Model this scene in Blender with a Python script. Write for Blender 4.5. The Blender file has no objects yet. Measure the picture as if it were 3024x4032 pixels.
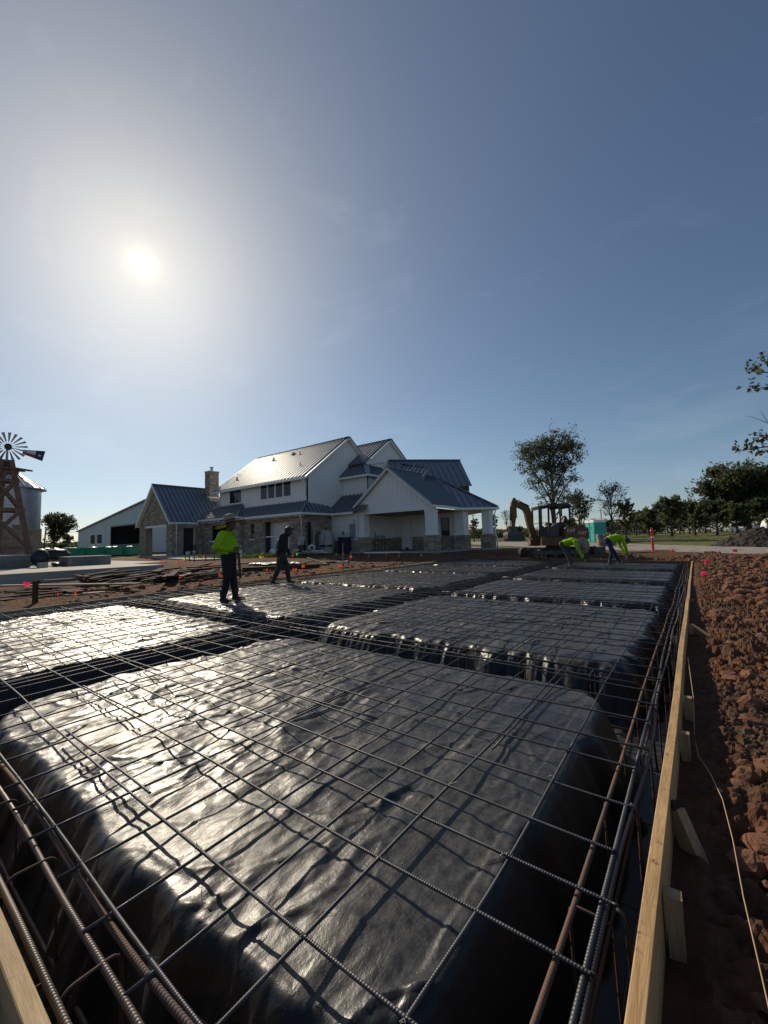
import bpy, math, random
import numpy as np
from mathutils import Vector, Matrix
SC = bpy.context.scene
COL = SC.collection
rnd = random.Random(7)
V3 = Vector
# ---------------------------------------------------------------- camera, sky, sun, exposure
def make_camera():
    pt, rl, yw = math.radians(4.0), math.radians(-1.6), math.radians(37.33)
    fw = V3((-math.sin(yw), math.cos(yw), 0)); rt = V3((math.cos(yw), math.sin(yw), 0)); up = V3((0, 0, 1))
    f2 = fw*math.cos(pt) + up*math.sin(pt); u2 = up*math.cos(pt) - fw*math.sin(pt)
    r3 = rt*math.cos(rl) + u2*math.sin(rl); u3 = u2*math.cos(rl) - rt*math.sin(rl)
    cd = bpy.data.cameras.new('camera'); cd.sensor_fit = 'HORIZONTAL'; cd.sensor_width = 36.0
    cd.lens = 36.0*1600/3024; cd.clip_start = 0.02; cd.clip_end = 3000
    co = bpy.data.objects.new('camera', cd); COL.objects.link(co)
    m = Matrix.Identity(4)
    for i in range(3):
        m[i][0], m[i][1], m[i][2] = r3[i], u3[i], -f2[i]
    m[2][3] = 1.22
    co.matrix_world = m
    SC.camera = co
make_camera()
SUN = V3((-1.037, 0.408, 0.695)).normalized()
SUN_EL = math.asin(SUN.z); SUN_AZ = math.atan2(SUN.x, SUN.y)
SKY_STRENGTH = 0.056; SUN_STRENGTH = 3.0; EXPOSURE = 0.36
def make_sky():
    w = bpy.data.worlds.new('World'); SC.world = w; w.use_nodes = True
    nt = w.node_tree; nt.nodes.clear(); L = nt.links.new
    def N(t, **k):
        n = nt.nodes.new(t)
        for a, b in k.items(): setattr(n, a, b)
        return n
    def M(op, a, b=None):
        n = N('ShaderNodeMath', operation=op)
        for i, v in enumerate((a, b)):
            if v is None: continue
            if isinstance(v, (int, float)): n.inputs[i].default_value = v
            else: L(v, n.inputs[i])
        return n.outputs[0]
    sky = N('ShaderNodeTexSky', sky_type='NISHITA', sun_disc=False)
    sky.sun_elevation = SUN_EL; sky.sun_rotation = SUN_AZ
    sky.air_density = 1.0; sky.dust_density = 0.25; sky.ozone_density = 2.0; sky.altitude = 60
    tc = N('ShaderNodeTexCoord')
    nrm = N('ShaderNodeVectorMath', operation='NORMALIZE'); L(tc.outputs['Generated'], nrm.inputs[0])
    dot = N('ShaderNodeVectorMath', operation='DOT_PRODUCT'); L(nrm.outputs[0], dot.inputs[0]); dot.inputs[1].default_value = SUN
    th = M('ARCCOSINE', M('MINIMUM', dot.outputs['Value'], 0.999999))
    def glow(amp, wid, p):     # amp * exp(-(theta/wid)^p)
        return M('MULTIPLY', M('EXPONENT', M('MULTIPLY', M('POWER', M('DIVIDE', th, wid), p), -1.0)), amp)
    core = M('ADD', glow(15.0, 0.013, 1.0), M('ADD', glow(4.6, 0.20, 1.3), glow(2.3, 0.50, 1.6)))
    gc = N('ShaderNodeMix', data_type='RGBA', blend_type='MIX'); gc.inputs['Factor'].default_value = 1.0
    gcol = N('ShaderNodeVectorMath', operation='SCALE'); gcol.inputs[0].default_value = (1.0, 0.86, 0.53); L(core, gcol.inputs['Scale'])
    tint = N('ShaderNodeVectorMath', operation='MULTIPLY'); L(sky.outputs[0], tint.inputs[0]); 
    sep = N('ShaderNodeSeparateXYZ'); L(nrm.outputs[0], sep.inputs[0])
    hz = N('ShaderNodeMapRange', interpolation_type='SMOOTHSTEP'); L(sep.outputs['Z'], hz.inputs[0]); hz.inputs[1].default_value = -0.02; hz.inputs[2].default_value = 0.22; hz.inputs[3].default_value = 0; hz.inputs[4].default_value = 1
    hc = N('ShaderNodeMix', data_type='RGBA'); L(hz.outputs[0], hc.inputs['Factor']); hc.inputs['A'].default_value = (0.80, 0.87, 1.06, 1); hc.inputs['B'].default_value = (0.98, 1.0, 1.0, 1)
    L(hc.outputs['Result'], tint.inputs[1])
    # thin cirrus
    mp = N('ShaderNodeMapping'); L(nrm.outputs[0], mp.inputs[0]); mp.inputs['Scale'].default_value = (2.2, 5.5, 9.0); mp.inputs['Rotation'].default_value = (0.2, 0.15, 0.9)
    nz = N('ShaderNodeTexNoise'); L(mp.outputs[0], nz.inputs['Vector']); nz.inputs['Scale'].default_value = 1.0; nz.inputs['Detail'].default_value = 6; nz.inputs['Roughness'].default_value = 0.62; nz.inputs['Distortion'].default_value = 0.6
    cr = N('ShaderNodeMapRange'); L(nz.outputs[0], cr.inputs[0]); cr.inputs[1].default_value = 0.57; cr.inputs[2].default_value = 0.85; cr.inputs[3].default_value = 0.0; cr.inputs[4].default_value = 0.9
    cl = N('ShaderNodeVectorMath', operation='SCALE'); cl.inputs[0].default_value = (1, 1, 1.02); L(cr.outputs[0], cl.inputs['Scale'])
    a1 = N('ShaderNodeVectorMath', operation='ADD'); L(tint.outputs[0], a1.inputs[0]); L(gcol.outputs[0], a1.inputs[1])
    a2 = N('ShaderNodeVectorMath', operation='ADD'); L(a1.outputs[0], a2.inputs[0]); L(cl.outputs[0], a2.inputs[1])
    bg = N('ShaderNodeBackground'); L(a2.outputs[0], bg.inputs[0]); bg.inputs[1].default_value = SKY_STRENGTH
    out = N('ShaderNodeOutputWorld'); L(bg.outputs[0], out.inputs[0])
    w.cycles.sampling_method = 'MANUAL'; w.cycles.sample_map_resolution = 2048
make_sky()
def make_sun():
    ld = bpy.data.lights.new('sun', 'SUN'); ld.energy = SUN_STRENGTH; ld.angle = math.radians(0.55); ld.color = (1.0, 0.87, 0.68)
    lo = bpy.data.objects.new('sun', ld); COL.objects.link(lo)
    lo.rotation_mode = 'QUATERNION'; lo.rotation_quaternion = SUN.to_track_quat('Z', 'Y'); lo.location = SUN*300
make_sun()
SC.view_settings.view_transform = 'Standard'; SC.view_settings.look = 'None'
SC.view_settings.exposure = EXPOSURE; SC.view_settings.gamma = 1.0; SC.view_settings.use_curve_mapping = False
try:
    SC.cycles.use_denoising = True; SC.cycles.max_bounces = 6; SC.cycles.sample_clamp_indirect = 6.0
except Exception: pass
# ---------------------------------------------------------------- noise
def _h(ix, iy, s):
    n = (ix*374761393 + iy*668265263 + s*974634777) & 0x7fffffff
    n = ((n ^ (n >> 13))*1274126177) & 0x7fffffff
    return ((n ^ (n >> 16)) & 0xffffff)/16777215.0
def vnoise(x, y, s=0):
    x = np.asarray(x, float); y = np.asarray(y, float)
    ix = np.floor(x).astype(np.int64); iy = np.floor(y).astype(np.int64)
    fx = x-ix; fy = y-iy; fx = fx*fx*fx*(fx*(fx*6-15)+10); fy = fy*fy*fy*(fy*(fy*6-15)+10)
    a = _h(ix, iy, s); b = _h(ix+1, iy, s); c = _h(ix, iy+1, s); d = _h(ix+1, iy+1, s)
    return (a*(1-fx)+b*fx)*(1-fy) + (c*(1-fx)+d*fx)*fy
def fbm(x, y, s=0, o=4, g=0.5):
    v = 0; a = 1; t = 0
    for i in range(o):
        v = v + a*vnoise(x*2**i + 17.3*i, y*2**i - 9.1*i, s+i); t += a; a *= g
    return v/t
def ridge(n): return 1-np.abs(2*n-1)
def sm(t):
    t = np.clip(t, 0, 1); return t*t*(3-2*t)
def gz(x, y):
    d = np.hypot(x, y)
    out = np.maximum(y-(19.6-(x+0.15)*0.2727), np.maximum(x+0.16, -10.9-0.0166*(y-7.5)-x))     # distance outside the slab form
    z = -0.07 + 0.12*sm((d-3)/10) + 0.25*sm((d-19)/9)*sm(out/1.6) + 0.0045*np.clip(d-30, 0, 150)
    return z - (0.025*(1-sm((y-6)/8))+0.045*(1-sm((y-1.3)/1.3)))*np.exp(-(np.maximum(0,x+0.05)/0.40)**2)*(x > -0.6)
def gzf(x, y): return float(gz(np.array(x, float), np.array(y, float)))
# ---------------------------------------------------------------- mesh helpers
class MB:
    def __init__(s): s.v = []; s.f = []; s.mi = []; s.m = 0
    def add(s, vs, fs):
        b = len(s.v); s.v.extend([tuple(p) for p in vs])
        for f in fs: s.f.append(tuple(b+i for i in f)); s.mi.append(s.m)
        return s
    def box(s, c, d, rz=0.0, M=None, taper=1.0):
        x, y, z = d[0]/2, d[1]/2, d[2]/2
        P = [(-x,-y,-z),(x,-y,-z),(x,y,-z),(-x,y,-z),(-x*taper,-y*taper,z),(x*taper,-y*taper,z),(x*taper,y*taper,z),(-x*taper,y*taper,z)]
        if M is None: M = Matrix.Rotation(rz, 3, 'Z') if rz else None
        P = [V3(p) if M is None else M @ V3(p) for p in P]
        c = V3(c)
        return s.add([p+c for p in P], [(3,2,1,0),(4,5,6,7),(0,1,5,4),(1,2,6,5),(2,3,7,6),(3,0,4,7)])
    def bb(s, x0, x1, y0, y1, z0, z1): return s.box(((x0+x1)/2,(y0+y1)/2,(z0+z1)/2),(x1-x0,y1-y0,z1-z0))
    def beam(s, a, b, w, h, up=(0,0,1)):
        a = V3(a); b = V3(b); d = (b-a); L = d.length; d = d/L
        u = V3(up); 
        if abs(d.dot(u)) > 0.98: u = V3((1,0,0))
        r = d.cross(u).normalized(); u = r.cross(d)
        M = Matrix((r, d, u)).transposed()
        return s.box((a+b)/2, (w, L, h), M=M)
    def tube(s, pts, r, n=8, cap=True):
        pts = [V3(p) for p in pts]; k = len(pts)
        rs = r if hasattr(r, '__len__') else [r]*k
        t0 = (pts[1]-pts[0]).normalized()
        u = t0.orthogonal().normalized(); ring = []
        for i in range(k):
            t = (pts[min(i+1,k-1)]-pts[max(i-1,0)]).normalized()
            u = (u - t*u.dot(t)).normalized(); w = t.cross(u)
            for j in range(n):
                a = 2*math.pi*j/n; ring.append(pts[i] + (u*math.cos(a)+w*math.sin(a))*rs[i])
        fs = [(i*n+j, i*n+(j+1)%n, (i+1)*n+(j+1)%n, (i+1)*n+j) for i in range(k-1) for j in range(n)]
        if cap: fs += [tuple(range(n-1,-1,-1)), tuple((k-1)*n+j for j in range(n))]
        return s.add(ring, fs)
    def cyl(s, a, b, r, n=12, r2=None): return s.tube([a, b], [r, r if r2 is None else r2], n)
    def lathe(s, prof, c=(0,0,0), n=20):
        c = V3(c); ring = [c+V3((r*math.cos(2*math.pi*j/n), r*math.sin(2*math.pi*j/n), z)) for r, z in prof for j in range(n)]
        k = len(prof)
        fs = [(i*n+j, i*n+(j+1)%n, (i+1)*n+(j+1)%n, (i+1)*n+j) for i in range(k-1) for j in range(n)]
        fs += [tuple(range(n-1,-1,-1)), tuple((k-1)*n+j for j in range(n))]
        return s.add(ring, fs)
    def prism(s, poly, y0, y1, ax='y'):
        # polygon in (x,z) extruded along y (ax='y'), (x,y) along z, (y,z) along x
        n = len(poly)
        mk = {'y': lambda p, t: (p[0], t, p[1]), 'z': lambda p, t: (p[0], p[1], t), 'x': lambda p, t: (t, p[0], p[1])}[ax]
        vs = [mk(p, y0) for p in poly] + [mk(p, y1) for p in poly]
        fs = [tuple(range(n)), tuple(range(2*n-1, n-1, -1))] + [(i, i+n, (i+1)%n+n, (i+1)%n) for i in range(n)]
        return s.add(vs, fs)
    def blob(s, c, r, n=1, jit=0.0, R=rnd):
        # octahedron-sphere lump
        t = (1+5**.5)/2
        P = [V3(p).normalized() for p in [(-1,t,0),(1,t,0),(-1,-t,0),(1,-t,0),(0,-1,t),(0,1,t),(0,-1,-t),(0,1,-t),(t,0,-1),(t,0,1),(-t,0,-1),(-t,0,1)]]
        F = [(0,11,5),(0,5,1),(0,1,7),(0,7,10),(0,10,11),(1,5,9),(5,11,4),(11,10,2),(10,7,6),(7,1,8),(3,9,4),(3,4,2),(3,2,6),(3,6,8),(3,8,9),(4,9,5),(2,4,11),(6,2,10),(8,6,7),(9,8,1)]
        for _ in range(n-1):
            mid = {}; F2 = []
            def md(a, b):
                k = (min(a,b), max(a,b))
                if k not in mid: mid[k] = len(P); P.append(((P[a]+P[b])/2).normalized())
                return mid[k]
            for a, b, c3 in F:
                x, y, z = md(a,b), md(b,c3), md(c3,a); F2 += [(a,x,z),(b,y,x),(c3,z,y),(x,y,z)]
            F = F2
        rr = r if hasattr(r, '__len__') else (r, r, r); c = V3(c)
        return s.add([c+V3((p.x*rr[0]*(1+R.uniform(-jit,jit)), p.y*rr[1]*(1+R.uniform(-jit,jit)), p.z*rr[2]*(1+R.uniform(-jit,jit)))) for p in P], F)
    def mesh(s, name, mats, smooth=False):
        me = bpy.data.meshes.new(name); me.from_pydata(s.v, [], s.f)
        for m in (mats if isinstance(mats, (list, tuple)) else [mats]): me.materials.append(m)
        if any(s.mi): me.polygons.foreach_set('material_index', s.mi)
        if smooth: me.polygons.foreach_set('use_smooth', [True]*len(me.polygons))
        me.update(); return me
    def build(s, name, mats, parent=None, smooth=False, **kw):
        return link(name, s.mesh(name, mats, smooth), parent, **kw)
def link(name, me, parent=None, world=True, kind=None, label=None, cat=None, group=None, loc=None):
    o = bpy.data.objects.new(name, me); COL.objects.link(o)
    if loc is not None: o.location = loc
    if parent is not None:
        o.parent = parent
        if world and parent.type == 'EMPTY': o.matrix_parent_inverse = parent.matrix_basis.inverted()
    tag(o, label, cat, group, kind)
    return o
def tag(o, label=None, cat=None, group=None, kind=None):
    if label: o['label'] = label
    if cat: o['category'] = cat
    if group: o['group'] = group
    if kind: o['kind'] = kind
    return o
def thing(name, label, cat, loc=(0,0,0), rz=0.0, group=None):
    o = bpy.data.objects.new(name, None); COL.objects.link(o); o.location = loc; o.rotation_euler = (0,0,rz)
    o.empty_display_size = 0.2
    return tag(o, label, cat, group)
def copy_tree(o, loc, rz=0.0, label=None, group=None):
    def rec(src, par):
        c = src.copy(); COL.objects.link(c)
        if par is not None: c.parent = par
        for ch in [k for k in src.children]: rec(ch, c)
        return c
    c = rec(o, None); c.location = loc; c.rotation_euler = (0,0,rz)
    if label: c['label'] = label
    if group: c['group'] = group
    return c
def grid_mesh(name, X, Y, Z, mat, keep=None, smooth=True):
    ny, nx = X.shape
    co = np.stack([X, Y, Z], -1).reshape(-1, 3)
    i = np.arange(ny-1)[:, None]*nx + np.arange(nx-1)[None, :]
    q = np.stack([i, i+1, i+nx+1, i+nx], -1)
    if keep is not None: q = q[keep]
    q = q.reshape(-1, 4)
    me = bpy.data.meshes.new(name)
    me.vertices.add(len(co)); me.vertices.foreach_set('co', co.ravel())
    me.loops.add(q.size); me.loops.foreach_set('vertex_index', q.ravel().astype(np.int32))
    me.polygons.add(len(q)); me.polygons.foreach_set('loop_start', np.arange(0, q.size, 4, dtype=np.int32))
    me.polygons.foreach_set('use_smooth', np.full(len(q), smooth))
    me.materials.append(mat); me.update(calc_edges=True); me.validate()
    return me
# ---------------------------------------------------------------- materials
def material(name, base, rough=0.6, metal=0.0, var=0.0, vscale=6.0, base2=None, bump=0.0, bscale=40.0, stretch=(1,1,1), spec=0.5, rvar=0.0, trans=0.0, coord='Object', detail=5, alpha=None):
    m = bpy.data.materials.new(name); m.use_nodes = True; nt = m.node_tree; L = nt.links.new
    b = nt.nodes['Principled BSDF']
    b.inputs['Base Color'].default_value = (*base, 1); b.inputs['Roughness'].default_value = rough; b.inputs['Metallic'].default_value = metal
    b.inputs['Specular IOR Level'].default_value = spec
    if trans: b.inputs['Transmission Weight'].default_value = trans
    if var or base2 or bump or rvar:
        tc = nt.nodes.new('ShaderNodeTexCoord'); mp = nt.nodes.new('ShaderNodeMapping'); mp.inputs['Scale'].default_value = stretch
        L(tc.outputs[coord], mp.inputs[0])
        nz = nt.nodes.new('ShaderNodeTexNoise'); nz.inputs['Scale'].default_value = vscale; nz.inputs['Detail'].default_value = detail; nz.inputs['Roughness'].default_value = 0.6
        L(mp.outputs[0], nz.inputs['Vector'])
        if base2 or var:
            b2 = base2 or tuple(max(0, c*(1-var)) for c in base); b1 = base if base2 else tuple(min(1, c*(1+var)) for c in base)
            cr = nt.nodes.new('ShaderNodeValToRGB'); cr.color_ramp.elements[0].position = 0.33; cr.color_ramp.elements[1].position = 0.67
            cr.color_ramp.elements[0].color = (*b2, 1); cr.color_ramp.elements[1].color = (*b1, 1)
            L(nz.outputs[0], cr.inputs[0]); L(cr.outputs[0], b.inputs['Base Color'])
        if rvar:
            mr = nt.nodes.new('ShaderNodeMapRange'); mr.inputs[1].default_value = 0.3; mr.inputs[2].default_value = 0.7
            mr.inputs[3].default_value = max(0.02, rough-rvar); mr.inputs[4].default_value = min(1, rough+rvar); L(nz.outputs[0], mr.inputs[0]); L(mr.outputs[0], b.inputs['Roughness'])
        if bump:
            n2 = nt.nodes.new('ShaderNodeTexNoise'); n2.inputs['Scale'].default_value = bscale; n2.inputs['Detail'].default_value = 6; L(mp.outputs[0], n2.inputs['Vector'])
            bp = nt.nodes.new('ShaderNodeBump'); bp.inputs['Strength'].default_value = bump; bp.inputs['Distance'].default_value = 0.02
            L(n2.outputs[0], bp.inputs['Height']); L(bp.outputs[0], b.inputs['Normal'])
    return m
def leaf_material(name, c1, c2, trans=0.35):
    m = bpy.data.materials.new(name); m.use_nodes = True; nt = m.node_tree; L = nt.links.new
    b = nt.nodes['Principled BSDF']; out = nt.nodes['Material Output']
    tc = nt.nodes.new('ShaderNodeTexCoord'); nz = nt.nodes.new('ShaderNodeTexNoise'); nz.inputs['Scale'].default_value = 1.7; nz.inputs['Detail'].default_value = 3
    L(tc.outputs['Object'], nz.inputs['Vector'])
    cr = nt.nodes.new('ShaderNodeValToRGB'); cr.color_ramp.elements[0].position = 0.35; cr.color_ramp.elements[1].position = 0.65
    cr.color_ramp.elements[0].color = (*c1, 1); cr.color_ramp.elements[1].color = (*c2, 1); L(nz.outputs[0], cr.inputs[0])
    L(cr.outputs[0], b.inputs['Base Color']); b.inputs['Roughness'].default_value = 0.6; b.inputs['Specular IOR Level'].default_value = 0.25
    tr = nt.nodes.new('ShaderNodeBsdfTranslucent'); L(cr.outputs[0], tr.inputs[0])
    mx = nt.nodes.new('ShaderNodeMixShader'); mx.inputs[0].default_value = trans; L(b.outputs[0], mx.inputs[1]); L(tr.outputs[0], mx.inputs[2]); L(mx.outputs[0], out.inputs['Surface'])
    return m

def wood_material(name, c1, c2, stretch, stain=0.5):
    m = bpy.data.materials.new(name); m.use_nodes = True; nt = m.node_tree; L = nt.links.new; N = nt.nodes.new
    b = nt.nodes['Principled BSDF']; tc = N('ShaderNodeTexCoord')
    def noise(sc, st, d=5, r=0.6, dist=0.0):
        mp = N('ShaderNodeMapping'); mp.inputs['Scale'].default_value = st; L(tc.outputs['Object'], mp.inputs[0])
        n = N('ShaderNodeTexNoise'); n.inputs['Scale'].default_value = sc; n.inputs['Detail'].default_value = d; n.inputs['Roughness'].default_value = r; n.inputs['Distortion'].default_value = dist; L(mp.outputs[0], n.inputs['Vector']); return n.outputs[0]
    g = noise(6.0, stretch, 6, 0.65, 1.2)
    cr = N('ShaderNodeValToRGB'); e = cr.color_ramp.elements; e[0].position = 0.36; e[0].color = (*c2,1); e[1].position = 0.60; e[1].color = (*c1,1); L(g, cr.inputs[0])
    st = N('ShaderNodeMapRange'); L(noise(17, (1,1,1), 4, 0.7), st.inputs[0]); st.inputs[1].default_value = 0.60; st.inputs[2].default_value = 0.70; st.inputs[4].default_value = stain
    mx = N('ShaderNodeMix'); mx.data_type = 'RGBA'; L(st.outputs[0], mx.inputs['Factor']); L(cr.outputs[0], mx.inputs['A']); mx.inputs['B'].default_value = (0.11,0.062,0.035,1)
    gr = N('ShaderNodeMapRange'); L(noise(1.1, (1,1,1), 3), gr.inputs[0]); gr.inputs[1].default_value = 0.35; gr.inputs[2].default_value = 0.7; gr.inputs[3].default_value = 1.08; gr.inputs[4].default_value = 0.70
    mu = N('ShaderNodeVectorMath'); mu.operation = 'SCALE'; L(mx.outputs['Result'], mu.inputs[0]); L(gr.outputs[0], mu.inputs['Scale']); L(mu.outputs[0], b.inputs['Base Color'])
    b.inputs['Roughness'].default_value = 0.7; b.inputs['Specular IOR Level'].default_value = 0.3
    bp = N('ShaderNodeBump'); bp.inputs['Strength'].default_value = 0.5; bp.inputs['Distance'].default_value = 0.004; L(g, bp.inputs['Height']); L(bp.outputs[0], b.inputs['Normal'])
    return m
# ---------------------------------------------------------------- shared materials
MT = {}
def mk(k, *a, **kw): MT[k] = material(k, *a, **kw); return MT[k]
MT['pine'] = wood_material('pine', (0.58,0.38,0.18), (0.40,0.235,0.10), (16,0.9,16), 0.75)
MT['pine_side'] = wood_material('pine_side', (0.56,0.40,0.23), (0.40,0.27,0.14), (0.9,16,16), 0.5)
mk('wood_dark', (0.085,0.056,0.040), 0.9, spec=0.15, base2=(0.034,0.023,0.018), vscale=3.0, stretch=(3,3,9), bump=0.3, bscale=14)
mk('wood_grey', (0.33,0.285,0.23), 0.85, spec=0.2, base2=(0.20,0.16,0.125), vscale=4.0, stretch=(3,3,6), bump=0.25, bscale=14)
mk('wood_form', (0.30,0.155,0.08), 0.9, spec=0.1, base2=(0.19,0.095,0.05), vscale=3.0, stretch=(2,2,8), bump=0.25, bscale=14)
mk('wood_inner_shade', (0.10,0.062,0.038), 0.9, spec=0.1, base2=(0.055,0.034,0.022), vscale=4, stretch=(4,1,8))  # inner board faces coloured dark like shade, cutting their sunlit reflection on the film
mk('stake', (0.42,0.28,0.15), 0.7, base2=(0.27,0.17,0.09), vscale=5.0, stretch=(8,8,1), bump=0.3, bscale=12)
mk('rebar', (0.085,0.086,0.096), 0.50, 0.5, base2=(0.042,0.041,0.044), vscale=7, rvar=0.08)
mk('rebar_rust', (0.20,0.10,0.058), 0.75, 0.1, base2=(0.060,0.048,0.045), vscale=2.2, rvar=0.1)
mk('rebar_mixed', (0.19,0.145,0.12), 0.5, 0.5, base2=(0.07,0.06,0.058), vscale=1.8, rvar=0.1)
mk('stirrup_rust', (0.13,0.062,0.036), 0.8, 0.1, base2=(0.06,0.038,0.030), vscale=6)
mk('concrete', (0.36,0.335,0.30), 0.85, base2=(0.26,0.24,0.215), vscale=1.3, bump=0.15, bscale=30)
mk('cmu', (0.21,0.205,0.20), 0.9, base2=(0.14,0.138,0.135), vscale=5, bump=0.4, bscale=60)
mk('gravel', (0.36,0.33,0.29), 0.95, base2=(0.20,0.175,0.15), vscale=2.2, bump=0.6, bscale=26, detail=8)
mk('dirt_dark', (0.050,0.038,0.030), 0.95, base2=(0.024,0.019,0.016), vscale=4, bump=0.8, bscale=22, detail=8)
mk('clod', (0.215,0.094,0.046), 0.95, base2=(0.10,0.043,0.022), vscale=9, bump=0.7, bscale=45, detail=8)
mk('steel', (0.45,0.45,0.46), 0.35, 0.9)
mk('black', (0.012,0.012,0.013), 0.55)
mk('rubber', (0.022,0.021,0.020), 0.8, base2=(0.05,0.04,0.032), vscale=5, bump=0.3, bscale=20)
mk('twine', (0.55,0.36,0.20), 0.8)
def film_material():
    m = bpy.data.materials.new('black_film'); m.use_nodes = True; nt = m.node_tree; L = nt.links.new
    b = nt.nodes['Principled BSDF']; N = nt.nodes.new
    tc = N('ShaderNodeTexCoord')
    def noise(scale, stretch=(1,1,1), detail=5, rough=0.55, dist=0.0, rot=0.0):
        mp = N('ShaderNodeMapping'); mp.inputs['Scale'].default_value = stretch; mp.inputs['Rotation'].default_value = (0,0,rot); L(tc.outputs['Object'], mp.inputs[0])
        n = N('ShaderNodeTexNoise'); n.inputs['Scale'].default_value = scale; n.inputs['Detail'].default_value = detail; n.inputs['Roughness'].default_value = rough; n.inputs['Distortion'].default_value = dist
        L(mp.outputs[0], n.inputs['Vector']); return n.outputs[0]
    d1 = noise(1.6, detail=8, rough=0.68); d2 = noise(26, detail=4, rough=0.7)
    mul = N('ShaderNodeMath'); mul.operation = 'MULTIPLY'; L(d1, mul.inputs[0]); L(d2, mul.inputs[1])
    mr = N('ShaderNodeMapRange'); mr.inputs[1].default_value = 0.17; mr.inputs[2].default_value = 0.42; L(mul.outputs[0], mr.inputs[0])
    ge = N('ShaderNodeNewGeometry'); sz = N('ShaderNodeSeparateXYZ'); L(ge.outputs['Normal'], sz.inputs[0])
    fl = N('ShaderNodeMapRange'); fl.inputs[1].default_value = 0.80; fl.inputs[2].default_value = 0.97; L(sz.outputs['Z'], fl.inputs[0])   # dust settles on the flat tops
    du = N('ShaderNodeMath'); du.operation = 'MULTIPLY'; L(mr.outputs[0], du.inputs[0]); L(fl.outputs[0], du.inputs[1])
    cr = N('ShaderNodeMix'); cr.data_type = 'RGBA'; L(du.outputs[0], cr.inputs['Factor'])
    cr.inputs['A'].default_value = (0.0130,0.0138,0.0160,1); cr.inputs['B'].default_value = (0.082,0.076,0.070,1)
    L(cr.outputs['Result'], b.inputs['Base Color'])
    r = N('ShaderNodeMapRange'); r.inputs[1].default_value = 0.25; r.inputs[2].default_value = 0.75; r.inputs[3].default_value = 0.28; r.inputs[4].default_value = 0.47; L(d1, r.inputs[0])
    ad = N('ShaderNodeMath'); ad.operation = 'MULTIPLY_ADD'; L(mr.outputs[0], ad.inputs[0]); ad.inputs[1].default_value = 0.12; L(r.outputs[0], ad.inputs[2])
    L(ad.outputs[0], b.inputs['Roughness']); b.inputs['Specular IOR Level'].default_value = 0.46; b.inputs['Sheen Weight'].default_value = 0.06; b.inputs['Sheen Roughness'].default_value = 0.45; b.inputs['Sheen Tint'].default_value = (0.9,0.9,0.9,1)
    def crumple(scale, stretch, rot):
        mp = N('ShaderNodeMapping'); mp.inputs['Scale'].default_value = stretch; mp.inputs['Rotation'].default_value = (0,0,rot); L(tc.outputs['Object'], mp.inputs[0])
        nd = N('ShaderNodeTexNoise'); nd.inputs['Scale'].default_value = 3.0; nd.inputs['Detail'].default_value = 3; L(mp.outputs[0], nd.inputs['Vector'])
        ad = N('ShaderNodeVectorMath'); ad.operation = 'MULTIPLY_ADD'; L(nd.outputs['Color'], ad.inputs[0]); ad.inputs[1].default_value = (0.35,0.35,0.35); L(mp.outputs[0], ad.inputs[2])
        v = N('ShaderNodeTexVoronoi'); v.voronoi_dimensions = '2D'; v.feature = 'F1'; v.inputs['Scale'].default_value = scale; L(ad.outputs[0], v.inputs['Vector']); return v.outputs['Distance']
    v1 = crumple(5.0, (1.0,0.30,1), 0.22); v2 = crumple(12.0, (1.0,0.55,1), -0.5)
    vs = N('ShaderNodeMath'); vs.operation = 'MULTIPLY_ADD'; L(v2, vs.inputs[0]); vs.inputs[1].default_value = 0.45; L(v1, vs.inputs[2])
    sxp = N('ShaderNodeSeparateXYZ'); L(tc.outputs['Object'], sxp.inputs[0])
    mk_ = N('ShaderNodeMapRange'); mk_.inputs[1].default_value = -0.8; mk_.inputs[2].default_value = -2.0; mk_.inputs[3].default_value = 0.25; mk_.inputs[4].default_value = 1.0; L(sxp.outputs['X'], mk_.inputs[0])
    pm = N('ShaderNodeMapRange'); pm.inputs[1].default_value = 0.38; pm.inputs[2].default_value = 0.62; pm.inputs[3].default_value = 0.25; pm.inputs[4].default_value = 1.15; L(noise(1.3, (1,1,1), 4), pm.inputs[0])
    mm = N('ShaderNodeMath'); mm.operation = 'MULTIPLY'; L(mk_.outputs[0], mm.inputs[0]); L(pm.outputs[0], mm.inputs[1])
    vm = N('ShaderNodeMath'); vm.operation = 'MULTIPLY'; L(vs.outputs[0], vm.inputs[0]); L(mm.outputs[0], vm.inputs[1])
    h1 = noise(9, (1.0,0.35,1), 5, 0.5, 0.8, 0.25); h2 = noise(75, (1,0.8,1), 3, 0.7, 0.3); h3 = noise(3.4, (1,0.5,1), 4, 0.5, 1.2, -0.5)
    a1 = N('ShaderNodeMath'); a1.operation = 'MULTIPLY_ADD'; L(h2, a1.inputs[0]); a1.inputs[1].default_value = 0.22; L(h1, a1.inputs[2])
    a2 = N('ShaderNodeMath'); a2.operation = 'MULTIPLY_ADD'; L(h3, a2.inputs[0]); a2.inputs[1].default_value = 0.7; L(a1.outputs[0], a2.inputs[2])
    a3 = N('ShaderNodeMath'); a3.operation = 'MULTIPLY_ADD'; L(vm.outputs[0], a3.inputs[0]); a3.inputs[1].default_value = 3.0; L(a2.outputs[0], a3.inputs[2]); a2 = a3
    bp = N('ShaderNodeBump'); bp.inputs['Strength'].default_value = 0.32; bp.inputs['Distance'].default_value = 0.02; L(a2.outputs[0], bp.inputs['Height']); L(bp.outputs[0], b.inputs['Normal'])
    return m
MT['film'] = film_material()
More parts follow.
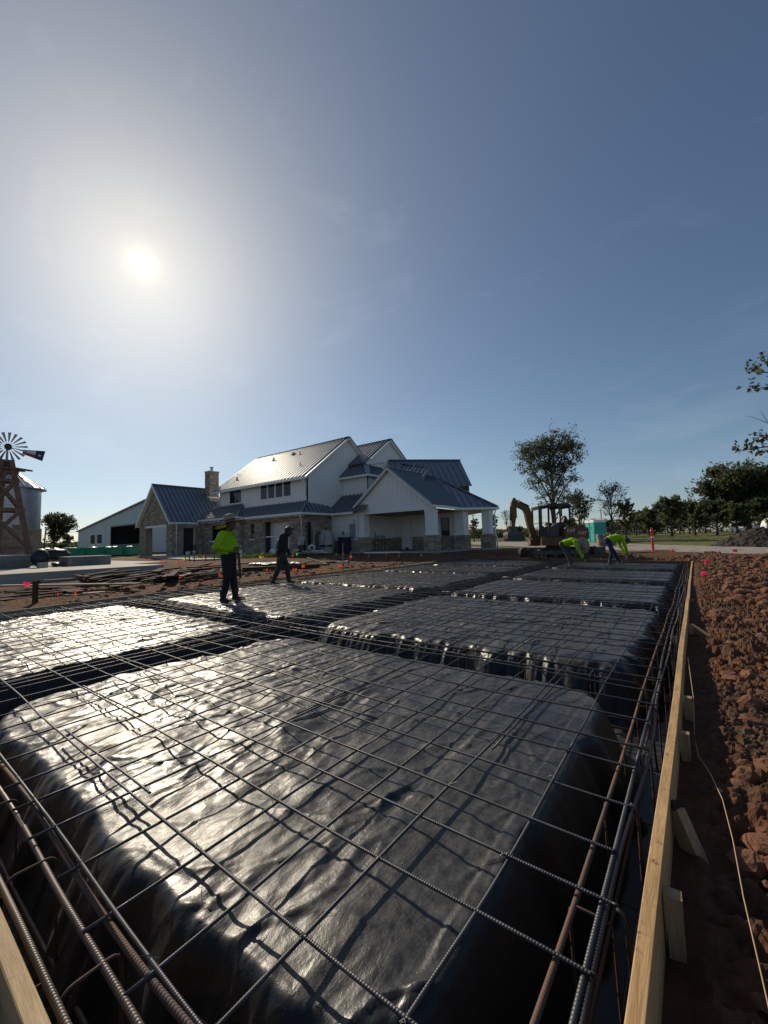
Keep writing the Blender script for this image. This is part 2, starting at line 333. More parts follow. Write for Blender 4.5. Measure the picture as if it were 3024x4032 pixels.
def ground_material():
    m = bpy.data.materials.new('ground_soil_grass'); m.use_nodes = True; nt = m.node_tree; L = nt.links.new
    b = nt.nodes['Principled BSDF']; N = nt.nodes.new; tc = N('ShaderNodeTexCoord')
    def noise(s, d=6, r=0.6):
        n = N('ShaderNodeTexNoise'); n.inputs['Scale'].default_value = s; n.inputs['Detail'].default_value = d; n.inputs['Roughness'].default_value = r; L(tc.outputs['Object'], n.inputs['Vector']); return n.outputs[0]
    def ramp(f, p0, c0, p1, c1):
        c = N('ShaderNodeValToRGB'); c.color_ramp.elements[0].position = p0; c.color_ramp.elements[1].position = p1
        c.color_ramp.elements[0].color = (*c0,1); c.color_ramp.elements[1].color = (*c1,1); L(f, c.inputs[0]); return c.outputs[0]
    soil_f = ramp(noise(9, 8, 0.7), 0.3, (0.085,0.036,0.018), 0.7, (0.215,0.094,0.046))
    pale = ramp(noise(0.45, 4), 0.42, (0,0,0), 0.62, (1,1,1))
    mixs = N('ShaderNodeMix'); mixs.data_type = 'RGBA'; L(pale, mixs.inputs['Factor']); L(soil_f, mixs.inputs['A'])
    L(ramp(noise(14, 8, 0.7), 0.3, (0.075,0.045,0.030), 0.7, (0.155,0.098,0.064)), mixs.inputs['B'])
    gr1 = ramp(noise(0.25, 6), 0.35, (0.165,0.150,0.060), 0.62, (0.105,0.130,0.036))
    gr2 = N('ShaderNodeMix'); gr2.data_type = 'RGBA'; L(ramp(noise(0.09, 6, 0.65), 0.56, (0,0,0), 0.66, (1,1,1)), gr2.inputs['Factor']); L(gr1, gr2.inputs['A']); gr2.inputs['B'].default_value = (0.055,0.040,0.028,1)
    sx = N('ShaderNodeMapping'); sx.inputs['Location'].default_value = (6.2,-8,0); sx.inputs['Scale'].default_value = (0.77,1,0); L(tc.outputs['Object'], sx.inputs[0])
    ln = N('ShaderNodeVectorMath'); ln.operation = 'LENGTH'; L(sx.outputs[0], ln.inputs[0])
    a = N('ShaderNodeMath'); a.operation = 'MULTIPLY_ADD'; L(noise(0.5, 5), a.inputs[0]); a.inputs[1].default_value = 7.0; L(ln.outputs['Value'], a.inputs[2])
    f = N('ShaderNodeMapRange'); f.inputs[1].default_value = 25.5; f.inputs[2].default_value = 28; L(a.outputs[0], f.inputs[0])
    mx = N('ShaderNodeMix'); mx.data_type = 'RGBA'; L(f.outputs[0], mx.inputs['Factor']); L(mixs.outputs['Result'], mx.inputs['A']); L(gr2.outputs['Result'], mx.inputs['B'])
    L(mx.outputs['Result'], b.inputs['Base Color']); b.inputs['Roughness'].default_value = 0.95; b.inputs['Specular IOR Level'].default_value = 0.15
    h = N('ShaderNodeMath'); h.operation = 'MULTIPLY_ADD'; L(noise(60, 8, 0.7), h.inputs[0]); h.inputs[1].default_value = 0.5; L(noise(16, 6), h.inputs[2])
    bp = N('ShaderNodeBump'); bp.inputs['Strength'].default_value = 0.9; bp.inputs['Distance'].default_value = 0.03; L(h.outputs[0], bp.inputs['Height']); L(bp.outputs[0], b.inputs['Normal'])
    return m
MT['ground'] = ground_material()
# ---------------------------------------------------------------- slab outline
def xleft(y): return np.where(y < 7.5, -10.27-0.0875*(y-0.3), -10.9-0.0166*(y-7.5))
def yfar(x): return 19.6-(x+0.15)*0.2727
def steps(*segs):
    out = []
    for a, b, s in segs:
        n = max(1, int(round((b-a)/s))); out += list(np.linspace(a, b, n, endpoint=False))
    return np.array(out + [segs[-1][1]])
# ---------------------------------------------------------------- ground sheet
def clod_height(x, y):
    warp = fbm(x*1.3, y*1.3, 90, 3)*1.2
    a = fbm(x*1.1+warp, y*1.1, 11, 4)-0.5
    b = np.maximum(0, fbm(x*4.2+warp, y*4.2+warp, 21, 3)-0.42)
    c = np.maximum(0, vnoise(x*11+3*warp, y*11, 31)-0.45)
    e = fbm(x*26, y*26, 41, 3)-0.5
    cr = np.abs(2*fbm(x*6.5+warp, y*6.5, 61, 3)-1); cr2 = np.abs(2*fbm(x*15, y*15+warp, 71, 2)-1); sh = ridge(fbm(x*3.0-warp, y*3.0+warp, 81, 3))
    big = 0.35+1.1*sm((fbm(x*0.55,y*0.55,91,3)-0.40)/0.2)
    return 0.15*a + big*(0.15*b + 0.05*c + 0.060*(cr-.25) + 0.040*(sh-.7)) + 0.050*e + 0.048*(cr2-.25) + 0.034*(vnoise(x*48,y*48,51)-.5)
def make_ground():
    xs = steps((-700,-120,60),(-120,-36,6),(-36,-20,0.5),(-20,-10.2,0.09),(-10.2,-0.165,1.25),(-0.165,0.9,0.015),(0.9,3,0.03),(3,7,0.08),(7,15,0.4),(15,60,3),(60,600,60))
    ys = steps((-60,-2,4),(-2,0.3,0.1),(0.3,4.5,0.018),(4.5,11,0.045),(11,23,0.09),(23,30,0.3),(30,60,1.5),(60,240,12),(240,900,80))
    X, Y = np.meshgrid(xs, ys)
    Z = gz(X, Y)
    D = np.hypot(X, Y)
    loose = sm((27-np.hypot((X+6)*0.8, Y-6))/5)
    right = sm((X+0.25)/0.12)
    north = sm((Y-yfar(X))/0.3)*sm((Y-19)/1)
    amp = loose*(0.34*np.ones_like(X) + 0.66*np.maximum(right, 0.75*north))
    edge = np.where(X > -0.3, sm((X+0.16)/0.25), 1.0)
    dl = np.minimum(np.abs(X-xleft(Y)), 3); edge = np.where(X < -9, sm((dl-0.03)/0.5), edge)
    edge = np.where(Y > 19, np.minimum(edge, sm((np.abs(Y-yfar(X))-0.02)/0.4)), edge)
    Z += clod_height(X, Y)*amp*edge*np.where(right > 0.5, 0.9, 0.8)
    far = sm((D-30)/20); Z += far*0.25*(fbm(X*0.12, Y*0.12, 55, 4)-0.5)
    # flat under buildings
    xl = xleft(Y); yf = yfar(X)
    inside = (X > xl-0.03) & (X < -0.175) & (Y > 0.30) & (Y < yf+0.03)
    in0 = (X > xl-0.001) & (X < -0.164) & (Y > 0.299) & (Y < yf+0.001)
    core = in0[:-1,:-1] & in0[1:,:-1] & in0[:-1,1:] & in0[1:,1:]
    # snap verts that stick inside the pit onto its rim
    sn = inside & (X < -9.8) & (X < xl+0.12); X = np.where(sn, xl-0.015, X)
    sn2 = inside & (Y > yf-0.45) & ~sn; Y = np.where(sn2, yf+0.015, Y)
    me = grid_mesh('ground', X, Y, Z, MT['ground'], keep=~core, smooth=False)
    link('ground', me, kind='structure')
    # steep soil banks of the dug trench, below the form boards
    mb = MB()
    pts = [(-0.19,0.33),(-0.19,19.55)]; pts2 = [(-0.19,0.31),(-10.3,0.31)]
    mb.bb(-0.30,-0.207,0.2,19.6,-0.62,-0.16) if False else None
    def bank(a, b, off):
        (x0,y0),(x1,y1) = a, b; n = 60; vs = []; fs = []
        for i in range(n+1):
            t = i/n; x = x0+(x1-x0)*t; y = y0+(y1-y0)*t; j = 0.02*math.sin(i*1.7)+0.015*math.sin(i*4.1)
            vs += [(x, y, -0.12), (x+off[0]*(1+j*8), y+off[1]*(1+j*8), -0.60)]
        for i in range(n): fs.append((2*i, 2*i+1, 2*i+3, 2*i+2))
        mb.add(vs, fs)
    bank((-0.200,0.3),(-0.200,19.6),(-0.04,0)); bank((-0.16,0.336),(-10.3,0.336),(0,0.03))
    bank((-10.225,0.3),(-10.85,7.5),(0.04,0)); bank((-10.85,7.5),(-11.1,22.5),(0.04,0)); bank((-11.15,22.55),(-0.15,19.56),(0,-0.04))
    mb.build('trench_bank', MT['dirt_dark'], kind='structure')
make_ground()
def make_clods():
    R = random.Random(3)
    protos = []
    mb = MB()
    def put(x, y, s):
        z = gzf(x, y)
        mb.blob((x, y, z+s*R.uniform(0.0,0.35)), (s*R.uniform(.7,1.2), s*R.uniform(.7,1.2), s*R.uniform(.5,.85)), 1 if s < 0.03 else 2, 0.22, R)
    for i in range(2600):
        y = 0.4+22*R.random()**1.9; x = -0.1 + (0.25+3.4*R.random()**1.2)*(1 if y < 8 else 1.5)*min(1, .35+y/6)
        put(x, y, min(0.12, (0.012+0.045*R.random()**2.5)*(1+y/6)))
    for i in range(420):
        y = 3+17*R.random(); x = float(xleft(np.array(y)))-0.15-4.5*R.random()**1.4; put(x, y, 0.03+0.09*R.random()**2.5)
    for i in range(420):
        x = -11.5+13*R.random(); y = float(yfar(np.array(x)))+0.2+2.6*R.random(); put(x, y, 0.04+0.10*R.random()**2)
    mb.build('soil_clods', MT['clod'], smooth=False, kind='stuff', label='loose red brown soil clods around the slab')
make_clods()
# ---------------------------------------------------------------- gravel road
def make_road():
    cl = [(60,12,4),(25,20,4),(14,22.6,3.2),(6,24,3.4),(2.3,25.3,3.6),(-1,28.4,6.2),(-5,33,8),(-12,43,10),(-25,57,11),(-48,74,12),(-90,100,12)]
    pts = []
    for i in range(len(cl)-1):
        for t in np.linspace(0, 1, 14, endpoint=False): pts.append([cl[i][k]*(1-t)+cl[i+1][k]*t for k in range(3)])
    pts = np.array(pts); pts[:,0] = np.convolve(np.pad(pts[:,0],6,'edge'), np.ones(13)/13,'valid'); pts[:,1] = np.convolve(np.pad(pts[:,1],6,'edge'), np.ones(13)/13,'valid')
    t = np.gradient(pts[:,:2], axis=0); t /= np.linalg.norm(t,axis=1)[:,None]; n = np.stack([-t[:,1],t[:,0]],1)
    s = np.linspace(-.5,.5,13)[None,:]; w = pts[:,2][:,None]*(1+0.10*np.sign(s)*(fbm(pts[:,0][:,None]*.8+s*0, pts[:,1][:,None]*.8+s*0, 5)-.5)*2)
    X = pts[:,0][:,None]+n[:,0][:,None]*s*w; Y = pts[:,1][:,None]+n[:,1][:,None]*s*w
    Z = gz(X,Y)+0.10*(1-(2*np.abs(s))**4)+0.01
    link('gravel_road', grid_mesh('gravel_road', X, Y, Z, MT['gravel']), kind='structure')
make_road()
# ---------------------------------------------------------------- plastic sheets over the earth mounds
BXR = -0.215; BXM = -5.0; BY0 = 0.345
PADS = [ # label, x side, bay y, pad x, pad y, wrinkles
 ('black plastic sheet over the nearest earth mound with two taped seams', 'R', (BY0,3.95), (-4.62,-0.47), (0.56,3.72), 0),
 ('black plastic sheet crumpled along its near face, second mound along the right form board', 'R', (3.95,8.15), (-4.74,-0.48), (4.24,7.95), 1),
 ('black plastic sheet on third mound from the camera along the right form board', 'R', (8.15,11.95), (-4.70,-0.48), (8.42,11.75), 2),
 ('black plastic sheet on fourth mound along the right form board, before the bending workers', 'R', (11.95,16.2), (-4.70,-0.50), (12.22,16.05), 3),
 ('black plastic sheet on the mound where the two bending workers stand', 'R', (16.2,20.2), (-4.70,-0.52), (16.45,19.9), 4),
 ('brightly sunlit plastic sheet over the mound beside the left form board, nearest the camera', 'L', (BY0,4.0), (-9.85,-5.32), (0.52,3.72), 5),
 ('plastic sheet over the mound under the two standing workers', 'L', (4.0,8.6), (-9.85,-5.35), (4.28,8.48), 6),
 ('plastic sheet over the mound just beyond the standing workers', 'L', (8.6,13.2), (-9.85,-5.35), (8.80,13.05), 7),
 ('plastic sheet over the fourth mound along the left form board', 'L', (13.2,17.0), (-9.85,-5.35), (13.4,16.82), 8),
 ('plastic sheet in the far left corner of the slab below the garage', 'L', (17.0,21.6), (-9.85,-5.35), (17.2,21.3), 9)]
def make_sheet(label, side, by, pxr, pyr, k):
    x0, x1 = (BXM, BXR) if side == 'R' else (-10.24, BXM)
    dist = max(1.0, math.hypot(max(0,-x1), max(0,by[0])))
    if k == 0:
        xs = [x1]; 
        while xs[-1] > x0: xs.append(xs[-1]-(0.0075+0.0042*abs(xs[-1])))
        ys = [by[0]]
        while ys[-1] < by[1]: ys.append(ys[-1]+0.0075+0.0042*ys[-1])
        xs = np.array(xs[::-1]); xs[0] = x0; ys = np.array(ys); ys[-1] = by[1]
    else:
        st = min(0.06, 0.0042*dist)
        xs = np.linspace(x0, x1, int((x1-x0)/st)+2); ys = np.linspace(by[0], by[1], int((by[1]-by[0])/st)+2)
    X, Y = np.meshgrid(xs, ys)
    cx, cy = sum(pxr)/2, sum(pyr)/2; hx, hy = (pxr[1]-pxr[0])/2, (pyr[1]-pyr[0])/2
    ex = X + 0.05*(fbm(Y*1.1, X*0+k, 60+k, 3)-.5)*2; ey = Y + 0.05*(fbm(X*1.1, Y*0+k, 70+k, 3)-.5)*2
    rr = 0.55 if k == 0 else 0.45
    qx = np.abs(ex-cx)-hx+rr; qy = np.abs(ey-cy)-hy+rr
    s = np.hypot(np.maximum(qx,0), np.maximum(qy,0)) + np.minimum(np.maximum(qx,qy),0) - rr
    tang = np.where(qx > qy, Y, X) + 0.3*np.maximum(0,np.minimum(qx,qy))
    nr = 1.0 if k == 0 else 1.2
    f1 = ridge(vnoise(tang*4.3, s*1.5+k*7, 80+k)); f2 = ridge(vnoise(tang*9.5+3, s*2.5+k*3, 81+k)); f3 = ridge(vnoise(tang*19, s*3, 82+k))
    near_face = sm((cy-Y)/0.3) if k in (1,2,6,7) else 0.35
    fold = ((0.95 if k else 0.75)*(f1-.6)+(0.30 if k else 0.12)*(f2-.6)+(0.08 if k else 0.03)*(f3-.6))
    amt = sm((s+0.28)/0.3)*(0.055+0.075*near_face)
    s2 = s + fold*amt*1.5
    nf_ = sm((cy-Y)/0.5)*sm((0.35-(np.abs(X-cx)-hx))/0.3)*(1.0 if k in (1,2,6,7,3) else 0.0); w0 = (0.18 if k == 0 else 0.13)+0.06*nf_; w1 = 0.10+0.14*nf_; dp = 0.45; a = np.clip((s2+w0)/(w0+w1), 0, 1); Z = -dp*(a*a*(3-2*a))
    Z = Z - 0.022*sm((s+0.5)/0.4)
    top = 1-sm((s+0.15)/0.2)
    Z += top*(0.034*(fbm(X*0.9+k*5, Y*0.9, 100+k, 3)-.5) + (0.010+0.014*sm((-1.2-X)/0.9) if k == 0 else 0.012)*(fbm(X*2.2+k*3, Y*1.9, 110+k, 3)-.5) + (0.006+0.012*sm((-1.2-X)/0.9) if k == 0 else 0.009)*(fbm(X*6.5, Y*5.5+k, 115+k, 3)-.5))
    # creases: long folds that run roughly along the sheet, plus crumple
    ang = [0.15,-0.5,0.1,0.2,-0.1,0.25,0.2,0.1,0.2,0.1][k]
    ca, sa = math.cos(ang), math.sin(ang)
    wx = X*ca+Y*sa; wy = -X*sa+Y*ca
    wp = fbm(X*1.6, Y*1.6, 130+k, 3)*0.55
    c1 = ridge(fbm(wx*3.4+wp*3, wy*0.75+wp, 140+k, 2)); c2 = ridge(fbm(wx*8.0+wp*5, wy*1.6+wp*2, 150+k, 2)); c3 = ridge(fbm(wx*17+wp*8, wy*5+wp*6, 160+k, 2))
    patch = sm((fbm(X*0.8, Y*0.8, 170+k, 3)-0.38)/0.25)
    if k == 0:
        wr = 0.30 + 0.95*sm((-1.35-X)/1.3)*sm((Y-0.5)/0.8)
        wr = np.maximum(wr, 0.75*sm((1.25-Y)/0.5)*sm((-0.9-X)/0.5)); wr = wr*(0.45+0.55*patch)
    else: wr = {5:1.15, 6:0.75, 1:0.75}.get(k, 0.5)*(0.5+0.5*patch)
    Z += top*wr*(0.015*(c1**3-.3) + 0.0125*(c2**2-.3) + 0.0055*(c3-.4))
    # sharp single folds where the loose film was pulled and trodden
    R = random.Random(300+k); nf = 120 if k == 0 else (90 if k in (1,5,6) else 45)
    for q in range(nf):
        if k == 0:
            fx = -1.2-3.3*R.random()**0.8 if R.random() < 0.82 else -0.6-0.8*R.random(); fy = R.uniform(0.65,3.6); fl = R.uniform(0.15,0.75); fa = math.pi/2+R.gauss(-0.25,0.35); fw = R.uniform(0.010,0.035); fh = R.uniform(0.004,0.013)
        else:
            fx = R.uniform(pxr[0]+.2,pxr[1]-.2); fy = R.uniform(pyr[0]+.15,pyr[1]-.15); fl = R.uniform(0.3,1.2); fa = math.pi/2+R.gauss(-0.2,0.5); fw = R.uniform(0.03,0.06); fh = R.uniform(0.006,0.016)
        cb, sb = math.cos(fa), math.sin(fa); rad = fl+0.2
        j0, j1 = np.searchsorted(xs,[fx-rad,fx+rad]); i0, i1 = np.searchsorted(ys,[fy-rad,fy+rad])
        if j1-j0 < 3 or i1-i0 < 3: continue
        u = X[i0:i1,j0:j1]-fx; v = Y[i0:i1,j0:j1]-fy
        al = u*cb+v*sb; ac = -u*sb+v*cb + 0.05*np.sin(al*5+q)+0.03*np.sin(al*13+q)
        Z[i0:i1,j0:j1] += top[i0:i1,j0:j1]*fh*np.where(ac > 0, np.exp(-ac/fw), np.exp(ac/(fw*0.35)))*np.clip(1-(al/fl)**2,0,1)
    # crumple along the edge of the top
    rim = np.exp(-((s+0.05)/0.16)**2); Z += rim*0.020*(ridge(fbm(tang*5.5, s*4, 180+k, 3))-.6)
    if k == 0:
        xs1 = -1.17+0.02*np.sin(Y*1.3)+0.03*(Y-2)*.3; Z += 0.007*sm((X-xs1)/0.008)*top
        xs2 = -0.72+0.015*np.sin(Y*1.9); Z += 0.007*sm((X-xs2)/0.008)*top
    Z += (1-top)*0.02*(fbm(X*3, Y*3, 190+k, 3)-.5)
    # outer rim turned up against the forms
    if side == 'L': 
        t = (X-BXM)/(x0-BXM); X = BXM+(xleft(Y)+0.05-BXM)*t
    if k in (4,9):
        t = (Y-by[0])/(by[1]-by[0]); Y = by[0]+(yfar(X)-0.04-by[0])*t
    me = grid_mesh('plastic_sheet', X, Y, Z, MT['film'])
    o = link('plastic_sheet', me); tag(o, label, 'plastic sheet', 'black plastic sheets over the earth mounds')
for p in PADS: make_sheet(*p)
# ---------------------------------------------------------------- reinforcing bars
def bar_mesh(p0, p1, r, mat, seed=0, wob=0.006, near=2.7, hook=0.0):
    p0 = np.array(p0, float); p1 = np.array(p1, float); Ln = np.linalg.norm(p1-p0); d = (p1-p0)/Ln
    side = np.cross(d, [0,0,1.0]); sl = np.linalg.norm(side); side = side/sl if sl > 1e-6 else np.array([1.,0,0]); up = np.cross(side, d)
    S = []; RD = []; TL = []; s = 0.0; pitch = 0.009 if r < 0.008 else 0.012
    cam = np.array([0,0,1.22])
    while s < Ln:
        q = p0+d*s; dist = np.linalg.norm(q-cam)
        if dist < near and s > 0.01 and s < Ln-0.02:
            for u, k in ((0.0,1),(0.42,1),(0.55,1.11),(0.83,1.11),(0.96,1)): S.append(s+u*pitch); RD.append(r*k); TL.append(r*0.55)
            s += pitch
        else:
            S.append(s); RD.append(r); TL.append(0.0); s += min(0.5, max(0.05, 0.06*dist))
    S.append(Ln); RD.append(r); TL.append(0)
    S = np.array(S); RD = np.array(RD); TL = np.array(TL); n = 8 if near > 0 and (RD > r*1.01).any() else 6
    ph = np.linspace(0, 2*np.pi, n, endpoint=False)[None,:]
    ss = S[:,None]+TL[:,None]*np.sin(ph)
    lat = wob*(vnoise(S*0.9, S*0+seed, 3)-.5)*2*3; ver = wob*(vnoise(S*0.9, S*0+seed+50, 4)-.5)*2*2
    P = p0[None,None,:]+d[None,None,:]*ss[:,:,None]+side[None,None,:]*(RD[:,None]*np.cos(ph)+lat[:,None])[:,:,None]+up[None,None,:]*(RD[:,None]*np.sin(ph)+ver[:,None])[:,:,None]
    k = len(S); co = P.reshape(-1,3)
    i = (np.arange(k-1)[:,None]*n+np.arange(n)[None,:]); j = (np.arange(k-1)[:,None]*n+(np.arange(n)[None,:]+1)%n)
    q = np.stack([i,j,j+n,i+n],-1).reshape(-1,4)
    fs = [tuple(a) for a in q.tolist()]+[tuple(range(n-1,-1,-1)), tuple(range((k-1)*n,k*n))]
    me = bpy.data.meshes.new('rebar'); me.from_pydata(co.tolist(), [], fs); me.materials.append(mat)
    me.polygons.foreach_set('use_smooth', [True]*len(me.polygons)); me.update(); return me
ZL, ZV = 0.052, 0.0655
LX = [-0.63,-0.99,-1.28,-1.585,-1.89,-2.20,-2.52,-2.82]
while LX[-1] > -10.6: LX.append(LX[-1]-0.305)
VY = [0.56,0.85,1.21,1.48,1.74,2.07,2.36,2.64,2.99]
while VY[-1] < 22.0: VY.append(VY[-1]+0.305)
def make_rebar():
    R = random.Random(11)
    mat = thing('rebar_mat', 'tied grid of dark steel reinforcing bars laid over the plastic covered mounds', 'rebar grid', (-5.5,10,0.05))
    for i, x in enumerate(LX):
        y1 = float(yfar(np.array(x)))-0.15-0.1*R.random(); y0 = 0.44+0.07*R.random()
        if x < float(xleft(np.array(3.0)))+0.2: y0 = 5.0
        xe = x+0.05*R.uniform(-1,1) if i > 4 else x
        link('rebar', bar_mesh((x,y0,ZL),(xe,y1,ZL), 0.0058, MT['rebar'], i), mat)
    for i, y in enumerate(VY):
        x1 = -0.255-0.05*R.random()
        if y > 19.4: x1 = -0.45-(y-19.4)/0.2727
        x0 = float(xleft(np.array(y)))+0.14+0.05*R.random()
        if x0 > x1-0.5: continue
        link('rebar', bar_mesh((x0,y,ZV),(x1,y+0.02*R.uniform(-1,1),ZV), 0.0058, MT['rebar'], 200+i), mat)
        if i in (3,5,8):
            hk = MB(); hk.tube([(x1-0.005,y,ZV),(x1+0.012,y,ZV-0.01),(x1+0.02,y,ZV-0.04),(x1+0.03,y+0.01,-0.22)], 0.0062, 8); hk.build('hook', MT['rebar_mixed'], mat, smooth=True)
    # lap splices: second bar beside the first
    for x, ya, yb in ((-0.955,2.2,3.6),(-2.235,1.9,3.3),(-1.55,4.2,5.6),(-3.15,1.4,2.7),(-2.85,5,6.3)):
        link('rebar', bar_mesh((x,ya,ZL),(x+0.005,yb,ZL), 0.0058, MT['rebar'], 400), mat)
    for y, xa, xb in ((0.878,-3.3,-2.1),(1.235,-4.2,-3.1),(2.09,-2.9,-1.7),(1.765,-5.2,-4)):
        link('rebar', bar_mesh((xa,y,ZV),(xb,y,ZV), 0.0058, MT['rebar'], 410), mat)
    tie = MB()
    for x in LX:
        for y in VY:
            dd = math.hypot(x, y)
            if dd > 6.5 or R.random() < 0.35: continue
            a = R.uniform(0, 6.28); c = V3((x,y,ZV)); r = 0.013
            dv = V3((math.cos(a)*0.0,0,0)); q = V3((0.7,0.7,0)); p = V3((-0.7,0.7,0))
            tie.tube([c-q*r+V3((0,0,-0.012)), c-q*r*0.9+V3((0,0,0.004)), c+V3((0,0,0.0095)), c+q*r*0.9+V3((0,0,0.004)), c+q*r+V3((0,0,-0.012))], 0.0011, 3)
            for sgn in (1,-1):
                t1 = V3((R.uniform(-1,1),R.uniform(-1,1),R.uniform(0.2,1))).normalized()*R.uniform(0.02,0.042); t2 = V3((R.uniform(-1,1),R.uniform(-1,1),R.uniform(-0.4,0.9)))*0.016
                tie.tube([c+V3((0,0,0.009)), c+V3((0,0,0.009))+t1*0.5, c+V3((0,0,0.009))+t1+t2], 0.0010, 3)
    tie.build('tie_wires', MT['rebar'], mat, kind='stuff')
    # beam cages in the trenches
    def cage(label, a, b, w, ztop, zbot, rtop, mats, nst, offs=None, loc=None):
        a = V3(a); b = V3(b); d = (b-a); L = d.length; d.normalize(); sd = V3((d.y,-d.x,0))
        t = thing('beam_cage', label, 'rebar cage', tuple((a+b)/2), group='rebar cages in the trenches between the mounds')
        os_ = offs or [(-w/2,ztop),(w/2,ztop)]
        for q, (o, z) in enumerate(os_+[(-w/2,zbot),(w/2,zbot)]):
            pa = a+sd*o; pb = b+sd*o
            link('rebar', bar_mesh((pa.x,pa.y,z),(pb.x,pb.y,z), rtop, MT[mats[q % len(mats)]], 500+q+int(L*10), near=2.7 if q < len(os_) else 0), t)
        k = int(L/nst)
        hw = w/2+0.013
        for i in range(k):
            c = a+d*(nst*(i+0.55)); near = c.length < 7
            lean = d*R.uniform(-0.02,0.02); pts = []
            n = 4 if near else 1
            crn = [(-hw,ztop+0.012),(hw,ztop+0.012),(hw,zbot-0.012),(-hw,zbot-0.012)]
            for j, (o, z) in enumerate(crn):
                sx = 1 if o > 0 else -1; sz = 1 if j < 2 else -1
                for u in range(n+1 if near else 1):
                    an = (u/n if near else 0.5)*math.pi/2
                    rr = 0.03
                    if j == 0: ox, oz = -math.cos(an), math.sin(an)
                    elif j == 1: ox, oz = math.sin(an), math.cos(an)
                    elif j == 2: ox, oz = math.cos(an), -math.sin(an)
                    else: ox, oz = -math.sin(an), -math.cos(an)
                    pts.append(c+lean*(1 if sz > 0 else -1)+sd*(o-sx*rr+rr*ox)+V3((0,0,z-sz*rr+rr*oz)))
            pts.append(pts[0])
            m = MB(); m.tube(pts, 0.0052, 6 if near else 4, cap=False); m.build('stirrup', MT['stirrup_rust' if near else 'rebar_mixed'], t, smooth=True)
    cage('rusty bar cage in the edge trench along the right form board', (-0.335,0.5,0), (-0.335,19.3,0), 0.10, 0.033, -0.36, 0.0085, ['rebar_rust','rebar','rebar_mixed'], 0.62, [(-0.05,0.036),(0.012,0.045),(0.052,0.036)])
    cage('thick bar cage in the edge trench along the near left form board', (-0.45,0.455,0), (-10.0,0.455,0), 0.12, 0.030, -0.36, 0.0095, ['rebar_mixed','rebar_mixed','rebar_rust'], 0.62, [(-0.07,0.034),(0.028,0.034),(0.10,0.036)])
    for nm, y in (('first',3.95),('second',8.18),('third',11.98),('fourth',16.25)):
        cage('bar cage in the %s cross trench from the camera, right of the long middle trench' % nm, (-0.45,y,0), (-4.7,y,0), 0.17, 0.026, -0.36, 0.0085, ['rebar_mixed','rebar'], 0.62)
    for nm, y in (('first',4.0),('second',8.63),('third',13.22),('fourth',17.0)):
        cage('bar cage in the %s cross trench from the camera, left of the long middle trench' % nm, (-5.3,y,0), (float(xleft(np.array(y)))+0.3,y,0), 0.17, 0.026, -0.36, 0.0085, ['rebar_mixed','rebar'], 0.8)
    cage('bar cage down the long middle trench between the two rows of mounds', (-4.98,0.6,0), (-4.98,20.4,0), 0.17, 0.026, -0.36, 0.0085, ['rebar_mixed','rebar'], 0.75)
    cage('bar cage in the edge trench along the far left form board', (-10.0,0.6,0), (-10.75,20.5,0), 0.14, 0.03, -0.36, 0.0085, ['rebar_mixed','rebar'], 0.9)
make_rebar()
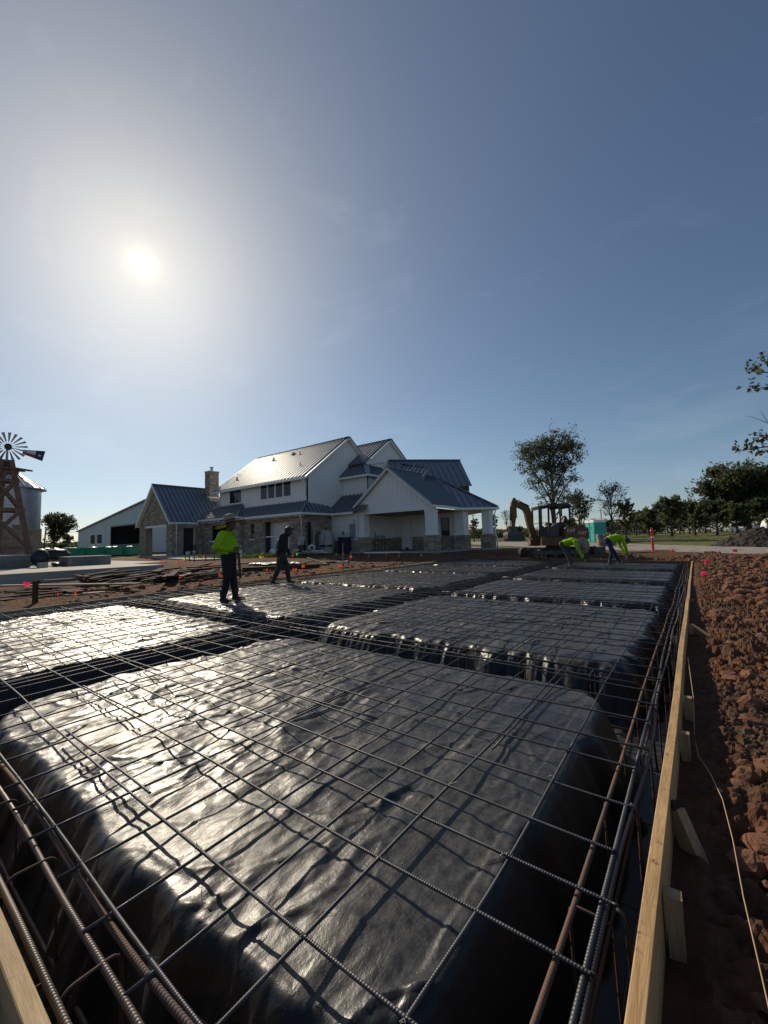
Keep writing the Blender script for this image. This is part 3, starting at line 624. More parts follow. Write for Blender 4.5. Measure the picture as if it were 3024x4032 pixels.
# ---------------------------------------------------------------- form boards, stakes, twine
def make_forms():
    R = random.Random(5)
    def board(a, b, label, mat, zt=0.09, h=0.235, th=0.042, cat='form board', grp='form boards around the slab', shade_inner=False):
        a = V3((a[0],a[1],zt-h/2)); b = V3((b[0],b[1],zt-h/2)); d = b-a; L = d.length; d.normalize(); sd = V3((d.y,-d.x,0))
        mb = MB(); n = max(2,int(L/0.6)); vs = []; bv = 0.003
        prof = [(-th/2,-h/2),(th/2,-h/2),(th/2,h/2-bv),(th/2-bv,h/2),(-th/2+bv,h/2),(-th/2,h/2-bv)]
        for i in range(n+1):
            w = 0.0035*math.sin(i*1.1+R.random()*0.8) if 0 < i < n else 0
            for o, z in prof: vs.append(a+d*(L*i/n)+sd*(o+w)+V3((0,0,z+0.002*math.sin(i*.7))))
        k = len(prof); fs = [(i*k+j,i*k+(j+1)%k,(i+1)*k+(j+1)%k,(i+1)*k+j) for i in range(n) for j in range(k)]+[tuple(range(k-1,-1,-1)),tuple(n*k+j for j in range(k))]
        mb.add(vs, fs)
        for i in range(n): mb.mi[i*k+k-1] = 1 if shade_inner else 0  # inner side gets the painted-in dark tone instead of plain pine
        o = mb.build('form_board', [mat, MT['wood_inner_shade']] if shade_inner else mat); tag(o, label, cat, grp); return o
    xr = lambda y: -0.182+0.004*y/8
    board((xr(0),-0.9),(xr(8.6),8.615), 'nearest pale pine board of the long right edge form, beside the red dug soil', MT['pine'], shade_inner=True)
    board((xr(8.6)+0.004,8.62),(xr(13),13.4), 'second pine board from the camera along the right edge form', MT['pine'], zt=0.084, shade_inner=True)
    board((xr(13),13.405),(xr(19),19.62), 'farthest pine board of the right edge form, ending at the far corner', MT['pine'], shade_inner=True)
    board((-0.21,0.312),(-3.6,0.312), 'pale knotty pine board of the near left form, right beside the camera', MT['pine_side'])
    board((-3.605,0.312),(-8.2,0.312), 'pine board continuing the near left form past its first joint', MT['pine_side'])
    board((-8.205,0.312),(-10.3,0.312), 'short pine board at the near left corner of the slab form', MT['pine_side'])
    XL = lambda y: (float(xleft(np.array(y)))-0.0,y)
    board(XL(0.30),XL(2.55), 'left form board in front of the wide stake, nearest the two orange flags', MT['wood_grey'], zt=0.085)
    board(XL(2.555),XL(7.45), 'left form board passing behind the standing worker in the straw hat', MT['wood_grey'])
    board(XL(7.46),XL(12.5), 'left form board behind the worker dressed in black', MT['wood_form'])
    board(XL(12.505),XL(17.5), 'left form board next to the far dug soil heap', MT['wood_form'])
    board(XL(17.505),(-11.13,22.56), 'last left form board before the far corner below the garage', MT['wood_form'])
    yf = lambda x: (x, float(yfar(np.array(x)))+0.02)
    board(yf(-11.1),yf(-7.2), 'brown far form board left of the excavator tracks', MT['wood_form'], zt=0.10)
    board(yf(-7.195),yf(-3.2), 'brown far form board right below the excavator tracks', MT['wood_form'], zt=0.10)
    board(yf(-3.195),yf(-0.15), 'brown far form board meeting the right form at the far corner', MT['wood_form'], zt=0.10)
    # stakes behind the right form
    def stake(x, y, zt, w, rz, label, h=0.5, mat='stake', grp='wooden stakes holding the right form', tilt=0.0, tx=0.0):
        mb = MB(); M = Matrix.Rotation(rz,3,'Z') @ Matrix.Rotation(tilt,3,'X') @ Matrix.Rotation(tx,3,'Y')
        c = V3((x,y,zt)) - M @ V3((0,0,h/2)); mb.box(c, (w,w,h), M=M)
        o = mb.build('form_stake', MT[mat]); return tag(o, label, 'stake', grp)
    stake(-0.132,1.66,0.055,0.045,0.1,'split topped stake nearest the camera against the right form board')
    stake(-0.125,2.98,0.060,0.045,0.0,'square topped stake just past the leaning brace on the right form')
    stake(-0.118,3.62,0.062,0.048,0.0,'stake with the twine wrapped round its top behind the right form')
    stake(-0.125,6.45,0.05,0.05,0.05,'stake beside the short brace block halfway along the right form')
    stake(-0.125,8.95,0.05,0.05,0.0,'stake just beyond the joint in the right form')
    stake(-0.12,11.3,0.05,0.05,0.0,'small stake far along the right form, before the pink flag')
    stake(-0.12,14.6,0.05,0.05,0.0,'most distant stake along the right form')
    mb = MB(); mb.beam((-0.150,2.205,0.03),(-0.05,2.13,-0.20),0.045,0.07); o = mb.build('brace_stake', MT['stake']); tag(o,'leaning wooden brace with mud on its end, propping the right form','brace','leaning braces on the right form')
    m2 = MB()
    for i in range(7): m2.blob((-0.160+0.02*R.random(),2.21+0.03*R.uniform(-1,1),0.035+0.012*R.random()),0.012,1,0.25,R)
    tag(m2.build('mud_clump', MT['dirt_dark']), 'dark crumbs of mud on the end of the leaning brace', 'mud')
    mb = MB(); mb.beam((-0.13,6.50,0.02),(0.05,6.35,-0.08),0.05,0.09); tag(mb.build('brace_stake', MT['stake']),'short brace block lying against the right form beside a stake','brace','leaning braces on the right form')
    mb = MB(); mb.box((0.03,2.68,-0.12),(0.04,0.09,0.09),rz=0.5); tag(mb.build('wood_offcut', MT['stake']),'small wood block half buried in dark soil beside the twine','offcut')
    tw = MB(); tw.tube([(-0.13,4.75,0.06),(-0.085,3.62,0.055),(-0.09,3.35,-0.10),(-0.07,3.0,-0.06),(-0.02,2.75,-0.03),(0.02,2.5,-0.02),(0.04,2.2,-0.02),(0.05,1.9,-0.03),(0.07,1.6,-0.05),(0.09,1.3,-0.08),(0.10,1.0,-0.10)],0.0022,5)
    tag(tw.build('twine', MT['twine'], smooth=True), 'thin tan string running from the stakes across the red soil', 'string')
    st = MB(); st.box((-1.88,0.252,0.02),(0.30,0.06,0.05),rz=-0.02); st.box((-1.62,0.26,-0.12),(0.05,0.05,0.30))
    tag(st.build('form_stake', MT['pine_side']), 'pale wooden cleat behind the near left form board', 'stake')
    # stakes on the left side
    def lstake(x, y, h, w, label, lean=0.0, mat='wood_dark', w2=None):
        mb = MB(); z = gzf(x,y); M = Matrix.Rotation(0.6,3,'Z') @ Matrix.Rotation(lean,3,'Y')
        mb.box(V3((x,y,z-0.1))+M@V3((0,0,(h+0.1)/2)),(w2 or w,0.03,h+0.1),M=M); tag(mb.build('ground_stake', MT[mat]), label, 'stake', 'stakes in the soil left of the slab')
    lstake(-11.62,2.5,0.50,0.085,'wide dark wooden stake standing by the left form and two orange flags',0.0,w2=0.12)
    lstake(-15.6,3.3,0.34,0.05,'leaning dark stake in front of the low concrete patio',0.5,w2=0.07)
    for q,(x,y,l) in enumerate([(-24.6,12.3,'first dark peg from the left of the peg row by the walkway'),(-24.3,12.42,'second dark peg of the peg row by the walkway'),(-23.9,12.5,'third dark peg of the peg row by the walkway'),(-23.5,13.0,'short peg left of the weeds by the walkway'),(-23.0,13.25,'peg standing among the weeds edge by the walkway')]):
        lstake(x,y,0.34+0.03*(q%2),0.05,l)
    lstake(-11.1,11.8,1.12,0.035,'tall thin stake standing beside the left form in front of the house',mat='stake')
    lstake(-15.3,16.9,0.52,0.07,'short pale stake left of the white pipe rail',mat='stake')
    lstake(-6.3,25.8,0.62,0.05,'dark stake between the excavator and the bending worker in jeans',mat='wood_form')
make_forms()
# ---------------------------------------------------------------- house materials
for i, (a, b) in enumerate([((0.42,0.36,0.285),(0.31,0.26,0.205)),((0.35,0.29,0.225),(0.255,0.21,0.165)),((0.47,0.41,0.325),(0.37,0.315,0.25)),((0.295,0.24,0.185),(0.215,0.175,0.14))]):
    mk('stone%d' % i, a, 0.9, base2=b, vscale=5, bump=0.5, bscale=18)
mk('mortar', (0.27,0.24,0.20), 0.95)
mk('siding', (0.80,0.80,0.785), 0.6, var=0.03, vscale=1.5)
mk('trim', (0.82,0.82,0.81), 0.5)
mk('roof_metal', (0.27,0.295,0.325), 0.46, 0.85)
mk('glass_dark', (0.010,0.012,0.014), 0.06, spec=0.45)
mk('frame_black', (0.015,0.015,0.016), 0.45)
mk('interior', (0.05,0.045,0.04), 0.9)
mk('slab', (0.40,0.38,0.345), 0.85, base2=(0.30,0.28,0.25), vscale=0.9, bump=0.1, bscale=20)
mk('soffit', (0.30,0.21,0.15), 0.7)
FL = 0.43
class Wall:
    """vertical wall frame: origin (x,y), unit direction e along the wall, outward normal n"""
    def __init__(s, parent, x, y, ex, ey, L):
        s.p = parent; s.o = V3((x,y,0)); s.e = V3((ex,ey,0)).normalized(); s.L = L; s.n = V3((s.e.y,-s.e.x,0))
    def P(s, a, z, d=0.0): return s.o+s.e*a+V3((0,0,z))+s.n*d
    def slab(s, mb, poly, d0, d1):
        n = len(poly); vs = [s.P(a,z,d0) for a, z in poly]+[s.P(a,z,d1) for a, z in poly]
        mb.add(vs, [tuple(range(n-1,-1,-1)), tuple(range(n,2*n))]+[(i,(i+1)%n,(i+1)%n+n,i+n) for i in range(n)])
    def rect(s, mb, a0, a1, z0, z1, d0, d1): s.slab(mb, [(a0,z0),(a1,z0),(a1,z1),(a0,z1)], d0, d1)
STONES = []
def stone_face(w, a0, a1, z0, z1, holes=(), top=None, backing=True, seed=0, thick=0.10):
    """coursed limestone veneer: every stone its own block with recessed joints"""
    R = random.Random(seed*31+int(a0*10)+int(z0*7))
    topf = top or (lambda a: z1)
    zmax = max(topf(a0), topf((a0+a1)/2), topf(a1), z1)
    cells = []
    z = z0
    while z < zmax-0.05:
        h = R.choice((0.15,0.20,0.20,0.26)); h = min(h, zmax-z)
        if zmax-z-h < 0.08: h = zmax-z
        a = a0-R.random()*0.25
        while a < a1-0.02:
            l = R.uniform(0.22,0.62); b0 = max(a,a0); b1 = min(a+l,a1)
            if a1-b1 < 0.10: b1 = a1; l = a1-a+1
            if b1-b0 > 0.05: cells.append((b0,b1,z,z+h))
            a += l
        z += h
    segs = []
    for (b0,b1,c0,c1) in cells:
        # clip by holes (split left/right, above/below)
        todo = [(b0,b1,c0,c1)]
        for (h0,h1,g0,g1) in holes:
            nx = []
            for (p0,p1,q0,q1) in todo:
                if p1 <= h0 or p0 >= h1 or q1 <= g0 or q0 >= g1: nx.append((p0,p1,q0,q1)); continue
                if p0 < h0-0.04: nx.append((p0,h0,q0,q1))
                if p1 > h1+0.04: nx.append((h1,p1,q0,q1))
                m0, m1 = max(p0,h0), min(p1,h1)
                if m1-m0 > 0.04:
                    if q0 < g0-0.04: nx.append((m0,m1,q0,g0))
                    if q1 > g1+0.04: nx.append((m0,m1,g1,q1))
            todo = nx
        segs += todo
    for (p0,p1,q0,q1) in segs:
        j = 0.008; t0 = topf(p0+0.02); t1 = topf(p1-0.02)
        if min(t0,t1) < q0+0.03 and max(t0,t1) < q0+0.05: continue
        u0 = min(q1-j, t0); u1 = min(q1-j, t1)
        if u0 < q0+0.02 and u1 < q0+0.02: continue
        u0 = max(u0, q0+0.012); u1 = max(u1, q0+0.012)
        d = 0.018+0.020*R.random(); k = 0.010
        fr = [(p0+j,q0+j),(p1-j,q0+j),(p1-j,u1),(p0+j,u0)]
        ins = [(p0+j+k,q0+j+k),(p1-j-k,q0+j+k),(p1-j-k,max(u1-k,q0+j+k+.004)),(p0+j+k,max(u0-k,q0+j+k+.004))]
        mb = MB(); vs = [w.P(a,zz,0.0) for a, zz in fr]+[w.P(a,zz,d) for a, zz in ins]
        c = w.P((p0+p1)/2,(q0+q1)/2)
        STONES.append((c.x*c.x+c.y*c.y, vs, R.randrange(4)))
def finish_stones(parent, keep=300):
    STONES.sort(key=lambda s: s[0])
    F = [(0,1,5,4),(1,2,6,5),(2,3,7,6),(3,0,4,7),(4,5,6,7)]
    mats = [MT['stone%d' % i] for i in range(4)]
    for d, vs, m in STONES[:keep]:
        mb = MB(); mb.add(vs, F); mb.build('stone', mats[m], parent)
    mb = MB()
    for d, vs, m in STONES[keep:]: mb.m = m; mb.add(vs, F)
    mb.build('stone_veneer', mats, parent, kind='stuff')
    STONES.clear()
def clip_poly(poly, axis, val, keep_less):
    out = []
    n = len(poly)
    for i in range(n):
        p, q = poly[i], poly[(i+1)%n]
        ip = (p[axis] <= val) == keep_less or p[axis] == val; iq = (q[axis] <= val) == keep_less or q[axis] == val
        if ip: out.append(p)
        if ip != iq:
            t = (val-p[axis])/(q[axis]-p[axis]); out.append((p[0]+(q[0]-p[0])*t, p[1]+(q[1]-p[1])*t))
    return out
def roof_plane(parent, pts, w=0.42, th=0.03, seam=0.085):
    """standing seam panels on a planar polygon; pts[0]->pts[1] is the eave"""
    P = [V3(p) for p in pts]; e = (P[1]-P[0]).normalized()
    nn = V3((0,0,0))
    for i in range(len(P)): nn += (P[i]-P[0]).cross(P[(i+1)%len(P)]-P[0])
    n = nn.normalized()
    if n.z < 0: n = -n
    s = n.cross(e).normalized()
    if s.z < 0: s = -s
    q = [((p-P[0]).dot(e),(p-P[0]).dot(s)) for p in P]
    a0 = min(p[0] for p in q); a1 = max(p[0] for p in q)
    k = max(1, round((a1-a0)/w)); w = (a1-a0)/k
    W = lambda a, b, d: P[0]+e*a+s*b+n*d
    for i in range(k):
        lo, hi = a0+i*w, a0+(i+1)*w
        c = clip_poly(clip_poly(q,0,lo,False),0,hi,True)
        if len(c) < 3: continue
        mb = MB(); m = len(c)
        mb.add([W(a,b,0) for a,b in c]+[W(a,b,-th) for a,b in c], [tuple(range(m)), tuple(range(2*m-1,m-1,-1))]+[(j,j+m,(j+1)%m+m,(j+1)%m) for j in range(m)])
        bs = [b for a,b in c if abs(a-lo) < 1e-4]
        if len(bs) >= 2 and max(bs)-min(bs) > 0.05:
            b0, b1 = min(bs), max(bs); r = 0.034
            v = [W(lo-r,b0,0.001),W(lo+r,b0,0.001),W(lo+r*.7,b0,seam),W(lo-r*.7,b0,seam)]; v += [x+s*(b1-b0) for x in v]
            mb.add(v, [(0,1,2,3),(7,6,5,4),(0,4,5,1),(1,5,6,2),(2,6,7,3),(3,7,4,0)])
        mb.build('roof_panel', MT['roof_metal'], parent)
def siding_wall(w, poly, holes=(), step=0.40, bat=True, off=0.15):
    mb = MB(); w.slab(mb, poly, -0.08, 0.0); mb.build('siding', MT['siding'], w.p)
    a0 = min(p[0] for p in poly); a1 = max(p[0] for p in poly)
    if not bat: return
    a = a0+off
    while a < a1-0.05:
        zs = []
        for i in range(len(poly)):
            p, q = poly[i], poly[(i+1)%len(poly)]
            if (p[0]-a)*(q[0]-a) < 0: zs.append(p[1]+(q[1]-p[1])*(a-p[0])/(q[0]-p[0]))
        if len(zs) >= 2:
            iv = [(min(zs),max(zs))]
            for (h0,h1,g0,g1) in holes:
                if h0-0.06 < a < h1+0.06:
                    nv = []
                    for (u,v) in iv:
                        if g0 > u+0.05: nv.append((u,min(v,g0)))
                        if g1 < v-0.05: nv.append((max(u,g1),v))
                    iv = nv
            for (u,v) in iv:
                if v-u > 0.08: b = MB(); w.rect(b, a-0.03, a+0.03, u+0.003, v-0.003, 0.001, 0.022); b.build('batten', MT['trim'], w.p)
        a += step
def window(w, a0, a1, z0, z1, mull=1, rows=2, trim=True, d=0.012, fr='frame_black', gl='glass_dark'):
    f = MB(); t = 0.055
    w.rect(f,a0,a1,z0,z0+t,-0.04,d); w.rect(f,a0,a1,z1-t,z1,-0.04,d); w.rect(f,a0,a0+t,z0+t,z1-t,-0.04,d); w.rect(f,a1-t,a1,z0+t,z1-t,-0.04,d)
    for i in range(1,mull+1): a = a0+(a1-a0)*i/(mull+1); w.rect(f,a-0.015,a+0.015,z0+t,z1-t,-0.03,d-0.004)
    for i in range(1,rows): z = z0+(z1-z0)*i/rows; w.rect(f,a0+t,a1-t,z-0.015,z+0.015,-0.03,d-0.005)
    fo = f.build('window', MT[fr], w.p)
    g = MB(); w.rect(g,a0+0.03,a1-0.03,z0+0.03,z1-0.03,d-0.06,d-0.007); g.build('pane', MT[gl], fo)
    if trim:
        m = MB(); q = 0.10; w.rect(m,a0-q,a1+q,z1+0.003,z1+q,0.001,0.035); w.rect(m,a0-q,a1+q,z0-q,z0-0.003,0.001,0.045); w.rect(m,a0-q,a0-0.003,z0,z1,0.001,0.03); w.rect(m,a1+0.003,a1+q,z0,z1,0.001,0.03)
        m.build('casing', MT['trim'], fo)
def gutter(parent, a, b, drop=0.16):
    mb = MB(); mb.beam(V3(a)-V3((0,0,drop/2+0.01)), V3(b)-V3((0,0,drop/2+0.01)), 0.11, drop); mb.build('gutter', MT['trim'], parent)
def downspout(parent, pts):
    mb = MB(); mb.tube(pts, 0.05, 8); mb.build('downspout', MT['trim'], parent, smooth=True)
def cap(parent, a, b, w=0.16, name='ridge_cap'):
    mb = MB(); mb.beam(V3(a)+V3((0,0,0.03)), V3(b)+V3((0,0,0.03)), w, 0.045); mb.build(name, MT['roof_metal'], parent)
def gable_trim(parent, w, aL, zL, aT, zT, aR, zR, d=0.30, h=0.20):
    mb = MB()
    for (a0,z0,a1,z1) in ((aL,zL,aT,zT),(aT,zT,aR,zR)):
        w.slab(mb, [(a0,z0-h),(a1,z1-h),(a1,z1-0.035),(a0,z0-0.035)], d-0.03, d)
        w.slab(mb, [(a0,z0-h*.75),(a1,z1-h*.75),(a1,z1-h*.75+0.02),(a0,z0-h*.75+0.02)], 0.0, d-0.032)
    mb.build('rake_board', MT['trim'], parent)
def make_house():
    H = thing('farmhouse', 'white board and batten farmhouse with metal roofs, stone walls and attached garage porch', 'house', (-28,22,FL))
    # ---- main two storey block  x -35..-23, y 20.7..29.7, eave 6.25, ridge 10
    ws = Wall(H,-35.0,20.7,1,0,12.0); we = Wall(H,-23.0,20.7,0,1,9.0)
    wins = [(1.70,2.52,4.92,6.12),(2.64,3.46,4.92,6.12)]+[(6.3+i*1.0,7.12+i*1.0,4.92,6.12) for i in range(4)]
    siding_wall(ws, [(0,3.2),(12,3.2),(12,6.35),(0,6.35)], [(a-0.12,b+0.12,c-.12,d+.12) for a,b,c,d in wins])
    for q in wins: window(ws,*q)
    siding_wall(we, [(0,3.2),(9,3.2),(9,6.35),(4.5,9.88),(0,6.35)])
    b = MB(); we.rect(b,0.0,8.9,6.30,6.38,0.003,0.028); b.build('trim_band', MT['siding'], H)
    mb = MB(); mb.bb(-34.9,-23.1,20.8,29.6,0.3,6.3); mb.build('core_wall', MT['siding'], H)
    x0, x1 = -35.4, -22.65
    roof_plane(H, [(x0,20.25,6.14),(x1,20.25,6.14),(x1,25.2,10.0),(x0,25.2,10.0)])
    roof_plane(H, [(x1,30.15,6.14),(x0,30.15,6.14),(x0,25.2,10.0),(x1,25.2,10.0)])
    cap(H,(x0,25.2,10.0),(x1,25.2,10.0),0.3)
    gable_trim(H, we, -0.45,6.14,4.5,10.0,9.45,6.14, d=0.34)
    gutter(H,(x0,20.22,6.12),(x1+0.0,20.22,6.12))
    downspout(H,[(-23.1,20.25,6.0),(-23.08,20.45,5.75),(-23.08,20.62,5.5),(-23.08,20.62,4.75)])
    downspout(H,[(-34.9,20.25,6.0),(-34.85,20.45,5.75),(-34.85,20.62,5.5),(-34.85,20.62,4.7)])
    for (x,t,h,r) in ((-33.4,0.25,0.35,0.06),(-31.0,0.72,0.40,0.07),(-27.3,0.72,0.35,0.06),(-25.0,0.32,0.35,0.06),(-28.6,0.80,0.25,0.12)):
        y = 20.25+4.95*t; z = 6.14+3.86*t; v = MB(); v.cyl((x,y,z-0.05),(x,y,z+h),r,8); v.lathe([(r*2.4,z-0.0),(r*1.1,z+0.12)],(x,y,0.06),8); v.build('vent_pipe', MT['roof_metal'], H)
    # ---- west wing: stone gable facing the slab, ridge along y
    wg = Wall(H,-41.95,17.0,1,0,5.7); wge = Wall(H,-36.25,17.0,0,1,3.0)
    top = lambda a: 3.35+ (3.35-abs(a-2.35-0.0))*1.06 - 0.05
    top = lambda a: 6.85-1.06*abs(a-2.35)
    stone_face(wg, -0.95, 5.7, FL, 3.3, [(0.35,4.55,FL,3.02)], seed=1)
    stone_face(wg, -0.95, 5.7, 3.3, 3.3, [], top=lambda a: min(6.9, top(a)), seed=2)
    mb = MB(); wg.slab(mb, [(-0.95,3.02),(5.7,3.02),(5.7,3.3),(2.35,6.85),(-0.95,3.35)],-0.12,0.0); wg.rect(mb,-0.95,0.35,FL,3.02,-0.6,0.0); wg.rect(mb,4.55,5.7,FL,3.02,-0.6,0.0); mb.build('stone_backing', MT['mortar'], H)
    mb = MB(); wg.rect(mb,0.3,4.6,2.98,3.16,-0.05,0.06); mb.build('lintel', MT['trim'], H)
    stone_face(Wall(H,-41.6,17.6,0,-1,0.6), 0,0.6,FL,3.02, seed=30)
    # porch back wall with siding and two windows
    wb = Wall(H,-41.9,19.3,1,0,5.6); siding_wall(wb,[(0,1.3),(5.6,1.3),(5.6,3.2),(0,3.2)],[(3.3,4.7,1.3,3.0)],step=0.3)
    stone_face(wb,0,5.6,FL,1.3,seed=3); mb = MB(); wb.rect(mb,0,5.6,FL,1.3,-0.1,0); mb.build('stone_backing', MT['mortar'], H)
    window(wb,3.35,3.95,1.05,2.75,0,2); window(wb,4.15,4.75,1.05,2.75,0,2)
    # east face of the wing
    stone_face(wge, 0, 3.1, FL, 3.25, [(0.95,2.1,FL,2.85)], seed=4); mb = MB(); wge.rect(mb,0,0.95,FL,3.25,-0.1,0); wge.rect(mb,2.1,3.1,FL,3.25,-0.1,0); wge.rect(mb,0.95,2.1,2.85,3.25,-0.1,0); mb.build('stone_backing', MT['mortar'], H)
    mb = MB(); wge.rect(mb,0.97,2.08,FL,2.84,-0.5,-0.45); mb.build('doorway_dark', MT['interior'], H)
    mb = MB(); wge.rect(mb,0.85,0.95,FL,2.95,-0.1,0.03); wge.rect(mb,2.1,2.2,FL,2.95,-0.1,0.03); wge.rect(mb,0.95,2.1,2.85,2.95,-0.1,0.03); mb.build('door_casing', MT['wood_grey'], H)
    yb = 22.4
    roof_plane(H, [(-36.15,16.65,3.35),(-36.15,yb,3.35),(-39.6,yb,7.0),(-39.6,16.65,7.0)])
    roof_plane(H, [(-43.05,yb,3.35),(-43.05,16.65,3.35),(-39.6,16.65,7.0),(-39.6,yb,7.0)])
    cap(H,(-39.6,16.62,7.0),(-39.6,yb,7.0),0.3)
    gable_trim(H, wg, -1.10,3.35,2.35,7.0,5.80,3.35, d=0.35, h=0.30)
    gutter(H,(-36.12,16.6,3.34),(-36.12,19.2,3.34)); downspout(H,[(-36.12,17.25,3.2),(-36.17,17.3,2.95),(-36.17,17.3,FL)])
    mb = MB(); mb.bb(-42.3,-36.4,19.42,22.6,0.3,3.3); mb.prism([(-42.9,3.3),(-36.3,3.3),(-39.6,6.8)],17.15,22.3); mb.build('core_wall', MT['interior'], H)
    # chimney
    cw = Wall(H,-39.15,21.55,1,0,0.85); ce = Wall(H,-38.3,21.55,0,1,1.0)
    mb = MB(); mb.bb(-39.15,-38.3,21.55,22.55,4.6,8.62); mb.build('chimney', MT['mortar'], H)
    stone_face(cw,0,0.85,5.2,8.6,seed=5); stone_face(ce,0,1.0,5.4,8.6,seed=6)
    mb = MB(); mb.bb(-39.22,-38.23,21.48,22.62,8.62,8.70); mb.cyl((-38.7,22.0,8.70),(-38.7,22.0,9.05),0.13,10); mb.cyl((-38.7,22.0,9.05),(-38.7,22.0,9.16),0.19,10); mb.build('chimney_cap', MT['steel'], H)
    mb = MB(); mb.bb(-39.2,-38.25,21.46,22.6,5.95,6.07); mb.build('flashing', MT['trim'], H)
    # ---- stone ground floor front, part A (west, stands forward) and part B (east)
    wa = Wall(H,-36.2,19.7,1,0,5.9); wbb = Wall(H,-30.3,20.1,1,0,7.3); wc = Wall(H,-23.0,20.1,0,1,3.1); wst = Wall(H,-30.3,19.7,0,1,0.4)
    holesA = [(1.55,4.75,1.62,2.95)]; holesB = [(1.05,1.55,1.65,2.9),(2.85,5.9,FL,2.95)]
    holesC = [(0.55,0.95,1.0,2.75)]
    for w, h, L in ((wa,holesA,5.9),(wbb,holesB,7.3),(wc,holesC,3.1),(wst,[],0.4)):
        stone_face(w,0,L,FL-0.12,3.3,h,seed=int(L*10))
    mb = MB()
    for w, h, L in ((wa,holesA,5.9),(wbb,holesB,7.3),(wc,holesC,3.1),(wst,[],0.4)):
        ed = sorted(set([0,L]+[v for q in h for v in q[:2]]))
        for p, q in zip(ed[:-1],ed[1:]):
            hh = [k for k in h if k[0] <= p+1e-6 and k[1] >= q-1e-6]
            if not hh: w.rect(mb,p,q,FL-0.15,3.35,-0.12,0)
            else:
                if hh[0][2] > FL+0.1: w.rect(mb,p,q,FL-0.15,hh[0][2],-0.12,0)
                w.rect(mb,p,q,hh[0][3],3.35,-0.12,0)
    mb.build('stone_backing', MT['mortar'], H)
    window(wa,1.75,3.0,1.70,2.9,0,1,trim=False,d=-0.03); window(wa,3.15,4.6,1.70,2.9,0,1,trim=False,d=-0.03); window(wbb,1.06,1.54,1.66,2.89,0,1,trim=False,d=-0.03); window(wc,0.56,0.94,1.01,2.74,0,1,trim=False,d=-0.03)
    mb = MB(); wa.rect(mb,1.4,4.9,1.50,1.61,0.0,0.10); wbb.rect(mb,0.95,1.65,1.55,1.64,0,0.08); mb.build('sill', MT['trim'], H)
    wr = Wall(H,-27.6,22.0,1,0,3.3); stone_face(wr,0,3.3,FL,3.0,seed=9); mb = MB(); wr.rect(mb,0,3.3,FL,3.0,-0.1,0); mb.build('stone_backing', MT['mortar'], H)
    mb = MB(); wr.rect(mb,0.35,1.25,FL,2.5,0.045,0.075); mb.build('door', MT['interior'], H)
    mb = MB(); mb.bb(-36.0,-30.5,19.85,20.9,0.2,3.2); mb.bb(-30.2,-27.6,20.25,20.9,0.2,3.2); mb.build('core_wall', MT['interior'], H)
    mb = MB(); mb.bb(-24.3,-23.15,20.25,20.9,0.2,3.2); mb.bb(-23.9,-23.13,20.9,23.2,0.2,3.2); mb.build('core_wall', MT['interior'], H)
    # lean-to roofs over the stone front
    sl = 0.80
    roof_plane(H,[(-36.0,19.2,3.55),(-29.9,19.2,3.55),(-31.4,20.7,3.55+1.5*sl),(-36.0,20.7,3.55+1.5*sl)])
    roof_plane(H,[(-29.9,19.2,3.55),(-29.9,20.0,3.55),(-30.6,20.7,4.15),(-31.4,20.7,4.75)])
    roof_plane(H,[(-29.9,19.6,3.45),(-22.45,19.6,3.45),(-23.0,20.68,4.36),(-30.7,20.68,4.36)])
    roof_plane(H,[(-22.45,19.6,3.45),(-22.45,23.0,3.45),(-22.98,23.0,3.92),(-22.98,20.66,4.36)])
    cap(H,(-29.9,19.2,3.56),(-31.4,20.68,4.75),0.2,'hip_cap'); cap(H,(-22.45,19.6,3.46),(-22.98,20.66,4.36),0.2,'hip_cap')
    gutter(H,(-36.0,19.16,3.54),(-29.86,19.16,3.54)); gutter(H,(-29.86,19.14,3.54),(-29.86,19.58,3.54)); gutter(H,(-29.8,19.56,3.44),(-22.42,19.56,3.44)); gutter(H,(-22.41,19.52,3.44),(-22.41,22.8,3.44))
    downspout(H,[(-22.6,19.6,3.25),(-22.75,19.85,3.0),(-22.92,20.02,2.85),(-22.92,20.02,FL-0.1)])
    mb = MB(); mb.bb(-35.9,-30.0,19.25,19.72,3.22,3.26); mb.bb(-30.0,-22.5,19.62,20.12,3.20,3.24); mb.build('soffit', MT['trim'], H)
    # ---- white wall between house and garage, roof D above it, small upper block C
    wd = Wall(H,-23.0,23.2,1,0,2.7); siding_wall(wd,[(0,1.3),(2.7,1.3),(2.7,3.35),(0,3.35)],step=0.33); stone_face(wd,0,2.7,0.3,1.3,seed=12)
    mb = MB(); wd.rect(mb,0,2.7,0.25,1.3,-0.1,0); mb.build('stone_backing', MT['mortar'], H)
    roof_plane(H,[(-22.98,22.75,3.45),(-19.3,22.75,3.45),(-19.3,25.0,5.3),(-22.98,25.0,5.3)])
    gutter(H,(-22.36,22.70,3.44),(-20.3,22.70,3.44)); cap(H,(-22.98,25.0,5.3),(-19.6,25.0,5.3),0.15,'flashing')
    downspout(H,[(-22.5,22.75,3.3),(-22.6,22.95,3.05),(-22.62,23.1,2.85),(-22.62,23.1,FL)])
    mb = MB(); wd.rect(mb,0.1,2.5,0.4,3.3,-0.6,-0.15); mb.build('core_wall', MT['interior'], H)
    wc1 = Wall(H,-22.98,24.6,1,0,2.7); siding_wall(wc1,[(0,4.6),(2.7,4.6),(2.7,6.45),(0,6.45)],bat=False); wc2 = Wall(H,-20.28,24.6,0,1,3.0); siding_wall(wc2,[(0,4.6),(3,4.6),(3,6.45),(0,6.45)],bat=False)
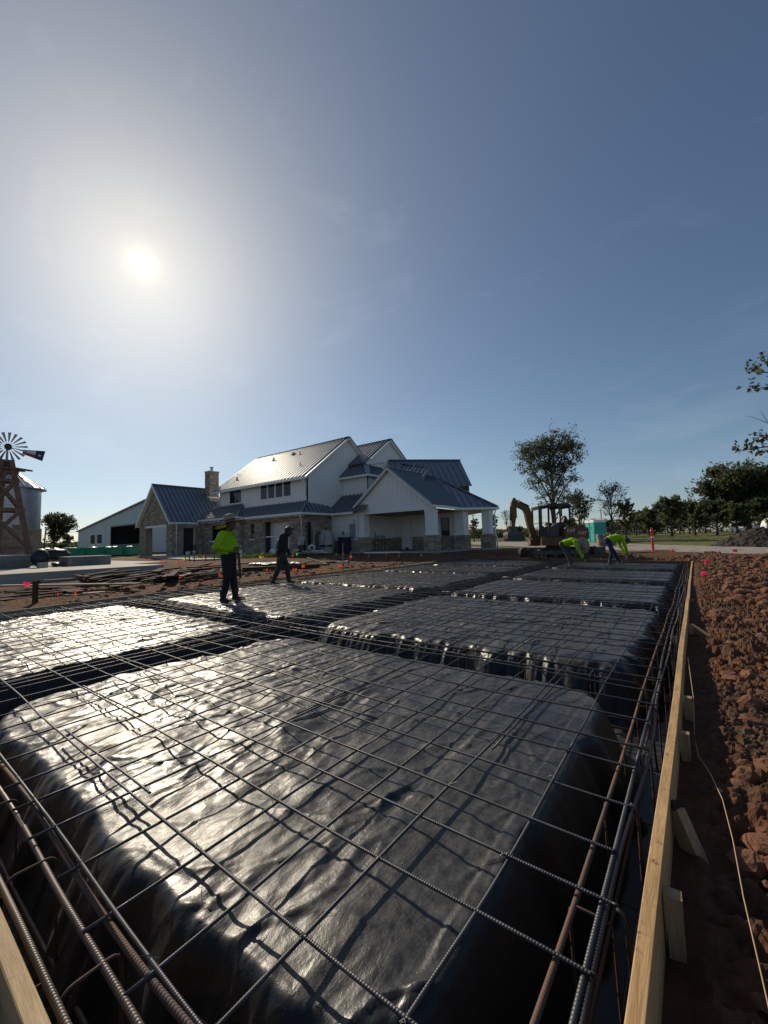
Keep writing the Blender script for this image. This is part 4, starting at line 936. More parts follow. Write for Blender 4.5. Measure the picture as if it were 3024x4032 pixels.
    roof_plane(H,[(-22.98,24.2,6.45),(-19.9,24.2,6.45),(-21.1,25.4,7.45),(-22.98,25.4,7.45)]); roof_plane(H,[(-19.9,24.2,6.45),(-19.9,27.6,6.45),(-21.1,27.6,7.45),(-21.1,25.4,7.45)])
    cap(H,(-19.95,24.25,6.47),(-21.1,25.4,7.47),0.42,'hip_cap'); gutter(H,(-22.98,24.16,6.44),(-19.86,24.16,6.44)); gutter(H,(-19.86,24.2,6.44),(-19.86,27.6,6.44))
    roof_plane(H,[(-22.98,25.4,7.45),(-21.1,25.4,7.45),(-21.1,28.0,8.0),(-22.98,28.0,8.0)])
    # ---- second gable facing right, behind
    wq = Wall(H,-21.2,25.6,0,1,6.4); siding_wall(wq,[(0,4.5),(6.4,4.5),(6.4,7.9),(3.15,10.0),(0,7.65)],step=0.5)
    gable_trim(H,wq,-0.3,7.62,3.15,10.15,6.7,7.72,d=0.3)
    roof_plane(H,[(-30,25.3,7.62),(-20.88,25.3,7.62),(-20.88,28.75,10.15),(-30,28.75,10.15)]); roof_plane(H,[(-20.88,32.3,7.72),(-30,32.3,7.72),(-30,28.75,10.15),(-20.88,28.75,10.15)]); cap(H,(-30,28.75,10.15),(-20.86,28.75,10.15),0.3)
    # ---- garage porch: gable facing the slab, columns, back wall
    wf = Wall(H,-20.85,23.35,1,0,7.2)
    siding_wall(wf,[(0.1,3.42),(7.1,3.42),(3.6,6.24)],step=0.40)
    mb = MB(); wf.rect(mb,0.0,7.2,3.20,3.42,-0.3,0.03); mb.build('beam', MT['trim'], H)
    gable_trim(H,wf,-0.12,3.50,3.62,6.47,7.32,3.50,d=0.35,h=0.2)
    yb2 = 29.0
    roof_plane(H,[(-13.55,22.98,3.5),(-13.55,27.4,3.5),(-17.22,29.6,6.45),(-17.22,22.98,6.45)],w=0.36)
    roof_plane(H,[(-20.95,29.0,3.5),(-20.95,22.98,3.5),(-17.22,22.98,6.45),(-17.22,29.0,6.45)],w=0.36)
    cap(H,(-17.22,22.95,6.46),(-17.22,29.5,6.46),0.22); gutter(H,(-13.5,22.95,3.48),(-13.5,27.3,3.48))
    def column(cx, cy, z0, ztop, name='porch_column'):
        mb = MB(); mb.bb(cx-0.42,cx+0.42,cy-0.42,cy+0.42,z0-0.1,z0+1.0)
        col = mb.build(name, MT['mortar'], H)
        mb = MB(); mb.box((cx,cy,z0+1.035),(0.96,0.96,0.07)); mb.build('column_cap', MT['stone2'], col)
        mb = MB(); mb.bb(cx-0.29,cx+0.29,cy-0.29,cy+0.29,z0+1.07,ztop)
        for sx in (-1,1):
            for sy in (-1,1): mb.box((cx+sx*0.26,cy+sy*0.26,(z0+1.07+ztop)/2),(0.11,0.11,ztop-z0-1.08))
        mb.box((cx,cy,z0+1.14),(0.68,0.68,0.13)); mb.box((cx,cy,ztop-0.09),(0.68,0.68,0.17)); mb.build('shaft', MT['trim'], col)
        stone_face(Wall(H,cx-0.42,cy-0.42,1,0,0.84),0,0.84,z0-0.08,z0+1.0,seed=int(cx*7)); stone_face(Wall(H,cx+0.42,cy-0.42,0,1,0.84),0,0.84,z0-0.08,z0+1.0,seed=int(cy*9))
    column(-20.05,23.68,FL,3.2); column(-14.06,23.68,FL,3.2); column(-12.45,29.2,FL,3.25)
    wk = Wall(H,-20.5,28.0,1,0,6.6); hk = [(1.05,1.95,FL,2.75),(4.75,5.45,1.30,2.85)]
    siding_wall(wk,[(0,1.45),(6.6,1.45),(6.6,3.3),(0,3.3)],hk,step=0.45); stone_face(wk,0,6.6,FL,1.45,hk,seed=20)
    mb = MB(); wk.rect(mb,0,6.6,FL-0.1,1.45,-0.12,0); mb.build('stone_backing', MT['mortar'], H)
    mb = MB(); wk.rect(mb,1.08,1.92,FL,2.70,0.045,0.085); dd = mb.build('door', MT['trim'], H); mb = MB(); wk.rect(mb,1.82,1.88,1.35,1.45,0.086,0.12); mb.build('handle', MT['frame_black'], dd)
    mb = MB(); wk.rect(mb,1.95,2.02,FL,2.75,0.045,0.09); wk.rect(mb,0.98,1.05,FL,2.75,0.045,0.09); mb.build('door_casing', MT['siding'], H)
    window(wk,4.75,5.45,1.46,2.85,0,1,trim=False,d=0.05)
    # corner block beside the window, and wall running back at 45 degrees
    mb = MB(); mb.bb(-14.45,-13.55,27.5,28.5,FL-0.1,1.45); mb.build('stone_backing', MT['mortar'], H)
    stone_face(Wall(H,-14.45,27.5,1,0,0.9),0,0.9,FL-0.08,1.45,seed=22); stone_face(Wall(H,-13.55,27.5,0,1,1.0),0,1.0,FL-0.08,1.45,seed=23)
    mb = MB(); mb.bb(-14.38,-13.62,27.57,28.4,1.45,3.3); mb.box((-14.0,27.99,1.50),(0.98,1.0,0.1)); mb.build('corner_post', MT['trim'], H)
    w45 = Wall(H,-13.7,28.4,-0.707,0.707,6); siding_wall(w45,[(0,FL),(6,FL),(6,3.3),(0,3.3)],bat=False)
    w46 = Wall(H,-20.5,23.5,0,1,4.5); siding_wall(w46,[(0.4,1.4),(4.5,1.4),(4.5,3.3),(0.4,3.3)],step=0.45); stone_face(w46,0.4,4.5,FL,1.4,seed=24); mb = MB(); w46.rect(mb,0.4,4.5,FL,1.4,-0.1,0); mb.build('stone_backing', MT['mortar'], H)
    mb = MB(); mb.bb(-20.7,-13.7,23.4,28.0,3.24,3.28); mb.add([(-13.7,23.4,3.26),(-13.7,27.3,3.26),(-11.9,29.4,3.26),(-15.5,33,3.26),(-18,30,3.26),(-18,28.1,3.26)],[(0,1,2,3,4,5)]); mb.build('porch_ceiling', MT['soffit'], H)
    # ---- wing turned 45 degrees: low hip roof with a higher gable roof behind
    E1 = V3((-13.55,27.4,3.5)); A = V3((.7071,.7071,0)); Nn = V3((-.7071,.7071,0))
    L = lambda a, n, z: E1+A*a+Nn*n+V3((0,0,z-3.5))
    roof_plane(H,[L(0,0,3.5),L(2.75,0,3.5),L(-1.6,4.95,6.95),L(-3.1,4.95,6.95)],w=0.5)
    roof_plane(H,[L(2.75,0,3.5),L(2.75,7.5,3.5),L(-1.6,4.95,6.95)],w=0.5)
    cap(H,L(2.75,0,3.52),L(-1.6,4.95,6.97),0.28,'hip_cap'); gutter(H,L(-0.1,-0.04,3.48),L(2.8,-0.04,3.48)); gutter(H,L(2.79,0.05,3.48),L(2.79,7.5,3.48))
    downspout(H,[tuple(L(2.6,0.15,3.3)),tuple(L(2.55,0.25,3.05)),tuple(L(2.5,0.12,2.8)),tuple(L(2.45,0.02,1.5)),tuple(L(2.5,-0.12,1.2)),tuple(L(2.5,-0.12,0.4))])
    roof_plane(H,[L(-4.5,2.9,5.5),L(1.85,2.9,5.5),L(2.05,6.3,8.3),L(-4.5,6.3,8.3)],w=0.5); roof_plane(H,[L(2.05,9.7,5.5),L(-4.5,9.7,5.5),L(-4.5,6.3,8.3),L(2.05,6.3,8.3)],w=0.5); cap(H,L(-4.5,6.3,8.3),L(2.06,6.3,8.3),0.28)
    mb = MB(); mb.add([tuple(L(1.75,3.2,3.3)),tuple(L(1.75,9.4,3.3)),tuple(L(1.75,9.4,5.6)),tuple(L(1.85,6.3,8.2)),tuple(L(1.7,3.2,5.6))],[(0,1,2,3,4)]); mb.build('siding', MT['siding'], H)
    # mid roof behind the garage ridge
    roof_plane(H,[(-19.9,24.9,5.2),(-15.9,25.6,5.2),(-17.1,28.6,7.1),(-20.2,29.2,7.9)],w=0.4); cap(H,(-20.3,29.2,7.95),(-17.0,28.55,7.15),0.22)
    mb = MB(); mb.cyl((-17.6,27.2,6.2),(-17.6,27.2,7.3),0.04,8); mb.cyl((-17.6,27.2,6.25),(-17.6,27.2,6.45),0.14,8); mb.build('vent_pipe', MT['roof_metal'], H)
    # floor slabs of house and porches
    mb = MB(); mb.bb(-42.4,-30.1,16.6,22.5,0.10,FL); mb.bb(-30.1,-22.6,19.7,24,0.10,FL-0.003); mb.bb(-20.8,-13.3,23.0,28.2,0.10,FL-0.006); mb.add([tuple(L(0,-0.1,FL-0.01)),tuple(L(2.9,-0.1,FL-0.01)),tuple(L(2.9,7,FL-0.01)),tuple(L(-3,7,FL-0.01))]+[tuple(L(0,-0.1,0.1)),tuple(L(2.9,-0.1,0.1)),tuple(L(2.9,7,0.1)),tuple(L(-3,7,0.1))],[(0,1,2,3),(0,4,5,1),(1,5,6,2)]); mb.build('floor_slab', MT['slab'], H)
    finish_stones(H)
make_house()
# ---------------------------------------------------------------- metal barn behind the house
mk('barn_metal', (0.52,0.55,0.60), 0.5, 0.15, var=0.03, vscale=0.5)
def make_barn():
    B = thing('metal_barn', 'long pale metal barn with an open bay and two dark windows behind the stone gable', 'barn', (-70,30,0.8))
    w = Wall(B,-88.67,25.0,1,0,36); z0 = 0.5
    hl = [(5.9,8.0,2.0,3.55),(9.0,11.2,2.0,3.55),(15.0,27.3,1.75,4.5)]
    def sl(a): return 4.42+0.122*min(a,31)-0.122*max(0,a-31)
    mb = MB()
    for p, q, zz in ((0,15.0,None),(15.0,27.3,4.5),(27.3,31,None),(31,36,None)):
        w.slab(mb,[(p,zz or z0),(q,zz or z0),(q,sl(q)),(p,sl(p))],-0.1,0)
    mb.build('wall', MT['barn_metal'], B)
    for i in range(72):
        a = i*0.5+0.2
        b0 = 4.5 if 15 < a < 27.3 else z0
        if any(h[0]-.15 < a < h[1]+.15 for h in hl[:2]): b0 = 3.7
        m = MB(); w.rect(m,a-0.03,a+0.03,b0,sl(a)-0.05,0.001,0.03); m.build('wall_rib', MT['barn_metal'], B)
    for q in hl[:2]: window(w,*q,0,1,gl='interior')
    window(w,26.2,27.6,5.9,7.1,0,1,False)
    mb = MB(); w.rect(mb,14.8,15.0,z0,4.7,-0.1,0.05); w.rect(mb,27.3,27.5,z0,4.7,-0.1,0.05); w.rect(mb,15.0,27.3,4.5,4.7,-0.1,0.05); mb.build('bay_frame', MT['frame_black'], B)
    mb = MB(); w.rect(mb,15.0,27.3,z0-0.2,1.75,-0.3,0.02); mb.build('low_wall', MT['cmu'], B)
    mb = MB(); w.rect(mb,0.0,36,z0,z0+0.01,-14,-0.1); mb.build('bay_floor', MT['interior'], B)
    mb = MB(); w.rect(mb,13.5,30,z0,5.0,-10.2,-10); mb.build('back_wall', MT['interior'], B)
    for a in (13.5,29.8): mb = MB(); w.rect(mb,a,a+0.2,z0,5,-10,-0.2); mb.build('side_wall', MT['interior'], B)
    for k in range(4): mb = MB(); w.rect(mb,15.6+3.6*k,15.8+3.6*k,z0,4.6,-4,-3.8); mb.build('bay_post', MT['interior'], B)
    mb = MB(); w.slab(mb,[(-0.8,4.27),(31,8.15),(31,8.30),(-0.8,4.42)],-16,0.35); w.slab(mb,[(31,8.15),(36.6,7.46),(36.6,7.61),(31,8.30)],-16,0.35); mb.build('roof', MT['roof_metal'], B)
    mb = MB(); w.rect(mb,20.5,26.5,1.75,3.0,-9,-8.9); w.slab(mb,[(20.3,3.0),(26.7,3.0),(23.5,4.1)],-9,-8.9); mb.build('inner_shed', MT['barn_metal'], B)
    mb = MB(); w.rect(mb,-0.1,0.0,z0,4.4,0,0.12); mb.build('gutter', MT['trim'], B)
make_barn()
# ---------------------------------------------------------------- site left of the slab: patio, walls, lumber
mk('block_grey', (0.27,0.265,0.26), 0.9, base2=(0.18,0.178,0.172), vscale=4, bump=0.4, bscale=40)
mk('block_tan', (0.34,0.295,0.235), 0.9, base2=(0.20,0.175,0.14), vscale=4, bump=0.4, bscale=30)
mk('wrap_green', (0.03,0.30,0.20), 0.25, base2=(0.10,0.42,0.32), vscale=4, bump=0.3, bscale=9)
mk('bag_black', (0.012,0.014,0.022), 0.5, bump=0.4, bscale=6)
mk('orange_wood', (0.42,0.20,0.075), 0.6, base2=(0.30,0.14,0.05), vscale=3, stretch=(3,3,.7))
mk('cedar', (0.22,0.125,0.085), 0.75, base2=(0.12,0.07,0.05), vscale=3, stretch=(4,4,.8), bump=0.2, bscale=10)
mk('galv', (0.45,0.46,0.48), 0.33, 0.85, var=0.1, vscale=3)
mk('blade', (0.30,0.31,0.33), 0.5, 0.4)
mk('flag_red', (0.35,0.03,0.03), 0.6); mk('flag_white', (0.7,0.7,0.7), 0.6); mk('flag_blue', (0.02,0.03,0.10), 0.6)
def make_patio():
    mb = MB(); mb.bb(-33,-18.7,-4,8.4,0.02,FL); mb.build('concrete_patio', MT['slab'], kind='structure')
    mb = MB(); mb.add([(-24.0,12.6,0.39),(-23.2,13.9,0.39),(-36.5,17.5,0.42),(-36.5,14.6,0.42),(-24.0,12.6,0.1),(-23.2,13.9,0.1),(-36.5,17.5,0.1),(-36.5,14.6,0.1)],[(0,1,2,3),(0,4,5,1),(1,5,6,2),(3,7,4,0)]); mb.build('walkway', MT['slab'], kind='structure')
    mb = MB(); mb.bb(-33,-24.5,8.9,11.2,0.05,0.34); mb.build('lower_slab', MT['slab'], kind='structure')
    # long masonry bench: two courses of split blocks, each block apart
    R = random.Random(2)
    def blockwall(name, label, cat, x0, x1, y0, y1, z0, courses, h, bl, mat, capz=0.0, face='x'):
        t = thing(name, label, cat, ((x0+x1)/2,(y0+y1)/2,z0)); 
        mb = MB(); mb.bb(x0+0.03,x1-0.03,y0+0.03,y1-0.03,z0,z0+courses*h-0.01); mb.build('core_wall', MT['mortar'], t)
        for c in range(courses):
            zz0, zz1 = z0+c*h, z0+(c+1)*h-0.006
            for ax in ('x','y'):
                a, b = (y0,y1) if ax == 'x' else (x0,x1-0.10)
                p = a-(bl/2 if c % 2 else 0)
                while p < b-0.02:
                    q0, q1 = max(p,a), min(p+bl,b); p += bl
                    if q1-q0 < 0.05: continue
                    d = R.uniform(0,0.012); m = MB()
                    if ax == 'x': m.bb(x1-0.10,x1+d,q0+0.004,q1-0.004,zz0,zz1)
                    else: m.bb(q0+0.004,q1-0.004,y0-d,y0+0.10,zz0,zz1)
                    m.build('block', mat[R.randrange(len(mat))], t)
        if capz:
            m = MB(); m.bb(x0-0.02,x1+0.03,y0-0.03,y1+0.02,z0+courses*h,z0+courses*h+capz); m.build('cap_stone', MT['slab'], t)
        return t
    blockwall('block_bench','long low grey block bench standing on the concrete patio','bench',-24.35,-23.1,6.1,7.85,FL,2,0.2,0.42,[MT['block_grey'],MT['cmu']],0.04)
    blockwall('stone_ledge','low grey masonry ledge under the wooden windmill tower','masonry ledge',-27.2,-24.2,1.6,5.0,FL,3,0.18,0.62,[MT['block_grey'],MT['cmu']],0.05)
    blockwall('block_wall','tall tan block wall behind the windmill tower','wall',-31.6,-28.6,1.0,6.35,0.2,11,0.2,0.36,[MT['block_tan'],MT['stone1'],MT['block_grey']])
    mb = MB(); mb.bb(-29.3,-28.9,5.2,5.55,2.42,2.62); tag(mb.build('cap_block', MT['block_grey']),'loose grey block lying on top of the tan block wall','block')
    mb = MB(); mb.cyl((-28.55,6.45,1.3),(-28.5,6.5,2.35),0.04,6); tag(mb.build('pipe', MT['rebar_mixed']),'thin dark pipe standing against the end of the tan block wall','pipe')
    mb = MB(); mb.blob((-23.75,5.25,0.85),(0.38,0.34,0.42),3,0.05,R); o = mb.build('black_bag', MT['bag_black'], smooth=True); tag(o,'bulging black bag leaning on the grey ledge beside the bench','bag')
    m2 = MB(); 
    mb = MB(); mb.blob((-25.6,6.3,0.95),(0.40,0.55,0.32),3,0.14,R); tag(mb.build('dark_bundle', MT['bag_black'], smooth=True),'dark lumpy bundle lying between the black bag and green pallets','bundle')
    mb = MB(); mb.bb(-23.35,-23.05,5.05,5.38,FL,FL+0.24); tag(mb.build('pale_block', MT['stone2']),'small pale stone block on the patio under the black bag','block')
    mb = MB(); 
    for i in range(5): mb.blob((-23.4-0.3*i,5.75+0.05*i,FL+0.10),(0.22,0.10,0.09),2,0.2,R)
    tag(mb.build('rag_heap', MT['bag_black'], smooth=True),'dark crumpled rags between bag and bench','rags')
    for i in range(5):
        t = i/4; x, y = -44.7-0.0*t, 10.6+6.2*t
        g = thing('wrapped_pallet', ['first','second','third','fourth','last'][i]+' green shrink wrapped stone pallet counted from the black bag','pallet',(x,y,0.38),0.3,'green wrapped pallets behind the bench')
        mb = MB(); mb.box((0,0,0.55),(1.2,1.35,0.80)); 
        for q in range(3): mb.blob((R.uniform(-.3,.3),R.uniform(-.35,.35),0.95),(0.3,0.32,0.05),2,0.2,R)
        mb.build('wrap', MT['wrap_green'], g, world=False); g2 = MB()
        for q in (-0.3,0,0.3): g2.box((0,q*1.6,0.05),(1.2,0.09,0.1))
        g2.box((0,0,0.12),(1.22,1.38,0.035)); g2.build('pallet_base', MT['wood_dark'], g, world=False)
make_patio()
def make_windmill():
    c = V3((-25.93,4.36,0)); u = V3((.166,.986,0)); v = V3((.986,-.166,0)); zb = 1.02
    W = thing('windmill', 'wooden tower windmill with steel blades and a Texas flag tail', 'windmill', (c.x,c.y,zb))
    P = lambda a, z, d=0.0: c+u*a+v*d+V3((0,0,z))
    ztop = 5.5
    for sa in (-1,1):
        for sd in (-1,1):
            mb = MB(); mb.beam(P(sa*0.92,zb,sd*0.8),P(sa*0.17,ztop,sd*0.17),0.20,0.20,up=(u.x,u.y,0)); mb.build('leg', MT['cedar'], W)
    def wd(z): k = (z-zb)/(ztop-zb); return 0.92+(0.17-0.92)*k, 0.8+(0.17-0.8)*k
    lev = [1.35,3.15,4.55]
    for z in lev:
        a, d = wd(z)
        for sd in (-1,1): mb = MB(); mb.beam(P(-a-.12,z,sd*(d+0.11)),P(a+.12,z,sd*(d+0.11)),0.05,0.16); mb.build('crossbar', MT['cedar'], W)
        for sa in (-1,1): mb = MB(); mb.beam(P(sa*(a+.11),z,-d-.12),P(sa*(a+.11),z,d+.12),0.05,0.16); mb.build('crossbar', MT['cedar'], W)
    for z0, z1 in zip(lev[:-1],lev[1:]):
        a0, d0 = wd(z0); a1, d1 = wd(z1)
        for sd in (1,-1):
            for s in (1,-1): mb = MB(); mb.beam(P(-s*a0,z0,sd*(d0+.09+.02*s)),P(s*a1,z1,sd*(d1+.09+.02*s)),0.04,0.13); mb.build('brace', MT['cedar'], W)
    mb = MB(); 
    a0,d0 = wd(1.4); a1,d1 = wd(4.9)
    mb.add([tuple(P(a0-.1,1.4,-d0)),tuple(P(a0-.1,1.4,d0*.2)),tuple(P(a1-.05,4.9,d1*.6)),tuple(P(a1-.05,4.9,-d1)),tuple(P(a0-.14,1.4,-d0)),tuple(P(a0-.14,1.4,d0*.2)),tuple(P(a1-.09,4.9,d1*.6)),tuple(P(a1-.09,4.9,-d1))],[(0,1,2,3),(7,6,5,4),(0,4,5,1),(1,5,6,2),(2,6,7,3),(3,7,4,0)]); mb.build('plywood_side', MT['orange_wood'], W)
    mb = MB(); mb.add([tuple(P(-a0,1.1,d0*.98)),tuple(P(-a0*.12,1.1,d0*.98)),tuple(P(-a1*.05,4.9,d1)),tuple(P(-a1,4.9,d1)),tuple(P(-a0,1.1,d0*.93)),tuple(P(-a0*.12,1.1,d0*.93)),tuple(P(-a1*.05,4.9,d1*.9)),tuple(P(-a1,4.9,d1*.9))],[(0,1,2,3),(7,6,5,4),(0,4,5,1),(1,5,6,2),(2,6,7,3),(3,7,4,0)]); mb.build('plank_side', MT['cedar'], W)
    mb = MB(); M = Matrix((v,u,V3((0,0,1)))).transposed(); mb.box(P(0.05,5.12),(0.8,1.25,0.05),M=M); mb.box(P(0,4.98),(0.5,0.9,0.16),M=M); mb.build('platform', MT['cedar'], W)
    mb = MB(); mb.add([tuple(P(0.3,5.2,.3)),tuple(P(0.95,5.13,.2)),tuple(P(0.95,5.11,-.2)),tuple(P(0.3,5.16,-.3))],[(0,1,2,3),(3,2,1,0)]); mb.beam(P(0.1,5.17,0),P(0.95,5.12,0),0.3,0.03); mb.build('loose_board', MT['cedar'], W)
    mb = MB(); mb.box(P(0,5.50),(0.46,0.46,0.10),M=M); mb.box(P(0,5.25),(0.28,0.28,0.4),M=M); mb.build('cap_block', MT['cedar'], W)
    mb = MB(); mb.cyl(P(0,5.5),P(0,6.1),0.05,8); mb.build('mast', MT['galv'], W)
    hub = MB(); hub.cyl(P(0.03,6.16,0.35),P(0.03,6.16,0.10),0.14,14); hub.build('hub', MT['frame_black'], W)
    for k in range(18):
        an = 2*math.pi*(k+0.35)/18; cs, sn = math.cos(an), math.sin(an)
        def B(r, s, d): return P(0.03+r*cs-s*sn, 6.16+r*sn+s*cs, 0.25+d)
        r0, r1, w0, w1 = 0.26, 0.70, 0.024, 0.060
        q = [B(r0,-w0,.02),B(r1,-w1,.05),B(r1,w1,-.05),B(r0,w0,-.02)]; q2 = [p-v*0.006 for p in q]
        mb = MB(); mb.add(q+q2,[(0,1,2,3),(7,6,5,4),(0,4,5,1),(1,5,6,2),(2,6,7,3),(3,7,4,0)]); mb.cyl(B(0.05,0,0),B(r0+0.05,0,0),0.009,5); mb.build('blade', MT['blade'], W)
    mb = MB(); mb.cyl(P(0.1,6.16,0.0),P(0.62,6.10,0),0.02,6); mb.build('tail_boom', MT['galv'], W)
    # tail vane painted as the Texas flag
    def vane(name, pts, mat, d=0.0):
        q = [P(a,z,d+0.008) for a,z in pts]; q2 = [P(a,z,d-0.008) for a,z in pts]; n = len(pts)
        mb = MB(); mb.add(q+q2,[tuple(range(n)),tuple(range(2*n-1,n-1,-1))]+[(i,i+n,(i+1)%n+n,(i+1)%n) for i in range(n)]); return mb.build(name, MT[mat], W)
    vane('vane_white',[(0.56,6.14),(1.06,6.16),(1.03,5.94),(0.555,6.02)],'flag_white'); vane('vane_red',[(0.555,6.02),(1.03,5.94),(1.00,5.76),(0.54,5.93)],'flag_red')
    vb = vane('vane_blue',[(1.06,6.16),(1.41,6.17),(1.30,5.65),(1.00,5.76)],'flag_blue')
    st = []
    for k in range(10): r = 0.085 if k % 2 == 0 else 0.034; an = math.pi/2+k*math.pi/5; st.append((1.19+r*math.cos(an),5.92+r*math.sin(an)))
    q = [P(a,z,0.012) for a,z in st]; mb = MB(); mb.add(q+[P(1.19,5.92,0.012)],[(i,(i+1)%10,10) for i in range(10)]); mb.build('star', MT['flag_white'], vb)
make_windmill()
def make_silo():
    S = thing('grain_silo', 'small corrugated steel silo behind the windmill tower', 'silo', (-39.4,7.0,0.3))
    pr = []; z = 0.3
    while z < 5.75: pr += [(1.60,z),(1.64,z+0.055),(1.60,z+0.11)]; z += 0.115
    mb = MB(); mb.lathe(pr,(-39.4,7.0,0),36); mb.build('wall', MT['galv'], S, smooth=True)
    mb = MB(); mb.lathe([(1.95,5.68),(1.93,5.75),(0.30,6.85),(0.28,6.95),(0.05,7.05)],(-39.4,7.0,0),20); mb.build('roof', MT['galv'], S)
    for k in range(20):
        an = 2*math.pi*(k+.5)/20; mb = MB(); mb.beam((-39.4+1.9*math.cos(an),7+1.9*math.sin(an),5.79),(-39.4+0.32*math.cos(an),7+0.32*math.sin(an),6.88),0.05,0.05); mb.build('roof_rib', MT['galv'], S)
make_silo()
def make_lumber():
    D = [('p',-16.18,2.67,-10.91,5.43,.24,.24,'long pale plank lying across the top of the lumber heap'),('p',-17.61,4.0,-16.66,5.22,.22,.22,'short pale plank behind the long plank, near the patio'),('p',-12.33,3.27,-12.72,4.49,.1,.34,'wide pale sheet of wood on the soil behind the orange flags'),('d',-14.56,3.7,-12.37,3.48,.14,.3,0),('d',-15.02,4.38,-25.66,12.21,.2,.2,0),('d',-15.27,4.26,-22.55,10.2,.14,.2,0),('d',-14.83,4.42,-24.48,12.1,.28,.18,0),('d',-15.53,5.17,-22.59,11.74,.12,.25,0),('d',-14.43,5.36,-21.48,11.44,.32,.18,0),('d',-16.23,6.53,-19.34,10.56,.22,.2,0),('d',-12.5,5.8,-22.09,11.12,.36,.2,0),('d',-12.8,5.8,-21.01,10.13,.3,.2,0),('d',-13.85,5.88,-18.32,10.45,.1,.22,0),('d',-13.37,6.45,-13.2,7.78,.08,.2,0),('p',-12.6,6.17,-16.63,8.99,.26,.12,'narrow pale batten on the right end of the lumber heap'),('p',-13.61,6.46,-16.65,8.42,.3,.1,'second narrow pale batten, just left of the other on the heap'),('p',-15.95,5.72,-16.44,6.66,.26,.3,'pale wide offcut lying on the lumber heap'),('d',-13.83,2.29,-14.17,3.11,.1,.22,0),('d',-12.9,2.14,-13.69,3.82,.07,.2,0),('d',-13.68,2.55,-13.79,3.65,.14,.2,0),('d',-12.84,2.82,-13.25,3.9,.18,.2,0),('d',-13.26,3.87,-12.72,4.6,.06,.25,0),('d',-16.72,8.06,-17.77,10.32,.12,.2,0),('d',-14.2,5.5,-14.7,6.57,.06,.2,0),('d',-15.62,8.43,-16.79,11.48,.08,.18,0),('d',-18.0,8.8,-22.0,12.8,.2,.2,0),('p',-14.76,8.16,-14.65,9.37,.07,.12,'thin pale batten on the soil behind the standing worker'),('d',-19.9,10.6,-22.1,14.34,.1,.2,0),('d',-15.15,2.61,-14.89,3.78,.16,.2,0),('p',-14.24,2.49,-14.19,3.11,.18,.06,'thin pale strip on dark boards near the wide stake')]
    R = random.Random(9); DN = {}
    for i in range(34):
        x = -13.0-3.6*R.random(); y = 4.2+3.6*R.random(); a = R.uniform(-0.7,0.7)+2.45; l = R.uniform(1.0,3.0)
        D.append(('d',x,y,x+l*math.cos(a),y+l*math.sin(a),0.10+0.34*R.random(),R.choice((.14,.18,.24)),0))
    for k, x0, y0, x1, y1, z, w, lab in D:
        a = V3((x0,y0,z)); b = V3((x1,y1,z)); d = b-a
        if d.length > 4.6: d = d.normalized()*4.6
        b = a+d; b.z += R.uniform(-.06,.05); a.z += R.uniform(-.04,.03)
        mb = MB(); mb.beam(a,b,w,0.042); o = mb.build('lumber_board', MT['wood_grey' if k == 'p' else 'wood_dark'])
        if lab: tag(o,lab,'board','boards of the scattered lumber heap')
        else:
            mx, my = (a.x+b.x)/2, (a.y+b.y)/2; n_ = DN.get(int(mx < -14.6)+2*int(my > 6.5),0); DN[int(mx < -14.6)+2*int(my > 6.5)] = n_+1
            where = ('in the near right of the heap by the form','in the far left of the heap by the patio','at the heap\'s right end, by the straw hat worker','in the heap part rising towards the stone gable')[int(mx < -14.6)+2*int(my > 6.5)]
            tag(o,('dark weathered board ' if d.length > 2.6 else 'short dark board offcut ')+where,'board','dark boards of the scattered lumber heap, '+where)
    # second small board pile and black tarp strip beyond it
    for i,(a,b,w,l) in enumerate([((-15.95,13.9,.12),(-14.5,14.3,.12),.5,'broad grey panel lying on the far soil before the house'),((-16.3,14.6,.42),(-14.6,14.4,.10),.12,'long pale batten slanting over the broad grey panel'),((-16.4,14.4,.15),(-15.5,15.2,.36),.14,'short brown board propped on the broad grey panel')]):
        mb = MB(); mb.beam(a,b,w,0.05); tag(mb.build('lumber_board', MT['wood_grey' if i else 'wood_dark']),l,'board')
    mb = MB(); mb.beam((-15.2,10.0,.14),(-13.6,12.9,.14),0.10,0.20); tag(mb.build('timber', MT['wood_dark']),'thick dark timber lying behind the two standing workers','timber')
    def tarp(pts, label, r=0.16):
        mb = MB(); n = len(pts)
        vs = []; 
        for i,(x,y) in enumerate(pts):
            z = gzf(x,y); p0 = V3(pts[max(0,i-1)]+(0,)); p1 = V3(pts[min(n-1,i+1)]+(0,)); t = (p1-p0).normalized(); s = V3((t.y,-t.x,0))
            for k in range(7):
                a = math.pi*k/6; vs.append(V3((x,y,z-0.01))+s*(math.cos(a)*r*2*(1+.3*R.uniform(-1,1)))+V3((0,0,math.sin(a)*r*(1+.45*R.uniform(-1,1)))))
        mb.add(vs,[(i*7+j,i*7+j+1,(i+1)*7+j+1,(i+1)*7+j) for i in range(n-1) for j in range(6)]); o = mb.build('black_tarp', MT['film'], smooth=True); tag(o,label,'tarp','crumpled black plastic strips on the soil')
    P = [(-18.4+0.35*i,12.6+0.16*i+0.1*math.sin(i*1.3)) for i in range(9)]; tarp(P,'crumpled black plastic strip on the soil between the two standing workers')
    tarp([(-15.6+.25*i,15.4+.13*i) for i in range(5)],'small black plastic scrap right of the slanting batten',0.11)
    tarp([(-16.6+.3*i,17.2+.12*i) for i in range(5)],'flat dark plastic scrap on the soil before the dark bin',0.07)
make_lumber()
